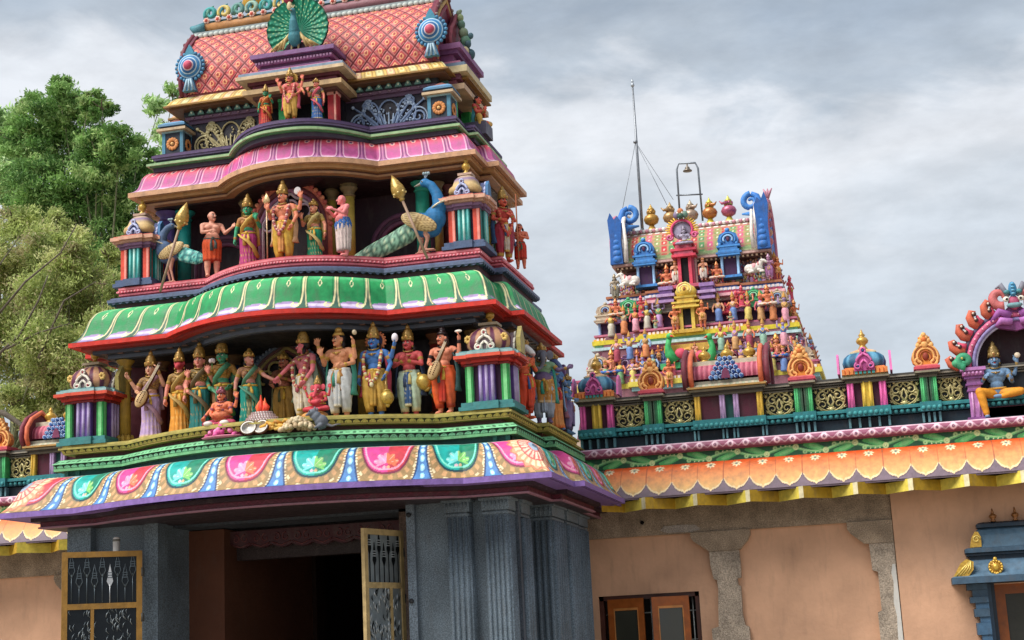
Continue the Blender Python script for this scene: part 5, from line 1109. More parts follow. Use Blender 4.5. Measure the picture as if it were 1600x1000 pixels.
for k in (-1, 1):
    mb.tube([(ncx+k*.05, 16.62, zc), (ncx+k*.16, 16.60, zc+.05), (ncx+k*.25, 16.62, zc-.05)], [.05, .045, .015], 8, '#9a5aa0'); mb.tube([(ncx+k*.04, 16.60, zc-.07), (ncx+k*.15, 16.59, zc-.05), (ncx+k*.21, 16.61, zc-.10)], [.04, .04, .012], 8, '#b070b4')
    q = spiral(ncx+k*.13, zc+.20, .10, .03, -PI/2-.3*k, k*.85, 18); mb.tube([(p[0], 16.61, p[1]) for p in q], [.055, .045, .02], 8, '#c06a6a'); mb.ell((ncx+k*.075, 16.575, zc+.17), (.035, .02, .03), '#e8e0d0', 8, 6); mb.ell((ncx+k*.07, 16.558, zc+.168), .014, '#26202a', 6, 5)
    mb.tube([(ncx+k*.05, 16.60, zc+.20), (ncx+k*.12, 16.60, zc+.33), (ncx+k*.17, 16.62, zc+.30)], [.03, .035, .01], 7, '#7a7a86'); mb.ell((ncx+k*.06, 16.57, zc+.245), (.035, .025, .025), '#4f8a90', 8, 6)
mb.ell((ncx, 16.60, zc+.13), (.06, .05, .08), '#b05070', 10, 7); mb.ell((ncx, 16.57, zc+.10), (.085, .03, .03), '#6f9aa0', 9, 6); mb.ell((ncx, 16.58, zc+.27), (.045, .035, .085), '#3f8ab4', 9, 7)
for i in range(4): mb.ell((ncx, 16.545, zc+.22+.035*i), (.02, .012, .012), '#6fb4d4', 6, 5)
mb.prism([(ncx-.26, zc-.10), (ncx, zc+.16), (ncx+.26, zc-.10), (ncx, zc-.16)], 16.63, 16.70, '#8a4a84'); mb.build('crest_mask', ENAMEL, niche)
# ------------------------------------------------------------------ painted statues
DG = bpy.context.evaluated_depsgraph_get
class Body:
    """capsules and ellipsoids fused into one continuous surface; paint follows the nearest piece"""
    def __init__(s): s.mb = MB(); s.Z = []
    def cap(s, a, b, ra, rb, col): s.mb.cap(a, b, ra, rb, col, 12); s.Z.append(('c', np.array(a, float), np.array(b, float), ra, rb, C_(col)))
    def ell(s, c, r, col, rot=None): r = (r, r, r) if np.isscalar(r) else r; s.mb.ell(c, r, col, 14, 10, rot); s.Z.append(('e', np.array(c, float), np.array(r, float), rot, 0, C_(col)))
    def chain(s, pts, rad, col):
        for i in range(len(pts)-1): s.cap(pts[i], pts[i+1], rad[i], rad[i+1], col)
    def build(s, name, parent, H, vox=.0065, m=None, brocade=None):
        o = s.mb.build(name, m or SKIN, None, fixn=False)
        md = o.modifiers.new('r', 'REMESH'); md.mode = 'VOXEL'; md.voxel_size = vox; md.use_smooth_shade = True
        sm = o.modifiers.new('s', 'SMOOTH'); sm.iterations = 2; sm.factor = .4
        dg = DG(); dg.update(); me = bpy.data.meshes.new_from_object(o.evaluated_get(dg)); me.name = name
        bpy.data.objects.remove(o)
        n = len(me.vertices); P = np.zeros(n*3); me.vertices.foreach_get('co', P); P = P.reshape(-1, 3)
        D = []; cols = np.array([z[5] for z in s.Z])
        for z in s.Z:
            if z[0] == 'c':
                a, b = z[1], z[2]; d = b-a; t = np.clip(((P-a)@d)/max(1e-9, d@d), 0, 1); D.append(np.linalg.norm(P-a-t[:, None]*d, axis=1)-(z[3]+(z[4]-z[3])*t))
            else:
                q = P-z[1]; q = q@np.asarray(z[3]) if z[3] is not None else q; D.append((np.linalg.norm(q/z[2], axis=1)-1)*z[2].min())
        C = cols[np.argmin(np.array(D), 0)]
        if brocade is not None:     # gold thread worked into the upper garment
            k = (np.abs(C-C_(brocade)).sum(1) < 1e-6); g = (np.sin(P[:, 0]*210)*np.sin(P[:, 2]*190+2*np.sin(P[:, 0]*60)) > .35); C[k & g] = C_('#b48f4c')
        for a in list(me.color_attributes): me.color_attributes.remove(a)
        a = me.color_attributes.new('Col', 'FLOAT_COLOR', 'POINT'); a.data.foreach_set('color', np.concatenate([C, np.ones((n, 1))], 1).ravel())
        me.vertices.foreach_set('co', (P*H).ravel()); me.materials.clear(); me.materials.append(m or SKIN); me.update()
        o = bpy.data.objects.new(name, me); COL.objects.link(o)
        if parent is not None: attach(o, parent)
        return o

A_ = np.array
ARMS = {  # elbow, wrist as seen by the viewer on the right-hand side (x > 0)
    'down': ((.165, .01, .635), (.175, -.02, .49)), 'hip': ((.19, .02, .64), (.13, -.06, .55)), 'bless': ((.17, -.02, .65), (.15, -.13, .74)),
    'up': ((.20, -.03, .72), (.20, -.06, .88)), 'pray': ((.165, -.05, .65), (.02, -.135, .69)), 'chest': ((.165, -.03, .64), (.05, -.12, .68)),
    'hold': ((.17, -.02, .64), (.11, -.13, .60)), 'out': ((.20, -.06, .68), (.29, -.13, .60)), 'back_up': ((.21, .03, .74), (.25, .0, .88)), 'back_low': ((.21, .03, .70), (.27, -.02, .60))}
def hand(B, w, d, col, spread=.0, s=1.0, palm=(0, -1, 0), curl=.25):
    """palm, four unequal fingers and a thumb leaving the side of the palm"""
    d = A_(d, float); d /= np.linalg.norm(d); pn = A_(palm, float); pn = pn-d*(pn@d)
    if np.linalg.norm(pn) < .1: pn = np.cross(d, (1, 0, 0))
    pn /= np.linalg.norm(pn); sd = np.cross(d, pn); w = A_(w, float)
    B.cap(w, w+d*.035*s, .019*s, .022*s, col)
    for i, L in enumerate((.040, .050, .047, .034)):
        b = w+d*.048*s+sd*(i-1.5)*.013*s; k = b+d*L*.5*s+sd*(i-1.5)*spread*.012+pn*.004*s; B.cap(b, k, .0078*s, .0072*s, col); B.cap(k, k+d*L*.5*s*(1-curl)+pn*L*curl*s+sd*(i-1.5)*spread*.01, .0072*s, .006*s, col)
    b = w+d*.014*s-sd*.020*s; k = b+d*.020*s-sd*.016*s+pn*.006*s; B.cap(b, k, .0095*s, .009*s, col); B.cap(k, k+d*.022*s-sd*.002*s, .009*s, .007*s, col)
def crown(mb, c, kind, g='#c8a040', s=1.0, R=None):
    """tall tiered crown on the head centre c (unit figure)"""
    L = {'tall': [(.062, .02), (.066, .035), (.060, .05), (.062, .065), (.055, .085), (.058, .10), (.044, .125), (.046, .135), (.030, .155), (.020, .17), (.026, .18), (.016, .195), (.004, .215)],
         'cone': [(.063, .02), (.067, .04), (.056, .055), (.058, .075), (.046, .105), (.038, .13), (.028, .15), (.020, .17), (.024, .178), (.004, .20)],
         'short': [(.064, .02), (.068, .045), (.056, .055), (.054, .075), (.036, .095), (.018, .11), (.022, .12), (.003, .135)],
         'bun': [(.06, .03), (.05, .06), (.03, .075), (.034, .09), (.03, .11), (.004, .125)]}[kind]
    mb.lathe([(r*s, z*s) for r, z in L], 18, g, c, rad=lambda th, t: 1+.05*np.cos(9*th)*(t < .8))
    if kind != 'bun':
        mb.ell((c[0], c[1]-.062*s, c[2]+.055*s), (.022*s, .012*s, .028*s), np.clip(C_(g)*1.25, 0, 1), 8, 6); mb.ell((c[0], c[1]-.073*s, c[2]+.052*s), .007*s, '#a82a30', 6, 4)
        for k in (-1, 1): mb.ell((c[0]+k*.045*s, c[1]-.045*s, c[2]+.05*s), (.014*s, .010*s, .02*s), np.clip(C_(g)*1.2, 0, 1), 7, 5)
def fold_skirt(mb, z0, z1, prof, col, border, npl=16, n=72, amp=.05, cx=0, sway=0, front=None):
    """pleated skirt: prof [(t, rx, ry)]"""
    th = np.arange(n)*2*PI/n-PI/2; T = np.linspace(0, 1, 22); V = np.zeros((22, n, 3)); Cc = np.zeros((22, n, 3))
    for i, t in enumerate(T):
        rx = np.interp(t, [p[0] for p in prof], [p[1] for p in prof]); ry = np.interp(t, [p[0] for p in prof], [p[2] for p in prof])
        a = 1.5*amp*min(1, t*1.6+.1); k = 1+a*np.sin(npl*th+2.2*t*math.sin(3)+.6*np.sin(2*th))+.4*a*np.sin(2.3*npl*th+4*t)
        V[i, :, 0] = cx+sway*math.sin(PI*t)+rx*k*np.cos(th); V[i, :, 1] = ry*k*np.sin(th); V[i, :, 2] = z0+(z1-z0)*t
        c = np.tile(C_(col), (n, 1))
        if front is not None: c = np.where((np.abs(((th+PI/2+PI) % (2*PI))-PI) < .34)[:, None], C_(front), c)
        if t > .93 or .86 < t < .885: c = np.tile(C_(border), (n, 1))
        elif int(t*21) % 3 == 1: c = np.where((np.sin(th*18+int(t*21)) > .82)[:, None], C_(border), c)
        Cc[i] = c
    F = [(i*n+j, i*n+(j+1) % n, (i+1)*n+(j+1) % n, (i+1)*n+j) for i in range(21) for j in range(n)]+[list(range(n)), list(range(22*n-1, 21*n-1, -1))]
    mb.add(V.reshape(-1, 3), F, Cc.reshape(-1, 3), True)
def leg_cloth(mb, P, rad, col, border=None, n=24, amp=.085, npl=6, ph=0):
    P = A_(P, float); T = np.linspace(0, 1, 20); tt = np.linspace(0, 1, len(P)); C = np.stack([np.interp(T, tt, P[:, k]) for k in range(3)], 1)
    for _ in range(2): C[1:-1] = .25*C[:-2]+.5*C[1:-1]+.25*C[2:]
    r = np.interp(T, np.linspace(0, 1, len(rad)), rad); th = np.arange(n)*2*PI/n; D = np.gradient(C, axis=0); V = []; Cc = []
    for i in range(20):
        d = D[i]/np.linalg.norm(D[i]); u = np.cross(d, (0, 1, 0)); u /= np.linalg.norm(u); w = np.cross(d, u)
        k = r[i]*(1+amp*np.sin(npl*th+7*T[i]+ph)+.5*amp*np.sin(11*T[i]*3+2*th)); V.append(C[i]+k[:, None]*(np.cos(th)[:, None]*u+np.sin(th)[:, None]*w)); Cc.append(np.tile(C_(border if border and T[i] > .9 else col), (n, 1)))
    V = np.concatenate(V); F = [(i*n+j, i*n+(j+1) % n, (i+1)*n+(j+1) % n, (i+1)*n+j) for i in range(19) for j in range(n)]+[list(range(n)), list(range(20*n-1, 19*n-1, -1))]
    mb.add(V, F, np.concatenate(Cc), True)

def statue(name, label, loc, H, rz=0, skin='#d9937c', top=None, lower='sari', lc='#1f8a78', lb='#c8a040', front=None, arms=('down', 'down'), extra=(), head=None, yaw=0, crown_kind='tall', gold='#a5813f', hair='#1c1416',
           garland=None, sash=None, belt='#c8a040', items=(), female=None, fat=0, seated=False, detail=True, cat='statue', group=None, lean=0, tilt=0, vox=.0062, beard=None, jewel=True, shorts=None):
    """one painted plaster figure; unit height 1 = feet to top of head, scaled by H"""
    female = (lower == 'sari') if female is None else female
    root = thing(name, label, cat, loc, rz, group)
    B = Body(); top_c = top or skin; dz = -.40 if seated else 0; Tt = A_((lean, 0, dz))
    sh = .112 if female else .128
    # trunk
    B.ell(A_((0, .005, .725))+Tt, (.098 if female else .112, .068, .105), top_c); B.cap(A_((-sh+.02, .01, .785))+Tt, A_((sh-.02, .01, .785))+Tt, .045, .045, top_c if (top and not female) else (top_c if top else skin))
    B.ell(A_((0, 0, .61))+Tt, (.076+fat*.05, .058+fat*.06, .075), skin); B.ell(A_((0, .0, .53))+Tt, (.10+fat*.03, .075+fat*.03, .065), skin if lower in ('none',) else lc)
    if fat: B.ell(A_((0, -.035*fat-.01, .60))+Tt, (.085+.05*fat, .07+.05*fat, .085), skin)
    if female:
        for k in (-1, 1): B.ell(A_((k*.043, -.052, .725))+Tt, .040, top_c)
    else:
        for k in (-1, 1): B.ell(A_((k*.05, -.042, .745))+Tt, (.05, .032, .042), top_c)
    # head
    hc = A_((0, -.012, .918))+Tt; cy_, sy_ = math.cos(yaw), math.sin(yaw); Rh = A_([[cy_, -sy_, 0], [sy_, cy_, 0], [0, 0, 1]]); hp = lambda x, y, z: hc+Rh@A_((x, y, z))
    B.cap(A_((0, .008, .80))+Tt, A_((0, .0, .87))+Tt, .040, .034, skin)
    hs = skin
    if head is None:
        B.ell(hc, (.056, .064, .073), hs); B.ell(hp(0, -.020, -.034), (.044, .044, .040), hs); B.cap(hp(0, -.060, .012), hp(0, -.073, -.013), .008, .0125, hs); B.ell(hp(0, -.050, -.060), (.021, .017, .015), hs)
        for k in (-1, 1): B.ell(hp(k*.058, .004, -.004), (.011, .020, .029), hs)
    elif head[0] == 'horse':
        hs = head[1]; B.ell(hc, (.05, .06, .062), hs); B.chain([hp(0, -.03, .01), hp(0, -.10, -.04), hp(0, -.145, -.085)], (.052, .042, .034), hs); B.ell(hp(0, -.155, -.095), (.032, .025, .028), head[2])
        for k in (-1, 1): B.chain([hp(k*.035, .0, .05), hp(k*.045, -.005, .10)], (.018, .006), hs)
    elif head[0] == 'elephant':
        hs = head[1]; B.ell(hc, (.072, .07, .075), hs); B.ell(hp(0, -.02, .05), (.05, .04, .035), hs)
        B.chain([hp(0, -.06, -.01), hp(.005, -.10, -.07), hp(.0, -.115, -.13), hp(-.02, -.115, -.19), hp(-.055, -.13, -.215), hp(-.075, -.145, -.195)], (.038, .034, .028, .023, .019, .015), hs)
        for k in (-1, 1): B.ell(hp(k*.105, .015, -.005), (.050, .014, .066), hs); B.cap(hp(k*.035, -.065, -.05), hp(k*.05, -.105, -.075), .010, .006, '#ece4d4')
    elif head[0] == 'boar':
        hs = head[1]; B.ell(hc, (.052, .056, .06), hs); B.chain([hp(0, -.03, -.005), hp(0, -.085, -.03)], (.042, .030), hs)
        for k in (-1, 1): B.ell(hp(k*.055, .0, .03), (.014, .014, .03), hs)
    # arms
    def arm(sgn, spec, behind=0, held_hand=True):
        e, w = (ARMS[spec] if isinstance(spec, str) else spec); e = A_(e, float)*A_((sgn, 1, 1))+Tt; w = A_(w, float)*A_((sgn, 1, 1))+Tt
        s0 = A_((sgn*sh, .008+behind*.03, .785))+Tt; bl = top_c if top else skin
        m_ = s0+(e-s0)*.48; B.cap(s0, m_, .036, .031, bl); B.cap(m_, e, .031, .026, skin); f = e+(w-e)*.8; B.cap(e, f, .026, .021, skin); B.cap(f, w, .020, .0185, skin)
        if jewel: B.cap(s0+(e-s0)*.46, s0+(e-s0)*.54, .0345, .034, gold); B.cap(f, e+(w-e)*.9, .0235, .0235, gold)
        d = (w-e); d = d/np.linalg.norm(d)
        if spec in ('bless', 'up', 'back_up'): hand(B, w, (0, -.1, 1), skin, .5, 1, (0, -1, 0), .15)
        elif spec == 'pray': hand(B, w, (-sgn*.15, -.25, 1), skin, .1, 1, (-sgn, 0, 0), .05)
        else: hand(B, w, d, skin, .2, 1, (-sgn, -.3, 0), .35)
    arm(-1, arms[0]); arm(1, arms[1])
    for k, sp in extra: arm(k, sp, 1)
    # legs
    if not seated:
        for k in (-1, 1):
            hip = A_((k*.055+lean*.5, 0, .50)); kn = A_((k*.062, -.012, .275)); an = A_((k*.062, .012, .045))
            cl = skin if (lower in ('none', 'short')) else lc
            B.cap(hip, kn, .066, .045, cl if lower != 'short' else lc); B.cap(kn, an+A_((0, .008, .11)), .045, .043, skin if lower != 'dhoti' else lc); B.cap(an+A_((0, .008, .11)), an, .042, .027, skin); B.ell((k*.068, -.03, .022), (.030, .062, .024), skin)
            for j in range(5): B.ell((k*.068+(j-2)*.011, -.085+abs(j-1.2)*.004, .014), .0085, skin)
    elif seated == 'pendant':       # one leg folded, one hanging
        B.cap((-.055, -.02, .10), (-.20, -.12, .13), .068, .052, lc); B.cap((-.20, -.12, .13), (-.155, -.13, -.14), .054, .036, lc); B.ell((-.15, -.16, -.19), (.03, .06, .024), skin); B.cap((-.155, -.13, -.12), (-.15, -.13, -.18), .03, .026, skin)
        B.cap((.055, -.02, .10), (.24, -.12, .10), .068, .052, lc); B.cap((.24, -.12, .10), (.04, -.17, .05), .052, .034, lc); B.ell((-.01, -.18, .05), (.055, .03, .026), skin)
    else:
        for k in (-1, 1):
            B.cap((k*.055, 0, .09), (k*.22, -.10, .06), .068, .052, lc); B.cap((k*.22, -.10, .06), (k*.02, -.17, .045), .05, .034, lc); B.ell((-k*.06, -.175, .04), (.055, .03, .026), skin)
    B.build('body', root, H, vox, brocade=top if female else None)
    S3 = np.eye(3)*H
    # garments
    mb = MB().xf(S3)
    if lower == 'sari' and not seated:
        fold_skirt(mb, .60, .025, [(0, .082, .062), (.14, .112, .086), (.35, .112, .085), (.6, .105, .08), (.85, .118, .09), (1, .132, .10)], lc, lb, 15, front=front, amp=.045)
    elif lower == 'dhoti' and not seated:
        for k in (-1, 1): leg_cloth(mb, [(k*.045, 0, .575), (k*.062, -.008, .46), (k*.068, -.012, .28), (k*.066, .008, .085)], [.070, .084, .070, .046], lc, lb, ph=k)
        fold_skirt(mb, .56, .14, [(0, .03, .02), (.3, .045, .03), (1, .035, .022)], front or lc, lb, 7, 40, .12); v = mb.V[-1]; v[:, 1] -= .075*H
        mb.ell((0, 0, .555), (.098, .075, .055), lc, 18, 8)
    elif lower == 'short':
        fold_skirt(mb, .60, shorts or .27, [(0, .092+fat*.05, .07+fat*.05), (.25, .122+fat*.03, .095+fat*.03), (1, .115, .088)], lc, lb, 13, front=front)
    if len(mb.V): mb.build('garment', ENAMEL, root)
    # sash over the shoulder or scarf ends
    if sash:
        mb = MB().xf(S3)
        if female:
            mb.tube([A_(p)+Tt for p in ((-.085, -.03, .56), (-.05, -.085, .64), (.03, -.105, .73), (.085, -.045, .815), (.10, .04, .80), (.10, .065, .62), (.11, .06, .40))], [.02, .03, .034, .03, .035, .045, .05], 8, sash, flat=.45)
        else:
            for k in (-1, 1): mb.tube([A_(p)+Tt for p in ((k*.10, .03, .80), (k*.145, .0, .70), (k*.165, .02, .52), (k*.16, .0, .34), (k*.17, -.01, .27))], [.028, .03, .032, .035, .05], 8, sash, flat=.4)
        if female and not seated: mb.tube([(-.115, -.04, .56), (-.06, -.105, .50), (.03, -.125, .43), (.10, -.095, .34), (.125, -.04, .25), (.13, .02, .22)], [.018, .028, .034, .036, .04, .03], 8, sash, flat=.45)
        mb.build('sash', ENAMEL, root)
    if belt:
        mb = MB().xf(S3); zb = .575; r = (.092+fat*.055, .07+fat*.055)
        mb.tube([A_((r[0]*math.cos(t), r[1]*math.sin(t)+.0, zb-.012*math.sin(t)*-1))+Tt for t in np.linspace(0, 2*PI, 28)[:-1]], .014, 7, belt, closed=True)
        if not seated:
            mb.ell((lean, -r[1]-.012, zb-.01), (.024, .016, .024), belt, 8, 6)
            mb.tube([(lean-.02, -r[1]-.012, zb-.03), (lean-.03, -r[1]-.03, zb-.10), (lean-.02, -r[1]-.03, zb-.2)], [.012, .018, .026], 7, sash or belt, flat=.5); mb.tube([(lean+.02, -r[1]-.012, zb-.03), (lean+.035, -r[1]-.03, zb-.09), (lean+.03, -r[1]-.03, zb-.17)], [.012, .018, .024], 7, belt, flat=.5)
        mb.build('belt', ENAMEL, root)
    if jewel:
        mb = MB().xf(S3)
        for (w, d, zz, r) in ((.060, .050, .835, .009), (.075, .082, .78, .008)):
            mb.tube([A_((w*math.cos(t), .0+d*math.sin(t)*(1 if math.sin(t) < 0 else .7), zz+.03*math.sin(t)+.01))+Tt for t in np.linspace(0, 2*PI, 26)[:-1]], r, 6, gold, closed=True)
        mb.ell(A_((0, -.082, .755))+Tt, (.018, .010, .018), gold, 7, 5)
        for k in (-1, 1): mb.ell(hp(k*.058, -.002, -.036), (.011, .011, .016), gold, 6, 5)
        mb.build('jewellery', GILT, root)
    if garland:
        mb = MB().xf(S3); P = [A_(p)+Tt for p in ((-.05, .05, .83), (-.095, -.02, .80), (-.10, -.085, .70), (-.085, -.10, .56), (-.05, -.105, .46), (0, -.11, .42), (.05, -.105, .46), (.085, -.10, .56), (.10, -.085, .70), (.095, -.02, .80), (.05, .05, .83))]
        P = A_(P); t = np.linspace(0, len(P)-1, 46)
        for i, q in enumerate(t):
            j = min(int(q), len(P)-2); f = q-j; mb.ell(P[j]*(1-f)+P[j+1]*f, .021, garland[i % len(garland)], 7, 5)
        mb.ell(A_((0, -.115, .39))+Tt, (.025, .02, .035), garland[0], 7, 5); mb.build('garland', ENAMEL, root)
    # face, hair, crown
    if head is None:
        if detail:
            mb = MB().xf(S3); hp0 = hp; hpf = lambda x, y, z: hp0(x*1.13, y*1.125, z*1.12)
            for k in (-1, 1):
                mb.ell(hpf(k*.021, -.051, .006), (.0125, .006, .0072), '#f2ece4', 8, 6, Rh); mb.ell(hpf(k*.021, -.0565, .006), (.0052, .003, .0056), '#14100f', 6, 5, Rh)
                mb.tube([hpf(k*.008, -.056, .020), hpf(k*.021, -.055, .027), hpf(k*.036, -.045, .021)], .0034, 5, '#1a1210'); mb.tube([hpf(k*.009, -.057, .010), hpf(k*.021, -.056, .0145), hpf(k*.034, -.047, .008)], .0022, 5, '#1a1210')
            mb.ell(hpf(0, -.056, -.031), (.014, .006, .0042), '#b0282e', 8, 5, Rh); mb.ell(hpf(0, -.055, -.036), (.011, .006, .0038), '#c43a3e', 8, 5, Rh); mb.ell(hpf(0, -.058, .030), (.004, .003, .008), '#b02028', 6, 4, Rh)
            if not female and head is None and beard is None: mb.tube([hpf(-.026, -.048, -.026), hpf(-.010, -.058, -.0215), hpf(0, -.059, -.023), hpf(.010, -.058, -.0215), hpf(.026, -.048, -.026)], .0035, 5, '#1a1210')
            mb.build('face', SKIN, root)
        mb = MB().xf(S3)
        if crown_kind == 'bald': pass
        else:
            mb.ell(hp(0, .015, .018), (.062, .064, .068), hair, 14, 9, Rh)
            if female: mb.ell(hp(0, .045, -.04), (.05, .03, .06), hair, 10, 7, Rh)
            else:
                for k in (-1, 1): mb.tube([hp(k*.05, .02, -.01), hp(k*.066, .02, -.06), hp(k*.075, .01, -.10)], [.02, .024, .012], 7, hair)
            mb.build('hair', ENAMEL, root)
    if crown_kind not in ('bald', 'hair', None):
        mb = MB().xf(S3); crown(mb, hp(0, .002, .016 if head is None else .03), crown_kind, gold, 1.08 if head is None else 1)
        mb.build('crown', GILT, root)
    for it in items: it(root, S3, hp)
    root.scale = (1.07, 1.07, 1)
    return root
# things cast onto a statue
def it_tube(name, pts, rad, col, m=ENAMEL, n=8):
    def f(root, S3, hp): mb = MB().xf(S3); mb.tube(pts, rad, n, col); mb.build(name, m, root)
    return f
def it_vina(a, b, col='#5a2f22', face='#c8a878'):
    def f(root, S3, hp):
        mb = MB().xf(S3); a_, b_ = A_(a, float), A_(b, float); d = (b_-a_)/np.linalg.norm(b_-a_)
        mb.tube([a_+d*.12, b_], [.026, .018], 8, col); mb.ell(b_, (.03, .03, .03), '#3a2018', 8, 6)
        up = A_((0, -1, 0)); s = np.cross(d, up); Rm = np.stack([s, up, d], 1)
        mb.ell(a_+d*.02, (.075, .05, .13), col, 14, 9, Rm); mb.ell(a_+d*.02+up*.022, (.066, .032, .118), face, 14, 9, Rm)
        for q in np.linspace(-.05, .09, 7): mb.ell(a_+d*(.02+q)+up*.052+s*.02, .008, '#5a3020', 5, 4); mb.ell(a_+d*(.02+q)+up*.052-s*.02, .008, '#5a3020', 5, 4)
        for k in (-.012, 0, .012): mb.tube([a_+s*k+up*.05, b_+s*k+up*.02], .003, 4, '#e8dcc0')
        mb.build('lute', ENAMEL, root)
    return f
def it_mace(a, b, r=.065, col='#b89a48'):
    def f(root, S3, hp):
        mb = MB().xf(S3); a_, b_ = A_(a, float), A_(b, float); d = (b_-a_)/np.linalg.norm(b_-a_); mb.tube([a_, b_], .016, 8, '#a07c3a')
        u = np.cross(d, (0, 1, 0)); u /= np.linalg.norm(u); Rm = np.stack([u, np.cross(d, u), d], 1); mb.ell(a_, (r, r, r*1.15), col, 16, 10, Rm); mb.ell(a_-d*r*1.2, r*.35, col, 8, 6); mb.ell(a_+d*r*1.1, (r*.6, r*.6, r*.25), col, 10, 6, Rm); mb.build('mace', GILT, root)
    return f
def it_ell(name, c, r, col, m=ENAMEL):
    def f(root, S3, hp): mb = MB().xf(S3); mb.ell(c, r, col, 12, 8); mb.build(name, m, root)
    return f
def it_halo(r=.11, c1='#c87a50', c2='#3a3a5a'):
    def f(root, S3, hp):
        mb = MB().xf(S3); c = hp(0, .07, .02)
        mb.tube([c+A_((r*math.cos(t), 0, r*math.sin(t))) for t in np.linspace(0, 2*PI, 30)[:-1]], .016, 6, c1, closed=True)
        for i in range(18): mb.ell(c+A_(((r+.02)*math.cos(i*PI/9), 0, (r+.02)*math.sin(i*PI/9))), .014, c1, 6, 4)
        mb.ell(c, (r, .01, r), c2, 20, 6); mb.build('halo', ENAMEL, root)
    return f
def it_lotus(c, s=.05, col='#e8d8dc'):
    def f(root, S3, hp):
        mb = MB().xf(S3); c_ = A_(c, float); mb.tube([c_-A_((0, 0, .09)), c_], .006, 5, '#5a8a4a')
        for i in range(8): a = i*PI/4; mb.ell(c_+A_((s*.5*math.cos(a), s*.5*math.sin(a), s*.35)), (s*.28, s*.28, s*.55), col, 7, 5)
        mb.ell(c_+A_((0, 0, s*.5)), (s*.3, s*.3, s*.6), '#f4eee4', 7, 5); mb.build('lotus', ENAMEL, root)
    return f
def it_spear(x, y, z0, z1, col='#c0a070'):
    def f(root, S3, hp):
        mb = MB().xf(S3); mb.tube([(x, y, z0), (x, y, z1)], .010, 6, '#b89a78'); mb.lathe([(.008, 0), (.045, .05), (.05, .075), (.03, .12), (.001, .18)], 14, col, (x, y, z1), sy=.4); mb.build('spear', GILT, root)
    return f

def st(name, label, px, pyt, Y, zf, crown_h=.20, **k):
    """stand a figure on the floor zf so that its crown reaches photograph row pyt at column px"""
    p = at(px, pyt, Y); H = (p.z-zf)/(1+crown_h-.06) if crown_h else (p.z-zf)/.985
    return statue(name, label, (p.x, Y, zf), H, **k)
ZA = 3.754
# --- lower gallery, from the left pavilion to the right one
st('statue', 'lute-playing statue in a lavender sari, hand raised beside the gold column', 236, 551, 13.52, ZA, lower='sari', lc='#b69ac4', lb='#cbb088', top='#8a6a4c', sash='#a07c90', rz=.1, skin='#d8a084', arms=(((.17, -.03, .66), (.24, -.09, .80)), ((.17, -.02, .70), (.12, -.08, .88))), extra=((-1, 'hold'),), items=(it_vina((-.06, -.16, .50), (.16, -.13, .95)),), yaw=-.1)
st('statue', 'boar-faced statue in an orange sari with one palm at the chest', 281, 545, 13.46, ZA, lower='sari', lc='#d08a30', lb='#e0b060', top='#8a6a3c', head=('boar', '#b04048'), arms=('down', 'bless'), extra=((1, 'back_low'),), sash='#a8884a', skin='#d88a78', rz=.1)
st('statue', 'statue in a dark teal skirt holding up a white lotus bud', 312, 537, 13.42, ZA, lower='sari', lc='#1f6a68', lb='#7a6a3c', top='#6a5a34', arms=('down', 'bless'), items=(it_lotus((.20, -.15, .86)),), sash='#6a5a40', skin='#d88a7a', extra=((-1, 'hip'),), rz=.1)
st('statue', 'green-faced statue in a brown brocade sari behind the seated pot-bellied one', 347, 529, 13.44, ZA, lower='sari', lc='#8a6040', lb='#b89050', top='#a8783c', skin='#4f9a76', arms=('hip', 'hip'), sash='#4f8a6a', rz=.05)
st('statue', 'bride statue in a teal skirt reaching one arm to the groom', 389, 537, 13.30, ZA, lower='sari', lc='#1f8f80', lb='#d8c890', front='#7a7a5a', top='#9a6a5a', skin='#c88a7c', arms=('down', ((.20, -.08, .68), (.335, -.14, .60))), yaw=.75, rz=.35, crown_kind='short', sash='#5a8a70')
st('statue', 'ochre-robed statue standing between bride and groom under the pointed arch', 443, 541, 13.62, ZA, lower='dhoti', lc='#a8803c', lb='#8a6428', top='#7a4a34', skin='#b8705c', arms=('hold', 'chest'), sash='#5a5a3c', crown_kind='short', yaw=-.1)
st('statue', 'groom statue in a white dhoti and long flower garland reaching to the bride', 474, 514, 13.28, ZA, lower='dhoti', lc='#d8ccb8', lb='#c8a860', skin='#d8747c', top='#b86a70', arms=(((.18, -.08, .68), (.26, -.14, .58)), ((.16, -.03, .62), (.10, -.10, .48))), yaw=-.9, rz=-.4, garland=('#a84a5a', '#d8c8a0', '#b86a50'), sash='#7a8a78', crown_kind='tall')
st('statue', 'four-armed statue in a tiger-skin wrap and white trousers raising a small deer', 529, 502, 13.28, ZA, lower='dhoti', lc='#c4c8c8', lb='#e0d8c0', skin='#dc9a74', arms=('bless', 'hold'), extra=((-1, 'back_up'), (1, ((.19, -.02, .70), (.20, -.07, .84)))), yaw=-.5, rz=-.1, crown_kind='bun', gold='#c8a050', sash='#3f8a78', belt='#d0b070',
   items=(lambda root, S3, hp: (lambda mb: (fold_skirt(mb, .60, .32, [(0, .09, .07), (.4, .125, .10), (1, .11, .085)], '#a8743c', '#7a4a24', 9, 60, .05), mb.build('tiger_skin', ENAMEL, root)))(MB().xf(S3)),
          it_ell('deer', (.22, -.08, .97), (.022, .035, .03), '#d8c8a8')))
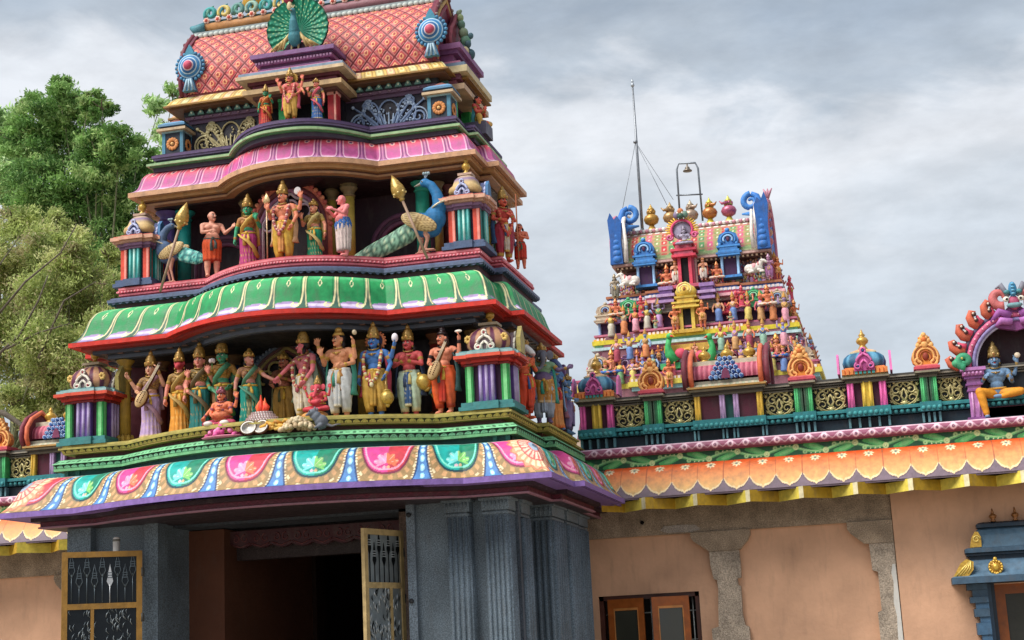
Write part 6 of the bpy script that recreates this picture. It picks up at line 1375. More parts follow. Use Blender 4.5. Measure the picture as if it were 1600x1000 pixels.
st('statue', 'blue-skinned statue in yellow trousers leaning on a round gold mace', 583, 506, 13.38, ZA, lower='dhoti', lc='#c8a04a', lb='#a87c30', front='#b08a3c', skin='#4a78b8', arms=('down', ((.19, 0, .64), (.15, -.07, .50))), extra=((1, ((.20, .0, .72), (.25, -.05, .84))),), garland=('#d8cfa8', '#c8a058', '#b04a50'), sash='#a83a50', yaw=-.05, crown_kind='tall',
   items=(it_mace((.17, -.10, .22), (.15, -.08, .50), .075), it_ell('conch', (.27, -.07, .93), (.038, .034, .055), '#dcd4dc'), it_halo(.095)))
st('statue', 'red-skinned statue in pale green trousers praying, long gold mace at the side', 637, 510, 13.55, ZA, lower='dhoti', lc='#b4c8b0', lb='#d8d0a8', front='#3a5a88', skin='#c8585a', arms=('pray', 'pray'), sash='#3a4a6a', belt='#c8b878', yaw=-.15, items=(it_mace((.19, -.06, .42), (.36, -.02, .10), .09),), crown_kind='tall')
st('statue', 'statue in orange robes with a lute, arm raised beside the right pavilion', 691, 512, 13.5, ZA, crown_h=.12, lower='dhoti', lc='#d0582c', lb='#a83a24', front='#b8321f', skin='#d8896c', arms=('hold', ((.20, -.02, .70), (.215, -.05, .88))), crown_kind='bun', gold='#2a1a1a', sash='#3a5a5a', yaw=-.45, rz=-.1, items=(it_vina((-.06, -.15, .50), (.10, -.14, .86), '#8a5a34'), it_ell('clapper', (.215, -.06, .98), (.045, .02, .018), '#e8dcd0')))
def seated_stat(label, px, pyb, pyt, Y, zf, **k):
    p = at(px, pyt, Y); H = (p.z-zf)/.74
    return statue('seated_statue', label, (p.x, Y, zf), H, seated=True, **k)
seated_stat('seated pot-bellied pink-orange statue with white shoes in front of the green-faced one', 346, 660, 598, 13.05, 3.74, skin='#e0805c', lc='#a83a58', lower='none', fat=1.0, arms=('hold', 'chest'), extra=((-1, 'back_low'), (1, 'back_up')), crown_kind='short', gold='#8a4a58', belt='#b03a48', female=False, hair='#5a2a3a',
    items=(it_ell('shoe', (-.13, -.20, .05), (.075, .05, .045), '#dcd2cc'), it_ell('shoe', (.13, -.20, .05), (.075, .05, .045), '#dcd2cc')))
seated_stat('small red elephant-headed statue with a gold crown seated on a tan rock', 496, 630, 588, 13.02, 3.80, head=('elephant', '#c8505c'), skin='#c84a54', lc='#b83a44', lower='none', fat=.9, arms=('hold', 'hold'), extra=((-1, 'back_up'), (1, 'back_up')), crown_kind='tall', belt='#c8a040')
mb = MB(); p = at(492, 645, 13.03); mb.ell((p.x, 13.03, 3.765), (.13, .11, .055), '#c08a50', 14, 8); mb.ell((p.x+.06, 13.0, 3.755), (.07, .08, .04), '#b07a44', 12, 7); tag(mb.build('tan_rock', SKIN), 'smooth tan rock under the small red elephant-headed statue', 'rock')

# --- upper gallery
ZB = 5.425
st('statue', 'shaven monk statue in an orange wrap stretching out both hands beside the left bird', 331, 332, 13.92, ZB, crown_h=0, lower='short', shorts=.24, lc='#d8562c', lb='#b03a20', skin='#e0a08a', arms=(((.14, -.06, .66), (.05, -.14, .66)), ((.17, -.05, .66), (.25, -.13, .72))), crown_kind='bald', belt='#4a5a58', yaw=.5, rz=.55, jewel=False, fat=.3, female=False)
st('statue', 'green-faced statue in a magenta sari left of the flamed arch', 387, 305, 13.90, ZB, lower='sari', lc='#a83a72', lb='#c8a048', top='#a86a44', skin='#3f9a72', arms=('down', 'bless'), sash='#c8a050', rz=.1)
st('statue', 'tall crowned statue in a yellow dhoti under the flamed arch, spear and garland', 442, 284, 13.72, ZB, lower='dhoti', lc='#c8a03c', lb='#b0802c', front='#c88a4c', skin='#e08a6c', arms=('bless', ((.19, -.01, .64), (.15, -.07, .50))), extra=((-1, 'back_up'), (1, 'back_up')), garland=('#b85a5a', '#d8b0a0', '#8a4a50'), sash='#c8a078', yaw=-.25, rz=-.1, crown_kind='tall', items=(it_spear(-.17, -.12, .05, .80), it_ell('banner', (.19, .02, .99), (.05, .012, .055), '#d8d0d0')))
st('statue', 'statue in an emerald green sari standing right of the crowned spear bearer', 490, 305, 13.85, ZB, lower='sari', lc='#15805c', lb='#c8b070', top='#8a7a44', skin='#dc9478', arms=('bless', 'down'), sash='#b8a468', yaw=-.3, crown_kind='short')
st('statue', 'bare-chested shaven priest statue in a blue waist cloth, palms raised', 535, 306, 13.62, ZB-.03, crown_h=0, lower='short', shorts=.10, lc='#d0bcb8', lb='#b8a0a0', skin='#e08484', arms=(((.13, -.08, .68), (.06, -.19, .74)), ((.15, -.07, .66), (.09, -.20, .72))), crown_kind='bald', belt=None, yaw=-.5, rz=-.75, jewel=False, fat=.45, female=False,
   items=(lambda root, S3, hp: (lambda mb: (fold_skirt(mb, .62, .42, [(0, .115, .095), (.5, .14, .115), (1, .125, .10)], '#2f62a8', '#c8b070', 11, 60, .06), mb.build('waist_cloth', ENAMEL, root)))(MB().xf(S3)),))
# --- attic porch
st('statue', 'small green-faced statue in a red sari at the left of the attic porch', 415, 133, 13.80, 6.885, lower='sari', lc='#b8302c', lb='#c8903c', top='#c04a34', skin='#2f8a66', arms=('down', 'bless'), rz=.1, sash='#c87a40')
st('statue', 'crowned six-armed statue in a pink shawl and yellow dhoti, centre of attic porch', 453, 107, 13.72, 6.885, lower='dhoti', lc='#cca04c', lb='#a87c30', skin='#e0806c', top='#d86a68', arms=('bless', 'hip'), extra=((-1, 'back_up'), (1, 'back_up'), (1, 'back_low')), sash='#c85a6a', garland=('#c86a6a', '#d8a08a'), items=(it_halo(.10, '#c8a050', '#b89038'),), yaw=-.1)
st('statue', 'small statue in a blue skirt at the right of the attic porch', 494, 118, 13.80, 6.885, lower='sari', lc='#2f5f9c', lb='#c8b078', top='#4a4a5a', skin='#dc8470', arms=('bless', 'down'), sash='#c85a6a', yaw=-.2, crown_kind='short')
# --- right-hand side of the tower (facing +X)
def side(name, label, X, Y, zf, pyt, px, **k):
    d = FW+RT*((px-800)/FPX)-UP*((pyt-500)/FPX); z = (CAM+d*(X/d.x)).z; H = (z-zf)/(1.14 if k.get('crown_kind', 'tall') != 'bald' else .99)
    return statue(name, label, (X, Y, zf), H, **k)
XR = XC+2.36
side('statue', 'white horse-headed statue with orange skin and striped sash, right side of tower', XC+2.22, 14.18, ZA, 517, 812, rz=R_(62), head=('horse', '#dcd8d4', '#c8a8a8'), skin='#dc6c48', lower='dhoti', lc='#cc4426', lb='#a83420', arms=('pray', 'pray'), sash='#3a5a94', crown_kind='short')
side('statue', 'grey elephant-headed statue with green collar and tan loincloth, right side of tower', XC+2.30, 14.62, ZA, 530, 846, rz=R_(20), head=('elephant', '#6a6a74'), skin='#6f5a7c', lower='dhoti', lc='#98a4b4', lb='#7a8698', top='#7a9a78', arms=('down', ((.2, -.02, .70), (.30, -.06, .72))), sash='#2f8a78', crown_kind='short', fat=.6,
     items=(lambda root, S3, hp: (lambda mb: (fold_skirt(mb, .62, .27, [(0, .13, .11), (.5, .15, .12), (1, .14, .11)], '#b07a34', '#c8b08a', 9, 60, .05), mb.build('loincloth', ENAMEL, root)))(MB().xf(S3)),))
side('statue', 'blue horse-headed statue in a red belt and orange skirt, right side of tower', XC+2.30, 15.12, ZA, 548, 868, rz=R_(50), head=('horse', '#4f5f88', '#6a7aa0'), skin='#5a7cac', lower='sari', lc='#d08a4c', lb='#c86a30', female=False, arms=('hold', 'chest'), sash='#7a9cc4', belt='#b83038', crown_kind='short')
side('statue', 'blue-grey winged statue at the far end of the tower right side', XC+2.36, 15.5, ZA, 575, 880, rz=R_(90), skin='#5f84ac', lower='dhoti', lc='#7a6a94', lb='#4a4a6a', arms=('hold', 'down'), sash='#8a5a6a', crown_kind='short')
side('statue', 'crowned red-skinned statue holding a staff under the side arch', XC+1.98, 14.62, 5.43, 298, 788, rz=R_(45), skin='#d8604c', lower='dhoti', lc='#a83448', lb='#c8a050', front='#c8b8a8', top='#c04a44', arms=('hold', 'chest'), sash='#3a5a84', garland=('#c84a44', '#d87a5a'), extra=((-1, 'back_up'),), items=(it_tube('staff', [(.14, -.13, .0), (.14, -.13, 1.02)], .010, '#b06a4a'),))
side('statue', 'praying monk statue in a scarlet wrap at the tower corner, seen against sky', XC+2.09, 14.85, 5.40, 337, 808, rz=R_(10), skin='#d8785c', lower='short', shorts=.22, lc='#c8341f', lb='#a82818', arms=('pray', 'pray'), crown_kind='hair', hair='#2a1814', belt='#4a6a58', jewel=False, female=False)
statue('seated_statue', 'seated statue in a yellow wrap on the attic side porch, palms together', (XC+1.70, 14.86, 6.99), .56, rz=R_(80), seated='pendant', skin='#dc6a58', lower='none', lc='#d8ac58', arms=('pray', 'pray'), crown_kind='hair', hair='#2a1814', belt='#3f8a8a', top='#c8524c', sash='#3f8a94', female=False)
mb = MB(); mb.box(XC+1.55, XC+1.82, 14.72, 15.0, 6.86, 7.0, '#4a4458'); mb.build('side_plinth', PAINT, tower)
mb = MB(); cyy = 14.75
for r, rr, c in ((.30, .030, '#9a5a6a'), (.25, .026, '#c8a0a8'), (.21, .024, '#2f7a5c')):
    mb.tube([(XC+1.80, cyy-r, 5.42), (XC+1.80, cyy-r, 5.85)]+[(XC+1.80, cyy-r*math.cos(t), 5.87+r*.9*math.sin(t)) for t in np.linspace(0, PI, 20)]+[(XC+1.80, cyy+r, 5.85), (XC+1.80, cyy+r, 5.42)], rr, 8, c)
mb.build('niche_arch', ENAMEL, tower)
# --- shrine figure on the right parapet
pz = 4.10
statue('seated_statue', 'blue four-armed statue in orange trousers seated in the parapet shrine', (at(1562, 640, 16.72).x, 16.72, 3.89), (at(1560, 528, 16.72).z-3.89)/.80, seated='pendant', skin='#6f8fb0', lower='none', lc='#dc9430', lb='#c88a30', arms=(((.17, -.03, .65), (.13, -.13, .70)), ((.17, -.03, .64), (.16, -.14, .66))), extra=((-1, 'back_up'), (1, 'back_up')), crown_kind='tall', gold='#8f7440', belt='#d8a040', garland=None,
       items=(it_ell('discus', (-.26, -.03, .56), (.035, .015, .035), '#b8a070'), it_ell('conch', (.26, -.03, .56), (.035, .02, .035), '#d8c8b0')))
mb = MB(); mb.box(1.0, 1.72, 16.74, 16.98, 3.705, 3.87, '#5a2a3c'); mb.box(.98, 1.74, 16.72, 16.985, 3.86, 3.89, '#6a3448'); mb.build('throne', PAINT, niche)
# ------------------------------------------------------------------ inner gopuram behind the right wing
XG = -3.67
gop = thing('inner_gopuram', 'crowded multicoloured temple tower with five pots, behind the right wing', 'gopuram', (XG, 32, 0), world=True)
TIERS = [(31.10, 1.72, 8.70, 9.36), (30.80, 2.00, 7.84, 8.70), (30.40, 2.36, 6.86, 7.84), (30.0, 2.75, 5.6, 6.86)]
YB = lambda yf: 32.1+(32.1-yf)
mb = MB()
mb.box(XG-3.0, XG+3.0, 29.8, 34.6, 0, 5.6, '#b09a88')
HT = (1.60, 1.74, 2.02, 2.4)
for (yf, hw, z0, z1), ht in zip(TIERS, HT): mb.prism([(XG-hw+.24, z0-.05), (XG+hw-.24, z0-.05), (XG+ht-.2, z1), (XG-ht+.2, z1)], yf+.28, YB(yf)-.28, '#8a5a66', 'y')
mb.build('tower_core', PAINT, gop)
RP = ['#d86a7a', '#c89a6a', '#8fb4a0', '#b890c0', '#d8b0a0', '#6f8ac0', '#d88a5c', '#c8c0b0', '#a84a5c', '#7fae7c', '#d8c470', '#e0a0b0']
for (yf, hw0, z0, z1), nb, ht in zip(TIERS[:3], (260, 420, 460), HT):      # crowded stucco relief on the walls of each tier
    mb = MB()
    for i in range(nb):
        z = z0+.02+random.random()*(z1-z0-(.16 if nb < 300 else .52)); hw = hw0+(ht-hw0)*(z-z0)/(z1-z0); f = random.random()
        if f < .8: x, y = XG+random.uniform(-hw+.1, hw-.1), yf+.25-.3*abs(random.gauss(0, .07))
        else: x, y = XG+hw-.22+abs(random.gauss(0, .05)), yf+.3+random.random()*1.6
        r = random.uniform(.022, .042); c = random.choice(RP); mb.ell((x, y, z), (r, r*.8, r*random.uniform(1.6, 2.4)), c, 7, 5); k_ = random.choice((-1, 1)); mb.tube([(x+k_*r, y, z+r), (x+k_*r*2.2, y-.02, z+r*.4), (x+k_*r*1.6, y-.04, z+r*2)], r*.35, 5, c); mb.ell((x, y-.01, z-r*2), (r*1.3, r, r*1.1), random.choice(RP), 7, 5)
        mb.ell((x, y-.01, z+r*2.5), r*.7, random.choice(('#d8906c', '#c8787c', '#d0a080', '#8aa0b8')), 6, 5)
        if random.random() < .35: mb.lathe([(r*.5, 0), (r*.35, .05), (r*.35, .2), (r*.6, .24)], 6, random.choice(RP), (x+.08, y, z-.1))
    mb.build('stucco_relief', ENAMEL, gop)
def bands(yf, hw, z, L, name='ledge'):
    """ledge of coloured bands round the tower, top at z; stepped forward in the middle"""
    mb = MB()
    for dz0, dz1, e, c in L:
        for (cw, ex) in ((hw, 0), (hw*.52, .14)):
            mb.box(XG-cw-e, XG+cw+e, yf-e-ex, YB(yf)+e, z+dz0+ex*.012, z+dz1+ex*.012, c)
    n = int(2*hw/.085); dz = L[-1][0]
    for i in range(n): mb.bx((XG-hw+(i+.5)*2*hw/n, yf-L[0][2]-.012-(.14 if abs(i+.5-n/2)*2*hw/n < hw*.52 else 0), z+L[2][0]+.03), (.05, .03, .05), '#e8d8d4')
    mb.build(name, ENAMEL, gop)
bands(31.05, 1.78, 8.74, ((-.05, 0, .05, '#a86a4c'), (-.10, -.05, .0, '#5a70b8'), (-.15, -.10, .06, '#c8d0e4'), (-.21, -.15, .03, '#d86a8c'), (-.27, -.21, .10, '#e8b0b8'), (-.34, -.27, -.02, '#c4b0a4'), (-.40, -.34, -.08, '#6a2a3a')))
bands(30.75, 2.04, 7.88, ((-.04, 0, .04, '#c07088'), (-.09, -.04, 0, '#b05a70'), (-.13, -.09, .05, '#e0a848'), (-.22, -.13, .08, '#dcc83c'), (-.28, -.22, .03, '#8ac0a0'), (-.34, -.28, .10, '#b8d4d8'), (-.42, -.34, -.02, '#d08aa8'), (-.48, -.42, -.08, '#4a2a3a')))
bands(30.35, 2.42, 6.90, ((-.04, 0, .04, '#b05a78'), (-.10, -.04, 0, '#c88aa8'), (-.16, -.10, .05, '#d8a84a'), (-.26, -.16, .08, '#d0c050'), (-.34, -.26, .02, '#8fb8c0')))
# barrel roof of the tower
mb = MB(); yc, zb = 32.0, 9.36; hw = 1.44
xs = np.linspace(-hw, hw, 150); pr, tv = resample([(31.16, 9.46), (31.18, 9.62), (31.26, 9.82), (31.40, 10.00), (31.62, 10.16), (31.85, 10.25), (32.0, 10.27), (32.15, 10.25), (32.38, 10.16), (32.74, 9.82), (32.84, 9.46)], 70)
V = np.zeros((150, 70, 3)); V[..., 0] = XG+xs[:, None]; V[..., 1] = pr[None, :, 0]; V[..., 2] = pr[None, :, 1]; s = xs[:, None]+0*tv[None]; t = tv[None]*2.4+0*s
c = np.tile(C_('#b08c68'), (150, 70, 1)); cu = np.floor(s/.16); cv = np.floor(t/.15); fu = s/.16-cu-.5; fv = t/.15-cv-.5; pal = np.array([hx(q) for q in ('#c02a34', '#4f9458', '#d0567e', '#8a9a5a')]); idx = (cu.astype(int)) % 4
c = np.where(((abs(fu) < .36) & (abs(fv) < .36) & (t < .72))[..., None], pal[idx], c); c = mixc(c, (abs(fu) < .12)*(abs(fv) < .12)*(t < .72), '#f0e0c8'); c = mixc(c, (t > .74)*(t < .80), '#c86a7a'); c = mixc(c, (t > .80)*(np.sin(s*40) > -.3), '#ece4dc'); c = mixc(c, (t < .10)*1., '#8fa878')
mb.grid(V, c); mb.build('barrel_roof', ENAMEL, gop, fixn=False)
mb = MB()
for z0, z1, y, w, cl in ((9.36, 9.40, 31.0, 1.66, '#c8a49c'), (9.40, 9.44, 31.06, 1.60, '#9a8a7a'), (9.44, 9.48, 31.10, 1.56, '#a8b48a'), (9.30, 9.36, 31.12, 1.60, '#5a4038')): mb.box(XG-w, XG+w, y, 33.1, z0, z1, cl)
for i in range(34): mb.bx((XG-1.55+i*3.1/33, 31.10, 9.33), (.04, .04, .035), '#e8d0b0')
for i in range(40): x = XG-1.40+i*2.8/39; mb.ell((x, 31.72, 10.26), (.05, .04, .04), '#ece6de' if i % 2 else '#d89aa8', 6, 4)
mb.box(XG-1.44, XG+1.44, 31.74, 32.26, 10.2, 10.30, '#b8a090'); mb.build('roof_cornice', ENAMEL, gop)
for k in (-1, 1):       # great blue horned gables
    mb = MB(); x = XG+k*1.52
    P = [(31.15, 9.40), (31.02, 9.62), (31.0, 9.9), (31.12, 10.2), (31.35, 10.48), (31.7, 10.62), (32, 10.68), (32.3, 10.62), (32.65, 10.48), (32.88, 10.2), (33.0, 9.9), (32.98, 9.62), (32.85, 9.40)]
    mb.prism(P, x-.10, x+.10, '#2f6ab8', 'x'); mb.tube([(x+k*.11, p[0], p[1]) for p in P], .05, 7, '#c87a90'); mb.tube([(x-k*.12, p[0]+.0, p[1]) for p in P], .045, 7, '#e4dcd4')
    mb.prism([(x-.15, 9.40), (x+.12, 9.40), (x+.10, 9.9), (x+.13, 10.30), (x+.05, 10.44), (x-.02, 10.36), (x-.10, 10.52), (x-.16, 10.36), (x-.13, 9.9)] if k < 0 else [(x+.15, 9.40), (x-.12, 9.40), (x-.10, 9.9), (x-.13, 10.34), (x-.05, 10.5), (x+.02, 10.42), (x+.10, 10.60), (x+.16, 10.4), (x+.13, 9.9)], 30.90, 31.10, '#2a5fa8', 'y')
    mb.tube([(x-k*.19, 30.9, 9.42), (x-k*.21, 30.9, 9.8), (x-k*.18, 30.9, 10.25)], [.05, .04, .03], 7, '#e4dcd4')
    for i in range(7): mb.ell((x-.0, 30.93+.01*i, 9.5+i*.125), (.115, .08, .09), '#3a74be', 8, 5)
    q = spiral(x-k*.22, 10.58, .18, .045, PI/2 if k > 0 else PI/2, k*1.15, 20); mb.tube([(p[0], 31.5, p[1]) for p in q], [.07, .06, .03], 8, '#4a86cc'); mb.tube([(x, 31.45, 10.2), (x-k*.02, 31.45, 10.45), (x-k*.10, 31.5, 10.70), (x-k*.20, 31.5, 10.75)], [.10, .09, .07, .06], 8, '#3a78c4'); mb.tube([(x-k*.08, 31.4, 10.2), (x-k*.2, 31.42, 10.30), (x-k*.42, 31.5, 10.33)], [.09, .06, .02], 7, '#4f8cd0')
    for i in range(5): mb.ell((x+k*.14, 31.2+.05*i, 9.6+.2*i), (.06, .07, .08), ['#c87a7a', '#d0a080', '#a86a80'][i % 3], 7, 5)
    if k > 0:
        for j in (-1, 0, 1): mb.tube([(x+.12, 31.5, 10.62), (x+.14+.05*j, 31.48, 10.74), (x+.15+.09*j, 31.48, 10.82)], [.05, .03, .01], 6, '#c0889a')
    mb.build('horned_gable', ENAMEL, gop)
pot0 = None
for i, (px, cb, cp) in enumerate(((1018, '#b88a3c', '#c8a050'), (1048, '#b08a5a', '#b89a6a'), (1080, '#a8907c', '#b8a890'), (1110, '#b8743c', '#d8c850'), (1140, '#b8607a', '#d8cc5c'))):
    p = at(px, 345, 32.0); mb = MB(); zb_ = 10.29; mb.lathe([(.10, 0), (.14, .03), (.09, .08), (.06, .13), (.05, .16)], 14, cp, (p.x, 32, zb_)); mb.lathe([(.06, .16), (.14, .21), (.17, .29), (.14, .36), (.07, .41), (.06, .43)], 16, cb, (p.x, 32, zb_)); mb.lathe([(.10, .42), (.07, .45), (.06, .50), (.08, .52), (.04, .56), (.02, .60), (.003, .64)], 14, cp, (p.x, 32, zb_))
    for a in range(6): mb.ell((p.x+.07*math.cos(a), 32+.07*math.sin(a), zb_+.46), (.035, .035, .05), cb, 6, 4)
    if i != 0: mb.tube([(p.x, 32-.08, zb_+.46), (p.x+(.13 if i in (2, 3) else -.13), 31.9, zb_+.44), (p.x+(.17 if i in (2, 3) else -.18), 31.9, zb_+.50)], [.04, .03, .01], 6, cb)
    mb.build('roof_pot', GILT, gop)
# miniature shrines
def kuta(px, pyb, pyt, Y, c1, c2, c3, w=None, door=True, parent=gop):
    a = at(px, pyb, Y); t = at(px, pyt, Y); H = t.z-a.z; w = w or H*.42; x, z = a.x, a.z; mb = MB(); h = w/2
    mb.box(x-h, x+h, Y, Y+.3, z, z+H*.05, c1); mb.box(x-h*.62, x+h*.62, Y+.1, Y+.35, z+H*.05, z+H*.48, '#4a2c50' if door else c2)
    for k in (-1, 1):
        mb.lathe([(h*.20, 0), (h*.13, H*.03), (h*.13, H*.36), (h*.22, H*.41)], 8, c3, (x+k*h*.72, Y+.06, z+H*.05))
    for z0, z1, e, c in ((.45, .49, 1.0, c1), (.49, .53, 1.15, c2), (.53, .57, .95, c1), (.57, .63, .8, c2), (.63, .67, 1.05, c1)): mb.box(x-h*e, x+h*e, Y-.02-.04*e, Y+.35, z+H*z0, z+H*z1-.002, c)
    zc = z+H*.80; r = H*.13
    mb.prism([(x-h*.8, z+H*.66), (x-h*.95, zc-.02), (x-h*.75, zc+r*.8), (x-h*.3, z+H*.95), (x, z+H), (x+h*.3, z+H*.95), (x+h*.75, zc+r*.8), (x+h*.95, zc-.02), (x+h*.8, z+H*.66)], Y-.02, Y+.3, c2)
    for rr, cc in ((1.0, c1), (.62, c3)): mb.tube([(x+r*rr*1.15*math.cos(q), Y-.035, zc-.01+r*rr*math.sin(q)) for q in np.linspace(-.6, PI+.6, 14)], r*.16, 6, cc)
    mb.ell((x, Y-.03, zc), (r*.32, .02, r*.42), '#5a3050', 7, 5); mb.ell((x, Y-.01, z+H*.99), (r*.4, r*.3, r*.35), c1, 7, 5)
    for k in (-1, 1): mb.ell((x+k*h*.75, Y-.03, z+H*.69), r*.28, c1, 6, 5)
    return mb.build('miniature_shrine', ENAMEL, parent)
GN = ('#58b078', '#3f9a68', '#9ad8b0'); GY = ('#9a9488', '#827a78', '#c0b8a8'); BU = ('#4a8cd0', '#3f78b8', '#9cc4ec'); PU = ('#a884b8', '#8a6a9c', '#c8b0d4'); CR = ('#c8b8a0', '#b09a84', '#8aa4cc'); YE = ('#e0c058', '#d0a848', '#f0dc90'); PK = ('#d46a92', '#b84a74', '#eaa8bc'); RD = ('#d84a5c', '#c03a4c', '#f08a8a')
for a in ((1010, 448, 374, 31.0, *BU), (1142, 433, 358, 31.0, *BU)): kuta(*a, w=.46)
T2 = ((949, 527, 478, CR), (966, 523, 486, PU), (985, 521, 470, GN), (1003, 516, 488, PU), (1021, 512, 490, RD), (1042, 512, 462, GY), (1112, 503, 456, GY), (1135, 501, 478, RD), (1160, 500, 470, PU), (1181, 502, 454, GN), (1199, 500, 470, PU), (1218, 500, 456, CR))
for px, b, t, c in T2: kuta(px, b+2, t-4, 30.78, *c, w=.44 if c in (GN, GY, CR) else .38)
T3 = ((938, 622, 560, CR), (960, 615, 566, PU), (980, 612, 562, ('#b888b8', '#9a6aa0', '#d0b8d8')), (998, 608, 574, ('#7fb0b8', '#5f8a98', '#c8dce0')), (1012, 604, 552, PK), (1033, 600, 553, ('#8a94c0', '#6a74a8', '#b8c0e0')), (1066, 596, 560, ('#c8a04a', '#a87c34', '#e8d090')), (1095, 590, 556, PU), (1128, 590, 552, ('#7fb0b8', '#5f8a98', '#c8dce0')), (1150, 590, 552, PK), (1168, 588, 548, GY), (1200, 594, 548, PU), (1216, 594, 545, ('#b05aa8', '#8a4a90', '#d8a8d8')), (1235, 592, 540, ('#d8c8c0', '#c89aa8', '#8ab0b0')), (1255, 588, 545, CR))
for px, b, t, c in T3: kuta(px, b, t-6, 30.38, *c, w=.47)
# relief figures worked into the walls between the shrines
def relief(px, pyb, H, Y, c1, c2, sk, pose):
    a = at(px, pyb, Y); mb = MB().xf(np.eye(3)*H, a)
    mb.lathe([(.13, 0), (.15, .05), (.12, .25), (.14, .42), (.10, .52)], 10, c1, rad=lambda th, t: 1+.07*np.cos(6*th)); mb.ell((0, 0, .64), (.13, .09, .15), c2, 9, 7); mb.cap((0, 0, .75), (0, 0, .82), .05, .045, sk, 8); mb.ell((0, -.01, .89), (.075, .08, .09), sk, 9, 7); mb.lathe([(.085, .93), (.09, .97), (.06, 1.02), (.065, 1.05), (.03, 1.12), (.003, 1.2)], 10, '#c8944c')
    for k in (-1, 1):
        e, w = ((k*.22, -.02, .60), (k*.14, -.12, .66)) if pose == 0 else ((k*.24, 0, .78), (k*.22, -.05, .98)) if pose == 1 else ((k*.22, 0, .56), (k*.20, -.08, .42)); mb.tube([(k*.13, 0, .74), e, w], [.045, .038, .03], 7, sk); mb.ell(w, .04, sk, 6, 5)
    mb.tube([(-.1, -.08, .72), (0, -.13, .58), (.1, -.08, .72)], .02, 6, '#d8b060'); mb.build('relief_figure', SKIN, gop)
SK_ = ['#d8805c', '#dc8c74', '#c8606c', '#88a0c4', '#a890b8', '#d89a78']
for i, (px, b) in enumerate([(956, 526), (976, 522), (994, 518), (1012, 514), (1031, 512), (1124, 503), (1147, 501), (1170, 500), (1190, 500), (1209, 500), (1228, 502)]): relief(px, b, .52, 30.68, random.choice(RP), random.choice(RP), SK_[i % 6], i % 3)
for i, (px, b) in enumerate([(948, 606), (970, 600), (990, 598), (1006, 594), (1022, 590), (1052, 588), (1082, 584), (1112, 578), (1140, 576), (1160, 576), (1184, 580), (1208, 580), (1226, 580), (1246, 578), (965, 566), (985, 562), (1010, 558), (1128, 548), (1150, 546), (1172, 544), (1194, 542), (1226, 540)]): relief(px, b, .50, 30.22, random.choice(RP), random.choice(RP), SK_[(i*5+1) % 6], (i+1) % 3)
for i in range(16):
    j = i % 4; z = (8.74, 7.9, 7.35, 6.95)[j]; X = XG+(1.70, 1.92, 2.08, 2.28)[j]; y = 31.2+.55*(i//4); p_ = MB(); c1, c2, sk = random.choice(RP), random.choice(RP), SK_[i % 6]; p_.xf(rotz(1.1)*.55, (X, y, z))
    p_.lathe([(.13, 0), (.15, .05), (.12, .25), (.14, .42), (.10, .52)], 10, c1); p_.ell((0, 0, .64), (.13, .09, .15), c2, 9, 7); p_.ell((0, -.01, .88), (.08, .08, .10), sk, 9, 7); p_.lathe([(.085, .93), (.06, 1.02), (.003, 1.2)], 10, '#c8944c')
    for k in (-1, 1): p_.tube([(k*.13, 0, .74), (k*.22, -.02, .60), (k*.14, -.14, .68)], [.045, .038, .03], 7, sk)
    p_.build('relief_figure', SKIN, gop)
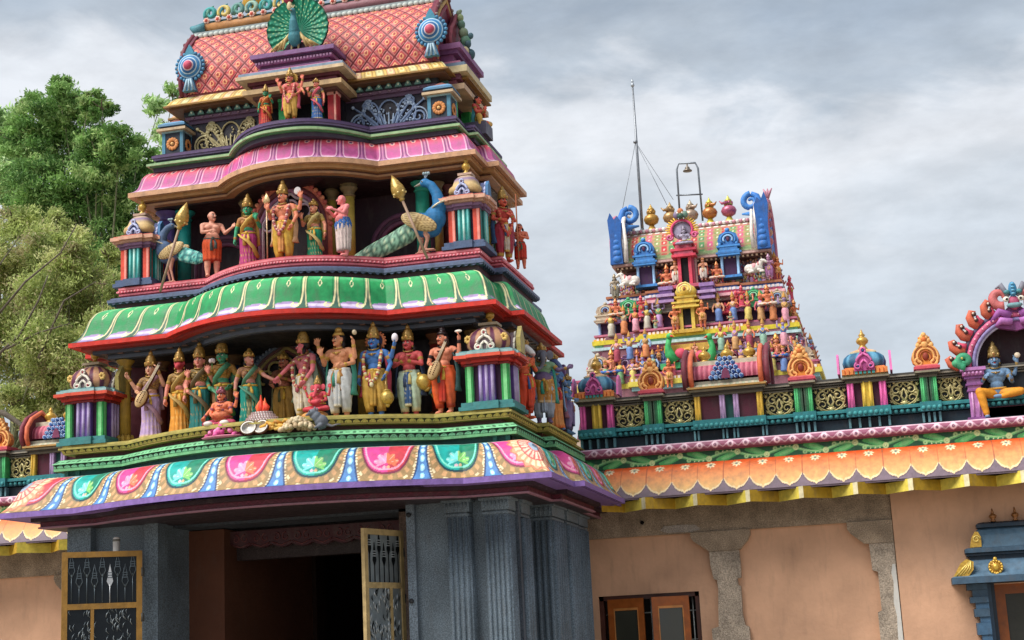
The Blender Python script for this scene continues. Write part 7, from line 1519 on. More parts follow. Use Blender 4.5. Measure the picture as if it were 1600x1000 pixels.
# middle bays
def midshrine(px, pyb, pyt, Y, c1, c2, c3, w, halo=False):
    a = at(px, pyb, Y); t = at(px, pyt, Y); H = t.z-a.z; x, z = a.x, a.z; mb = MB(); h = w/2
    mb.box(x-h*.32, x+h*.32, Y+.06, Y+.3, z+.02, z+H*.45, '#120d10')
    for k in (-1, 1):
        for e, ww, y, c in ((.48, .14, 0, c1), (.72, .10, .08, c2), (.92, .08, .14, c3)): mb.box(x+k*h*e-h*ww, x+k*h*e+h*ww, Y+y, Y+.3, z, z+H*.44, c)
    for z0, z1, e, c in ((.44, .48, 1.1, c1), (.48, .53, .85, c2), (.53, .57, 1.15, c1), (.57, .64, .7, c2), (.64, .68, .9, c1)): mb.box(x-h*e, x+h*e, Y-.08*e, Y+.35, z+H*z0, z+H*z1-.003, c)
    mb.box(x-h*1.25, x+h*1.25, Y-.06, Y+.3, z-.05, z+.02, c2)
    if not halo:
        zc = z+H*.80; r = H*.115
        mb.lathe([(h*.5, H*.67), (h*.85, H*.73), (h*.9, H*.80), (h*.7, H*.88), (h*.3, H*.93), (h*.18, H*.95), (h*.2, H*.97), (.002, H)], 18, c1, (x, Y+.12, z), sy=.6)
        for rr in (1, .6): mb.tube([(x+r*rr*1.2*math.cos(q), Y-.14, zc+r*rr*math.sin(q)) for q in np.linspace(-.7, PI+.7, 16)], r*.14, 6, c3)
        mb.ell((x, Y-.14, zc), (r*.3, .03, r*.4), '#a86a3c', 7, 5)
    else:
        zc = z+H*.86; r = H*.145
        mb.ell((x, Y+.04, zc), (r*1.1, .05, r), '#a8a0b8', 16, 8)
        for i in range(22): q = -.5+(PI+1.0)*i/21; mb.tube([(x+r*1.05*math.cos(q), Y, zc+r*math.sin(q)), (x+r*1.75*math.cos(q), Y-.02, zc+r*1.55*math.sin(q))], [r*.16, r*.05], 6, '#ecc050')
        mb.tube([(x+r*1.1*math.cos(q), Y-.03, zc+r*1.05*math.sin(q)) for q in np.linspace(-.6, PI+.6, 22)], r*.14, 7, '#d8507a')
        for k in (-1, 1): s_ = spiral(x+k*r*1.3, zc-r*.7, r*.35, r*.1, 0, k*1.2, 12); mb.tube([(p[0], Y-.05, p[1]) for p in s_], r*.13, 6, '#d86a94')
        zt = zc+r*1.5
        for k in (-1, 0, 1): mb.ell((x+k*r*.45, Y-.06, zt+r*.1+(r*.35 if k == 0 else 0)), (r*.34, r*.25, r*.38), ['#8a7a9a', '#c87a4a', '#6a8a7a'][k+1], 8, 6)
        mb.ell((x, Y-.12, zt-.02), (r*.35, .08, r*.3), '#4a6a5a', 8, 6); mb.ell((x-.05, Y-.18, zt+.03), .022, '#f0e8d8', 6, 4); mb.ell((x+.05, Y-.18, zt+.03), .022, '#f0e8d8', 6, 4)
    return mb.build('middle_shrine', ENAMEL, gop)
midshrine(1072, 446, 345, 30.80, '#d84a60', '#c05a70', '#d8b0a8', .46, True)
midshrine(1075, 516, 437, 30.52, *YE, .50)
for k, cc in ((-1, '#8a6aa0'), (1, '#8a6aa0')):
    mb = MB(); p = at(1074, 470, 30.7)
    for j, (z0, z1, e) in enumerate(((8.40, 8.46, .12), (8.46, 8.52, .04), (8.52, 8.58, .16), (8.58, 8.66, .06), (8.66, 8.74, .10))): mb.box(p.x+k*.42-.10-e*.5, p.x+k*.42+.10+e*.5, 30.62-e*.4, 31.0, z0, z1-.002, ['#a886b8', '#7a5a90', '#b898c4', '#6a4a80', '#9a78b0'][j])
    mb.build('purple_bracket', ENAMEL, gop)
# middle of third tier: recess, arch, green birds
mb = MB(); p = at(1076, 548, 30.3); mb.box(p.x-.50, p.x+.50, 30.32, 30.7, 7.30, 7.45, '#c8a04a'); mb.box(p.x-.34, p.x+.34, 30.36, 30.7, 7.02, 7.32, '#6a5a94')
for r, c in ((.26, '#d8a04a'), (.19, '#c8b8d4'), (.12, '#b87a4a')): mb.tube([(p.x+r*math.cos(q), 30.31, 7.08+r*math.sin(q)) for q in np.linspace(0, PI, 16)], .035, 6, c)
mb.build('middle_niche', ENAMEL, gop)
for px, k in ((1046, -1), (1112, 1)):
    p = at(px, 545, 30.25); mb = MB(); z = p.z
    mb.tube([(p.x-k*.10, 30.25, z-.28), (p.x, 30.22, z-.10), (p.x+k*.02, 30.2, z+.05), (p.x-k*.02, 30.2, z+.20)], [.13, .10, .06, .055], 9, '#3fa860'); mb.ell((p.x-k*.03, 30.17, z+.24), (.07, .07, .065), '#48b468', 8, 6); mb.tube([(p.x-k*.06, 30.13, z+.24), (p.x-k*.13, 30.1, z+.20)], [.03, .006], 6, '#c84a3a'); mb.ell((p.x-k*.22, 30.22, z-.12), (.12, .08, .11), '#d8506a', 9, 6)
    mb.box(p.x-.20, p.x+.20, 30.2, 30.6, z-.42, z-.30, '#4aa86a'); mb.box(p.x-.14, p.x+.14, 30.25, 30.6, z-.56, z-.42, '#5ab87a')
    mb.build('green_bird_ornament', ENAMEL, gop)
# small figures: a few kinds, each copied with its own label
def lo(nm, **k):
    r = statue(nm, 'x', (0, 0, 0), 1.0, detail=False, vox=.019, items=(), **k); return r
PROTO = {'guard_o': dict(skin='#d87a54', lower='short', lc='#d89a6a', lb='#c87a4a', shorts=.3, arms=('hip', 'up'), crown_kind='cone', gold='#c8844a'), 'guard_g': dict(skin='#a89a88', lower='dhoti', lc='#8a8478', lb='#c0b090', arms=('hold', 'bless'), crown_kind='cone', gold='#9a8a70', sash='#7a6a6a'),
         'red': dict(skin='#d8506a', top='#c83a58', lower='sari', lc='#c83a58', lb='#e08a8a', arms=('bless', 'hip'), crown_kind='cone', gold='#d85a60'), 'cream': dict(skin='#d89a80', lower='dhoti', lc='#d8ccc0', lb='#c8b8a0', arms=('pray', 'pray'), crown_kind='short', gold='#c8864a', sash='#d86a5a'),
         'teal': dict(skin='#dc9080', top='#7a9a8a', lower='sari', lc='#8aa898', lb='#c8c0a0', arms=('bless', 'hold'), crown_kind='cone', gold='#c8a060'), 'mauve': dict(skin='#b884a4', lower='dhoti', lc='#a870a0', lb='#d8a8c0', arms=('hip', 'bless'), crown_kind='cone', gold='#b890a8')}
SEAT = {'sit_o': dict(skin='#dc8060', lower='none', lc='#d8c4b0', arms=('bless', 'hold'), crown_kind='cone', gold='#c87a44', sash='#c84a3c'), 'sit_b': dict(skin='#dc9070', lower='none', lc='#3f6ab0', arms=('bless', 'up'), crown_kind='cone', gold='#d89a4a'), 'sit_g': dict(skin='#b0a8bc', lower='none', lc='#9890a8', arms=('bless', 'hold'), crown_kind='tall', gold='#8a8090')}
LOS = {}
def fig(kind, px, pyb, pyt, Y, label, rz=0):
    seat = kind in SEAT; a = at(px, pyb, Y); t = at(px, pyt, Y); H = (t.z-a.z)/(.78 if seat else 1.13); grp = 'small painted figures on the inner tower'
    if kind not in LOS:
        nm = 'seated_figure' if seat else 'standing_figure'; r = lo(nm, **(dict(seated=True, **SEAT[kind]) if seat else PROTO[kind])); LOS[kind] = r
        r.location = a; r.rotation_euler = (0, 0, rz); r.scale = (H*1.3, H*1.2, H*1.05); r['label'] = label; r['category'] = 'statue'; r['group'] = grp
    else: dup(LOS[kind], a, rz, label, grp, (H*1.3, H*1.2, H*1.05))
F_ = 'small '
for a in (('guard_g', 962, 468, 430, 31.0, 'grey guard figure at the left end of the inner tower top tier'), ('sit_o', 1043, 446, 413, 30.98, 'orange seated figure left of the pink shrine, inner tower top tier'), ('cream', 1057, 444, 406, 30.86, 'orange figure in white wrap touching the pink shrine on its left side'),
          ('cream', 1100, 438, 402, 30.86, 'figure in white wrap touching the pink shrine on its right side'), ('sit_o', 1121, 436, 408, 30.95, 'orange figure seated cross-legged between pink shrine and right blue shrine'), ('mauve', 1203, 436, 398, 30.98, 'mauve figure beside the right white bull, inner tower top tier'), ('guard_o', 1217, 436, 402, 31.15, 'orange figure at the right end of the inner tower top tier', .5),
          ('sit_g', 1070, 383, 352, 30.74, 'grey seated figure inside the flaming yellow halo of the inner tower'),
          ('sit_o', 963, 494, 466, 30.70, 'orange figure seated left of the left green shrine, inner tower'), ('red', 1003, 496, 463, 30.66, 'red-robed figure between left green shrine and left grey shrine'), ('guard_o', 1056, 518, 476, 30.48, 'orange guard figure left of the yellow shrine door'), ('guard_o', 1099, 512, 470, 30.48, 'orange guard figure right of the yellow shrine door'),
          ('teal', 1025, 518, 494, 30.62, 'grey-green dancing figure left below the left grey shrine'), ('teal', 1143, 514, 487, 30.62, 'grey-green dancing figure right below the right grey shrine'), ('red', 1160, 480, 447, 30.66, 'red-robed figure between right grey shrine and right green shrine'), ('red', 1151, 482, 455, 30.70, 'smaller red-robed figure leaning at the left of its taller twin'), ('sit_o', 1200, 478, 444, 30.66, 'orange figure seated right of the right green shrine, inner tower'),
          ('guard_o', 1243, 510, 470, 31.0, 'orange figure on the right flank of the second tier, seen sideways', .9), ('mauve', 1252, 560, 515, 30.9, 'mauve figure on the right flank of the third tier, seen sideways', .9), ('red', 1236, 470, 432, 31.6, 'red figure high on the right flank of the inner tower', .9),
          ('sit_b', 957, 585, 545, 30.28, 'blue-skirted seated figure at the left of the third tier'), ('sit_o', 997, 580, 545, 30.28, 'orange seated figure above the left orange crest ornament'), ('guard_o', 1047, 606, 562, 30.1, 'tall orange guard figure left of the parapet barrel roof'), ('guard_o', 1030, 566, 540, 30.3, 'orange figure peeping above the tall orange guard figure'), ('mauve', 1170, 560, 525, 30.3, 'mauve figure behind the right gable of the parapet barrel roof'), ('sit_b', 1215, 560, 520, 30.28, 'blue-skirted seated figure at the right of the third tier'), ('sit_o', 1140, 562, 535, 30.26, 'orange seated figure above the parapet barrel roof'), ('guard_o', 1262, 600, 556, 30.5, 'orange figure at the lower right flank of the inner tower', .6), ('cream', 1087, 560, 535, 30.26, 'white-wrapped figure right of the third tier middle niche')):
    fig(*a[:5], F_+a[5] if len(a[5].split()) < 16 else a[5], a[6] if len(a) > 6 else 0)
# white bulls lying on the top tier
def bull(px, pyb, pyt, Y, k, label):
    a = at(px, pyb, Y); H = at(px, pyt, Y).z-a.z; root = thing('bull_statue', label, 'statue', (a.x, Y, a.z), 0, 'white bulls on the inner tower')
    B = Body(); w = '#dcd4cc'
    B.ell((0, 0, .34), (.52, .26, .28), w); B.ell((-k*.30, 0, .33), (.28, .27, .28), w); B.ell((k*.30, 0, .48), (.20, .18, .22), w); B.chain([(k*.34, 0, .50), (k*.48, -.02, .74), (k*.60, -.05, .74)], (.17, .13, .10), w); B.cap((k*.60, -.05, .74), (k*.74, -.06, .64), .10, .07, w)
    for s in (-1, 1): B.cap((k*.48, s*.06, .84), (k*.46, s*.14, 1.0), .035, .015, '#c8b8a0'); B.cap((k*.44, s*.08, .76), (k*.40, s*.20, .74), .04, .02, w)
    B.chain([(k*.30, -.20, .18), (k*.56, -.26, .07), (k*.36, -.28, .05)], (.10, .07, .05), w); B.chain([(-k*.30, -.20, .20), (-k*.06, -.28, .10), (-k*.30, -.30, .05)], (.12, .08, .05), w)
    B.build('body', root, H, .02)
    mb = MB().xf(np.eye(3)*H); mb.ell((0, 0, .40), (.24, .275, .245), '#d8a0a4', 14, 9); mb.tube([(k*.26, .2*math.cos(t)*.9, .50+.2*math.sin(t)) for t in np.linspace(0, 2*PI, 14)], .03, 6, '#c84a50'); mb.build('saddle_cloth', ENAMEL, root)
bull(985, 448, 421, 30.92, -1, 'white lying bull statue at the left of the inner tower top tier'); bull(1179, 428, 402, 30.92, 1, 'white lying bull statue at the right of the inner tower top tier')
# lightning pole with stays, and a bell frame, on the ridge
pl = thing('lightning_pole', 'thin grey lightning pole with three stays on the inner tower roof', 'pole', (at(1002, 350, 32).x, 32, 10.3), world=True)
b = at(1003, 350, 32); t = at(988, 128, 32); mb = MB(); mb.tube([(b.x, 32, 10.2), (b.x+(t.x-b.x)*.5, 32, (10.2+t.z)/2), (t.x, 32, t.z)], [.035, .03, .018], 8, '#8a8e94'); mb.lathe([(.09, 0), (.05, .04), (.04, .12)], 10, '#7a7e84', (b.x, 32, 10.28)); mb.build('mast', METAL, pl)
mb = MB(); mb.lathe([(.02, 0), (.045, .03), (.03, .07), (.02, .10), (.03, .12), (.002, .2)], 8, '#aab0b6', (t.x, 32, t.z-.12)); mb.build('spike', METAL, pl)
m = at(993, 222, 32)
mb = MB(); mb.lathe([(.05, -.02), (.05, .02)], 8, '#7a7e84', (m.x, 32, m.z)); mb.build('collar', METAL, pl)
for q in ((at(972, 330, 31.6)), (at(1042, 320, 31.6)), (at(1052, 312, 32.6))): mb = MB(); mb.tube([m, q], .006, 4, '#8a8e94'); mb.build('stay_wire', METAL, pl)
bf = thing('bell_frame', 'grey pipe frame with a small bell above the roof pots', 'bell frame', (at(1078, 340, 32.1).x, 32.1, 10.3), world=True)
l0, l1, r0, r1 = at(1063, 345, 32.1), at(1057, 258, 32.1), at(1098, 345, 32.1), at(1090, 256, 32.1)
mb = MB(); P = [l0, l0+(l1-l0)*.92, l1+Vector((.05, 0, .03)), r1+Vector((-.05, 0, .03)), r0+(r1-r0)*.92, r0]; mb.tube(P, .022, 7, '#7f858c'); la = l0+(l1-l0)*.46; ra = r0+(r1-r0)*.46; mb.tube([la-Vector((.05, 0, 0)), ra+Vector((.05, 0, .0))], .018, 6, '#7f858c'); mb.build('frame', METAL, bf)
c = (l1+r1)/2; mb = MB(); mb.lathe([(.015, 0), (.02, -.05), (.05, -.08), (.06, -.12), (.10, -.15), (.10, -.165)], 14, '#80766a', (c.x, 32.1, c.z+.01)); mb.build('bell', METAL, bf)
# ------------------------------------------------------------------ peacocks, spears, offerings, gates
def peacock(label, px, py, Y, zf, s, k, neck, tailpts, headdir, tailcol, body, hues):
    """standing bird; k = +1 body faces +x. px,py: middle of the body"""
    p = at(px, py, Y); root = thing('peacock_statue', label, 'statue', (p.x, Y, zf), 0, world=False); zc = p.z-zf
    B = Body(); b1 = body
    B.ell((0, 0, zc), (.155*s, .085*s, .10*s), b1, rotyl(.45*k)); B.ell((k*.09*s, 0, zc+.05*s), (.095*s, .08*s, .105*s), b1)
    N = [A_(q)*s+A_((0, 0, zc)) for q in neck]; B.chain(N, [.075*s, .060*s, .046*s, .038*s, .034*s][:len(N)], b1); B.ell(N[-1], (.044*s, .036*s, .038*s), b1); h = N[-1]; B.cap(h+A_((headdir*.03*s, 0, -.004*s)), h+A_((headdir*.095*s, 0, -.022*s)), .017*s, .005*s, '#8a8478')
    for sy, dx in ((-1, .02), (1, -.05)): B.cap((dx*s, sy*.035*s, zc-.07*s), (dx*s+.01*k, sy*.035*s, zc*.45), .032*s, .018*s, '#c8907c'); B.cap((dx*s+.01*k, sy*.035*s, zc*.45), (dx*s-.02*k, sy*.035*s, .02), .016*s, .013*s, '#c8907c')
    for sy, dx in ((-1, .02), (1, -.05)):
        for j in (-1, 0, 1): B.cap((dx*s-.02*k, sy*.035*s, .015), (dx*s+k*.065*s, sy*.035*s+j*.022*s, .008), .011*s, .007*s, '#c8907c')
        B.cap((dx*s-.02*k, sy*.035*s, .015), (dx*s-k*.05*s, sy*.035*s, .008), .010*s, .007*s, '#c8907c')
    B.build('body', root, 1, .007)
    for sy in (-1, 1):  # wings: folded, with scalloped coverts and long flight feathers
        mb = MB(); Rw = rotyl(.42*k); mb.ell((0, 0, 0), (.165*s, .028*s, .070*s), '#fff', 60, 40); v = mb.V[-1]; a = v[:, 0]/s*k; z = v[:, 2]/s
        c = np.tile(C_('#c8ac78'), (len(v), 1)); row = np.floor((a+.2)/.030); fz = ((z/.022+.5*(row % 2)) % 1)-.5; fa = ((a+.2)/.030) % 1
        c = mixc(c, (a > -.02)*(np.hypot(fz, (fa-.9)*.7) > .48)*.8, '#7a5a30'); lf = ((z-.12*a)/.018) % 1; c = mixc(c, (a <= -.02)*(lf < .2)*.9, '#6a4a28'); c = mixc(c, (a <= -.02)*(lf > .75)*.6, '#e8d8b0')
        mb.C[-1] = c; mb.V[-1] = v@Rw.T+A_((k*-.03*s, sy*.070*s, zc+.015*s)); mb.build('wing', ENAMEL, root)
    T = A_([A_(q)*s+A_((0, 0, zc)) for q in tailpts]); mb = MB(); tt = np.linspace(0, 1, len(T)); n = 30
    C = np.stack([np.interp(np.linspace(0, 1, n), tt, T[:, j]) for j in range(3)], 1); d = np.gradient(C, axis=0); d /= np.linalg.norm(d, axis=1)[:, None]
    m_ = 20; th = np.arange(m_+1)*2*PI/m_; V = np.zeros((n, m_+1, 3)); cc = np.zeros((n, m_+1, 3)); L = np.linalg.norm(T[-1]-T[0])
    for i in range(n):
        t = i/(n-1); u = np.cross(d[i], (0, 1, 0)); r1 = np.interp(t, [0, .12, .7, 1], [.05, .085, .075, .03])*s; V[i] = C[i]+r1*np.cos(th)[:, None]*u+r1*.5*np.sin(th)[:, None]*A_((0, 1, 0))
    a = (np.linspace(0, 1, n)*L/(.085*s))[:, None]; b_ = (th/(2*PI)*6)[None, :]; fa = (a % 1)-.5; fb = ((b_+.5*(np.floor(a) % 2)) % 1)-.5
    base = np.tile(C_(tailcol[0]), (n, m_+1, 1)); q = np.hypot(fa*.8, fb*.8); base = mixc(base, (q > .36)*.9, tailcol[1]); base = mixc(base, (q < .20)*.9, tailcol[2]); base = mixc(base, (q < .09)*1., tailcol[1])
    mb.grid(V, base); mb.add(V[-1, :-1], [list(range(m_))], tailcol[0]); mb.build('tail', ENAMEL, root, fixn=False)
    mb = MB()
    for j in (-1, 0, 1): mb.tube([h+A_((0, 0, .03*s)), h+A_((-headdir*.012*s+j*.016*s, 0, .075*s))], .004*s, 4, '#8a98a8'); mb.ell(h+A_((-headdir*.012*s+j*.020*s, 0, .082*s)), .014*s, '#9ab0b8', 6, 5)
    mb.ell(h+A_((headdir*.018*s, -.032*s, .006*s)), .008*s, '#f0ece0', 6, 4); mb.ell(h+A_((headdir*.018*s, -.038*s, .006*s)), .005*s, '#101010', 5, 4); mb.build('crest', ENAMEL, root)
    mb = MB(); f = A_(N[1]); mb.tube([f+A_((.074*s*math.cos(t), .074*s*math.sin(t), .035*s*math.cos(t)*k)) for t in np.linspace(0, 2*PI, 22)[:-1]], .008*s, 6, '#d8ccb0', closed=True); mb.build('neck_band', GILT, root)
    return root
def rotyl(a): return np.array([[math.cos(a), 0, math.sin(a)], [0, 1, 0], [-math.sin(a), 0, math.cos(a)]])
peacock('bright blue peacock statue with a long green tail stretched to the left', 664, 352, 13.90, 5.43, 1.18, 1, [(.09, 0, .06), (.135, 0, .15), (.115, 0, .25), (.07, 0, .335), (.015, 0, .365)], [(-.08, 0, -.02), (-.25, .0, -.10), (-.45, .02, -.17), (-.66, .05, -.215)], -1, ('#7fa890', '#3a5a4c', '#c8d8b4'), '#2c6ea0', 0)
peacock('grey-blue peacock statue with a turquoise tail behind the left spear', 268, 396, 14.0, 5.43, .92, -1, [(-.08, 0, .06), (-.125, 0, .13), (-.10, 0, .23), (-.045, 0, .30), (-.0, 0, .315)], [(.10, -.02, -.01), (.22, -.03, -.06), (.33, -.04, -.10), (.43, -.05, -.12)], 1, ('#5fb8b0', '#2a6a70', '#a8e0d0'), '#4f6484', 0)
def spear(label, pxb, pyb, pxt, pyt, Yb, Yt):
    b = at(pxb, pyb, Yb); t = at(pxt, pyt, Yt); root = thing('spear', label, 'spear', b, world=True, group='leaf-bladed spears leaning at the upper gallery'); d = (t-b); L = d.length; d.normalize()
    s0 = b+d*(L-.27); mb = MB(); mb.tube([b, s0], .014, 8, '#a08470'); mb.build('shaft', ENAMEL, root)
    q = d.to_track_quat('Z', 'Y').to_matrix(); M = np.array(q); mb = MB().xf(M, s0); mb.lathe([(.016, -.02), (.03, 0), (.02, .01), (.052, .04), (.070, .085), (.064, .13), (.038, .20), (.002, .27)], 18, '#b8964c')
    for i in range(5): [mb.ell((.058*math.cos(q)*(1-.12*i), .058*math.sin(q)*(1-.12*i), .06+i*.03), (.018, .018, .012), '#e0c480', 6, 4) for q in np.arange(0, 6.2, .9)]
    mb.build('blade', GILT, root)
spear('gilt leaf-bladed spear leaning across the grey-blue peacock', 250, 456, 292, 316, 13.74, 13.70); spear('gilt leaf-bladed spear leaning across the bright blue peacock', 668, 404, 612, 274, 13.72, 13.70)
# fanned bird on the attic porch
pk = thing('peacock_statue', 'green peacock statue with fully fanned tail on the attic porch top', 'statue', (at(465, 85, 14.05).x, 14.05, 7.745)); mb = MB()
ra, rz_ = .335, .335; zc = .29
n, m = 40, 160; rr = np.linspace(0.02, 1, n)[:, None]; th = np.linspace(-.95, PI+.95, m)[None, :]
sc = 1+.018*np.abs(np.cos(th*11)); X = ra*rr*np.cos(th)*sc; Z = zc+rz_*rr*np.sin(th)*sc; Yv = .05-.05*rr**2+.008*np.sin(th*26)*rr
V = np.stack([X, Yv+0*X, Z], 2); c = np.tile(C_('#127a5e'), (n, m, 1)); f = (th*26/(PI)) % 1-.5; g = (rr*5.5+.5*(np.floor(th*26/PI) % 2)) % 1-.5; R0 = rr+0*th
c = mixc(c, (abs(f) < .06)*(R0 > .25)*.55, '#58b88c'); q = np.hypot(f*R0*1.0, g*.8); c = mixc(c, (q < .17)*(R0 > .38)*.9, '#4fb894'); c = mixc(c, (q < .09)*(R0 > .38)*1., '#c8dc9c'); c = mixc(c, (R0 > .96)*.8, '#0c4a3c'); c = mixc(c, (abs(abs(f)-.5) < .05)*(R0 > .2)*.7, '#0a4a3a')
mb.grid(V, c); V2 = V.copy(); V2[..., 1] += .03; mb.grid(V2, '#0e5040'); mb.build('tail_fan', ENAMEL, pk, fixn=False)
B = Body(); bc = '#3f7a86'
B.ell((0, -.06, .16), (.072, .075, .105), bc); B.chain([(0, -.08, .22), (.0, -.10, .31), (-.005, -.085, .38), (0, -.105, .43)], (.058, .042, .030, .026), bc); B.ell((0, -.11, .435), (.030, .034, .030), bc); B.cap((0, -.13, .432), (-.02, -.165, .42), .012, .004, '#7a7468')
for k in (-1, 1): B.cap((k*.035, -.06, .08), (k*.04, -.07, .01), .014, .010, '#8a7a5a'); B.cap((k*.04, -.06, .01), (k*.045, -.11, .006), .010, .007, '#8a7a5a')
B.build('body', pk, 1, .007)
mb = MB()
for k in (-1, 1):
    mb = MB()
    for i in range(6): mb.tube([(k*.055, -.07, .20-.01*i), (k*(.10+.018*i), -.09, .13-.012*i), (k*(.13+.026*i), -.08, .03)], [.014, .018, .010], 6, ['#c8b078', '#a88c54'][i % 2])
    mb.build('wing', ENAMEL, pk)
mb = MB(); mb.prism([(-.16, 0), (.16, 0), (.10, .10), (0, .13), (-.10, .10)], -.03, .0, '#3a1c34'); mb.build('tail_root', ENAMEL, pk)
mb = MB(); mb.lathe([(.02, 0), (.05, .03), (.06, .07), (.04, .11), (.015, .15), (.002, .18)], 12, '#a83a5a', (-.085, -.02, .565)); mb.ell((-.06, -.05, .52), (.03, .02, .05), '#c8b890', 8, 6)
for k in (-1, 0, 1): mb.tube([(0, -.105, .46), (k*.02, -.10, .50)], .004, 4, '#c8b890')
mb.build('crest', ENAMEL, pk)

# --- offerings moulded along the cornice
def thing1(name, label, cat, loc, group=None): return thing(name, label, cat, loc, 0, group)
ZC = 3.62
def pos(px, py, Y): p = at(px, py, Y); return p
mb0 = None
r = thing1('flower_heap', 'pink flower heap on a leaf plate at the left of the offerings', 'flowers', (at(349, 676, 12.92).x, 12.92, ZC)); mb = MB(); mb.lathe([(.14, 0), (.17, .012), (.15, .02), (.001, .022)], 18, '#c87a90', sy=.6); mb.build('plate', ENAMEL, r)
mb = MB()
for i in range(60):
    a, q = random.random()*6.28, math.sqrt(random.random()); mb.ell((.13*q*math.cos(a), .08*q*math.sin(a), .02+.085*(1-q*q)), .022, ['#d85a9a', '#b83a7a', '#e88ab8'][i % 3], 6, 4)
mb.build('petals', ENAMEL, r)
for px, lab, ry in ((388, 'left white coconut half facing the viewer beside the flame stand', .1), (408, 'right white coconut half next to the banana heap', -.2)):
    p = at(px, 669, 12.82); r = thing1('coconut_half', lab, 'coconut', (p.x, 12.82, ZC+.055), 'coconut halves among the offerings'); mb = MB(); th = R_(70); M = np.array(Euler((th, 0, ry)).to_matrix()); mb.xf(M, (0, 0, .01))
    mb.lathe([(.001, -.055), (.035, -.045), (.058, -.02), (.066, 0)], 20, '#6a4630'); mb.lathe([(.066, 0), (.062, .004), (.058, .0)], 20, '#5a3a26'); mb.build('shell', STONE, r)
    mb = MB().xf(M, (0, 0, .01)); mb.lathe([(.059, .003), (.050, .004), (.042, -.012), (.022, -.022), (.001, -.024)], 20, '#e8e4dc'); mb.build('flesh', ENAMEL, r)
r = thing1('banana_heap', 'heap of small yellow bananas between coconut half and white sweets', 'fruit', (at(431, 668, 12.84).x, 12.84, ZC)); mb = MB()
for i in range(16):
    a = random.uniform(-.5, .5); x = random.uniform(-.09, .09); z = .02+random.random()*.06; mb.tube([(x-.04, random.uniform(-.03, .05), z), (x, -.02, z+.012), (x+.04, random.uniform(-.03, .05), z)], [.010, .018, .010], 7, ['#d8a440', '#c88a34', '#e0b858'][i % 3])
mb.build('bananas', ENAMEL, r)
r = thing1('sweets_heap', 'mound of round cream sweets left of the grey rat', 'sweets', (at(464, 668, 12.84).x, 12.84, ZC)); mb = MB()
for i in range(110):
    a, q = random.random()*6.28, math.sqrt(random.random()); mb.ell((.135*q*math.cos(a), .08*q*math.sin(a), .01+.10*(1-q**1.5)), .019, ['#c4b08c', '#b49c78', '#d0c09c'][i % 3], 6, 4)
mb.build('sweets', ENAMEL, r)
r = thing1('orange_heap', 'heap of orange fruit behind the coconut halves', 'fruit', (at(415, 662, 12.95).x, 12.95, ZC+.05)); mb = MB()
for i in range(34): mb.ell((random.uniform(-.22, .14), random.uniform(-.03, .05), random.uniform(.0, .06)), (.030, .026, .026), ['#d88a4c', '#c8703a', '#d8a468', '#c89a80'][i % 4], 7, 5)
mb.build('fruit', ENAMEL, r)
r = thing1('fire_altar', 'white stepped altar with a red sculpted flame before the bride', 'altar', (at(410, 655, 12.98).x, 12.98, 3.74)); mb = MB()
for z, w in ((0, .17), (.025, .15), (.05, .125), (.075, .10)):
    mb.lathe([(w, z), (w, z+.026)], 20, '#d8d0cc', sy=.7)
    for i in range(int(w*120)): a = PI+i*PI/(w*120); mb.bx((w*math.cos(a), w*.7*math.sin(a), z+.013), (.012, .012, .026), '#a88a88')
mb.build('steps', ENAMEL, r); mb = MB()
for i in range(7): a = i*.9; x = .03*math.cos(a); mb.tube([(x, .02*math.sin(a), .10), (x*1.6, .0, .15), (x*.8+.012*math.sin(i*2), 0, .205+.03*(i % 3))], [.022, .026, .002], 7, ['#d8442c', '#e8683c', '#c83a24'][i % 3])
mb.build('flame', ENAMEL, r)
p = at(499, 662, 12.86); r = thing1('rat_statue', 'grey rat statue nibbling at the right end of the offerings', 'statue', (p.x, 12.86, ZC)); B = Body(); g_ = '#5f6670'
B.ell((.02, 0, .07), (.065, .05, .062), g_); B.ell((-.02, -.01, .115), (.045, .042, .05), g_); B.ell((-.055, -.015, .155), (.045, .035, .033), g_); B.cap((-.075, -.02, .148), (-.115, -.025, .135), .022, .009, g_)
for k in (-1, 1): B.ell((-.03, k*.03, .185), (.014, .008, .022), '#7a6a70'); B.cap((-.03, k*.025, .10), (-.08, k*.012, .115), .014, .008, g_); B.cap((.03, k*.045, .03), (-.02, k*.05, .012), .02, .012, g_)
B.chain([(.07, 0, .04), (.12, 0, .02), (.17, .01, .035), (.20, .02, .03)], (.014, .010, .007, .004), '#6a6a72'); B.build('body', r, 1, .006)
mb = MB(); mb.ell((-.075, -.045, .165), .006, '#101010', 6, 4); mb.build('eye', ENAMEL, r)

for o in list(COL.objects):
    if o.parent is None and o.get('category') in ('flowers', 'coconut', 'fruit', 'sweets'): o.scale = (1.25, 1.15, 1.12)
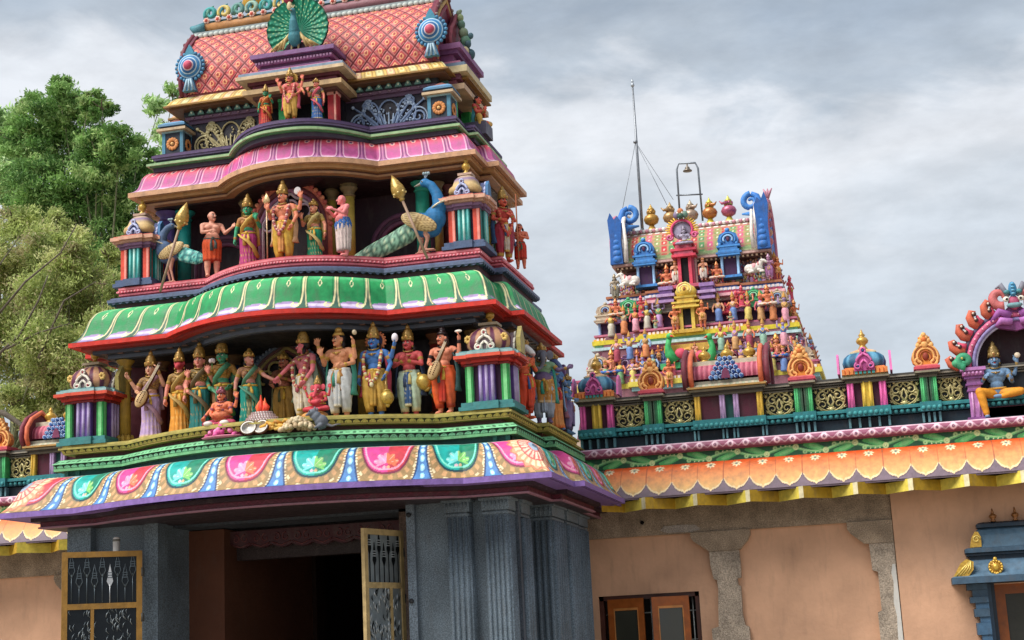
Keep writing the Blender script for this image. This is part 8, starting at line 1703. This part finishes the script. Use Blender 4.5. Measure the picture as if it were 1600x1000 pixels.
# --- gate leaves
def gate(label, hinge, free, z1, panels, frame_c):
    root = thing('gate_leaf', label, 'gate', (hinge[0], hinge[1], 0), world=True, group='open metal gate leaves at the porch')
    h = A_((*hinge, 0.)); d = A_((free[0]-hinge[0], free[1]-hinge[1], 0)); W_ = np.linalg.norm(d); d /= W_; nrm = A_((d[1], -d[0], 0))
    M = np.stack([d, -nrm, A_((0, 0, 1))], 1)
    mb = MB().xf(M, h)
    fr = .052
    mb.box(0, fr, -.018, .018, .05, z1, frame_c); mb.box(W_-fr, W_, -.018, .018, .05, z1, frame_c); mb.box(fr, W_-fr, -.017, .017, z1-fr, z1, frame_c)
    zs = [z1-.53, z1-1.25, .12]
    for z in zs: mb.box(fr, W_-fr, -.017, .017, z, z+fr, frame_c)
    mb.box(W_*.60 if panels == 'l' else W_*.32, (W_*.60 if panels == 'l' else W_*.32)+.03, -.016, .016, zs[1]+fr, zs[0], frame_c)
    for z in (z1-.2, z1-.62): mb.tube([(0, 0, z-.04), (0, 0, z+.04)], .022, 8, '#4a4a48')
    mb.build('frame', ENAMEL, root)
    # pierced and engraved sheet: rods shaped like oars, above a leaf panel
    sh = '#20262c' if panels == 'l' else '#9aa4a8'; ln_ = '#5a656c' if panels == 'l' else '#14181c'
    mb = MB().xf(M, h)
    mb.box(fr-.01, W_-fr+.01, -.004, .004, .15, z1-fr+.01, sh); mb.build('sheet', METAL, root)
    mb = MB().xf(M, h); n = 9 if panels == 'l' else 7; yv = -.009
    for i in range(n):
        x = fr+(i+.5)*(W_-2*fr)/n; up = i % 2
        zb = zs[0]+fr; zt_ = z1-fr; zp = zb+(.20 if up else .30)
        col = '#c8ccd0' if (panels == 'l' and i == 3) else ln_
        w = (W_-2*fr)/n*(.42 if panels == 'l' else .36)
        for yy in (yv, -yv):
            mb.tube([(x, yy, zb), (x, yy, zp-.03)], .0045, 5, col)
            o = [(x, zp-.06), (x+w, zp), (x+w*.8, zp+.03), (x+w*.55, zp+.05), (x+w*.6, zp+.07), (x, zp+.16), (x-w*.6, zp+.07), (x-w*.55, zp+.05), (x-w*.8, zp+.03), (x-w, zp)]
            if panels == 'l' and i != 3: mb.tube([(a, yy, b) for a, b in o]+[(o[0][0], yy, o[0][1])], .0045, 5, col)
            else: mb.prism(o, yy-.002, yy+.002, col)
            for q in (0, .022, .044): mb.box(x-w*.8, x+w*.8, yy-.004, yy+.004, zp+.03+q, zp+.038+q, '#c8ced0' if panels != 'l' else ln_)
    zl0, zl1 = zs[1]+fr, zs[0]
    for i in range(150):
        x = random.uniform(fr+.03, W_-fr-.03); z = random.uniform(zl0+.03, zl1-.03); a = random.uniform(.3, 2.8)
        for yy in (yv, -yv): mb.tube([(x, yy, z), (x+.02*math.cos(a)+.012, yy, z+.03), (x+.03*math.cos(a), yy, z+.06)], [.002, .005, .0015], 5, random.choice(['#7a848a', '#5f6a70', '#98a2a6']) if panels == 'l' else random.choice(['#d0d8dc', '#1a1e22', '#c0c8cc']))
    mb.build('engraving', METAL, root)
a = at(97, 859, 12.95); b = at(222, 873, 13.35)
gate('left gate leaf with brown frame and dark engraved panel, swung open', (b.x, 13.35), (a.x, 12.95), 2.69, 'l', '#9a7438')
a = at(566, 823, 13.12); b = at(628, 843, 13.72)
gate('right gate leaf with pale frame and silver panel, standing ajar', (b.x, 13.72), (a.x, 13.12), 2.735, 'r', '#b8a070')
p = at(182, 850, 13.30); r = thing('tube_pipe', 'short white pipe standing up behind the left gate leaf', 'pipe', (p.x, 13.30, 0)); mb = MB(); mb.tube([(0, 0, 0), (0, 0, at(182, 842, 13.30).z)], .033, 12, '#c8c4be'); mb.ell((0, 0, at(182, 842, 13.30).z), (.033, .033, .02), '#d0ccc6', 10, 6); mb.build('pipe_body', PAINT, r); mb = MB(); mb.lathe([(.035, 0), (.035, .02)], 12, '#6a6862', (0, 0, at(182, 846, 13.30).z)); mb.build('ring', PAINT, r)
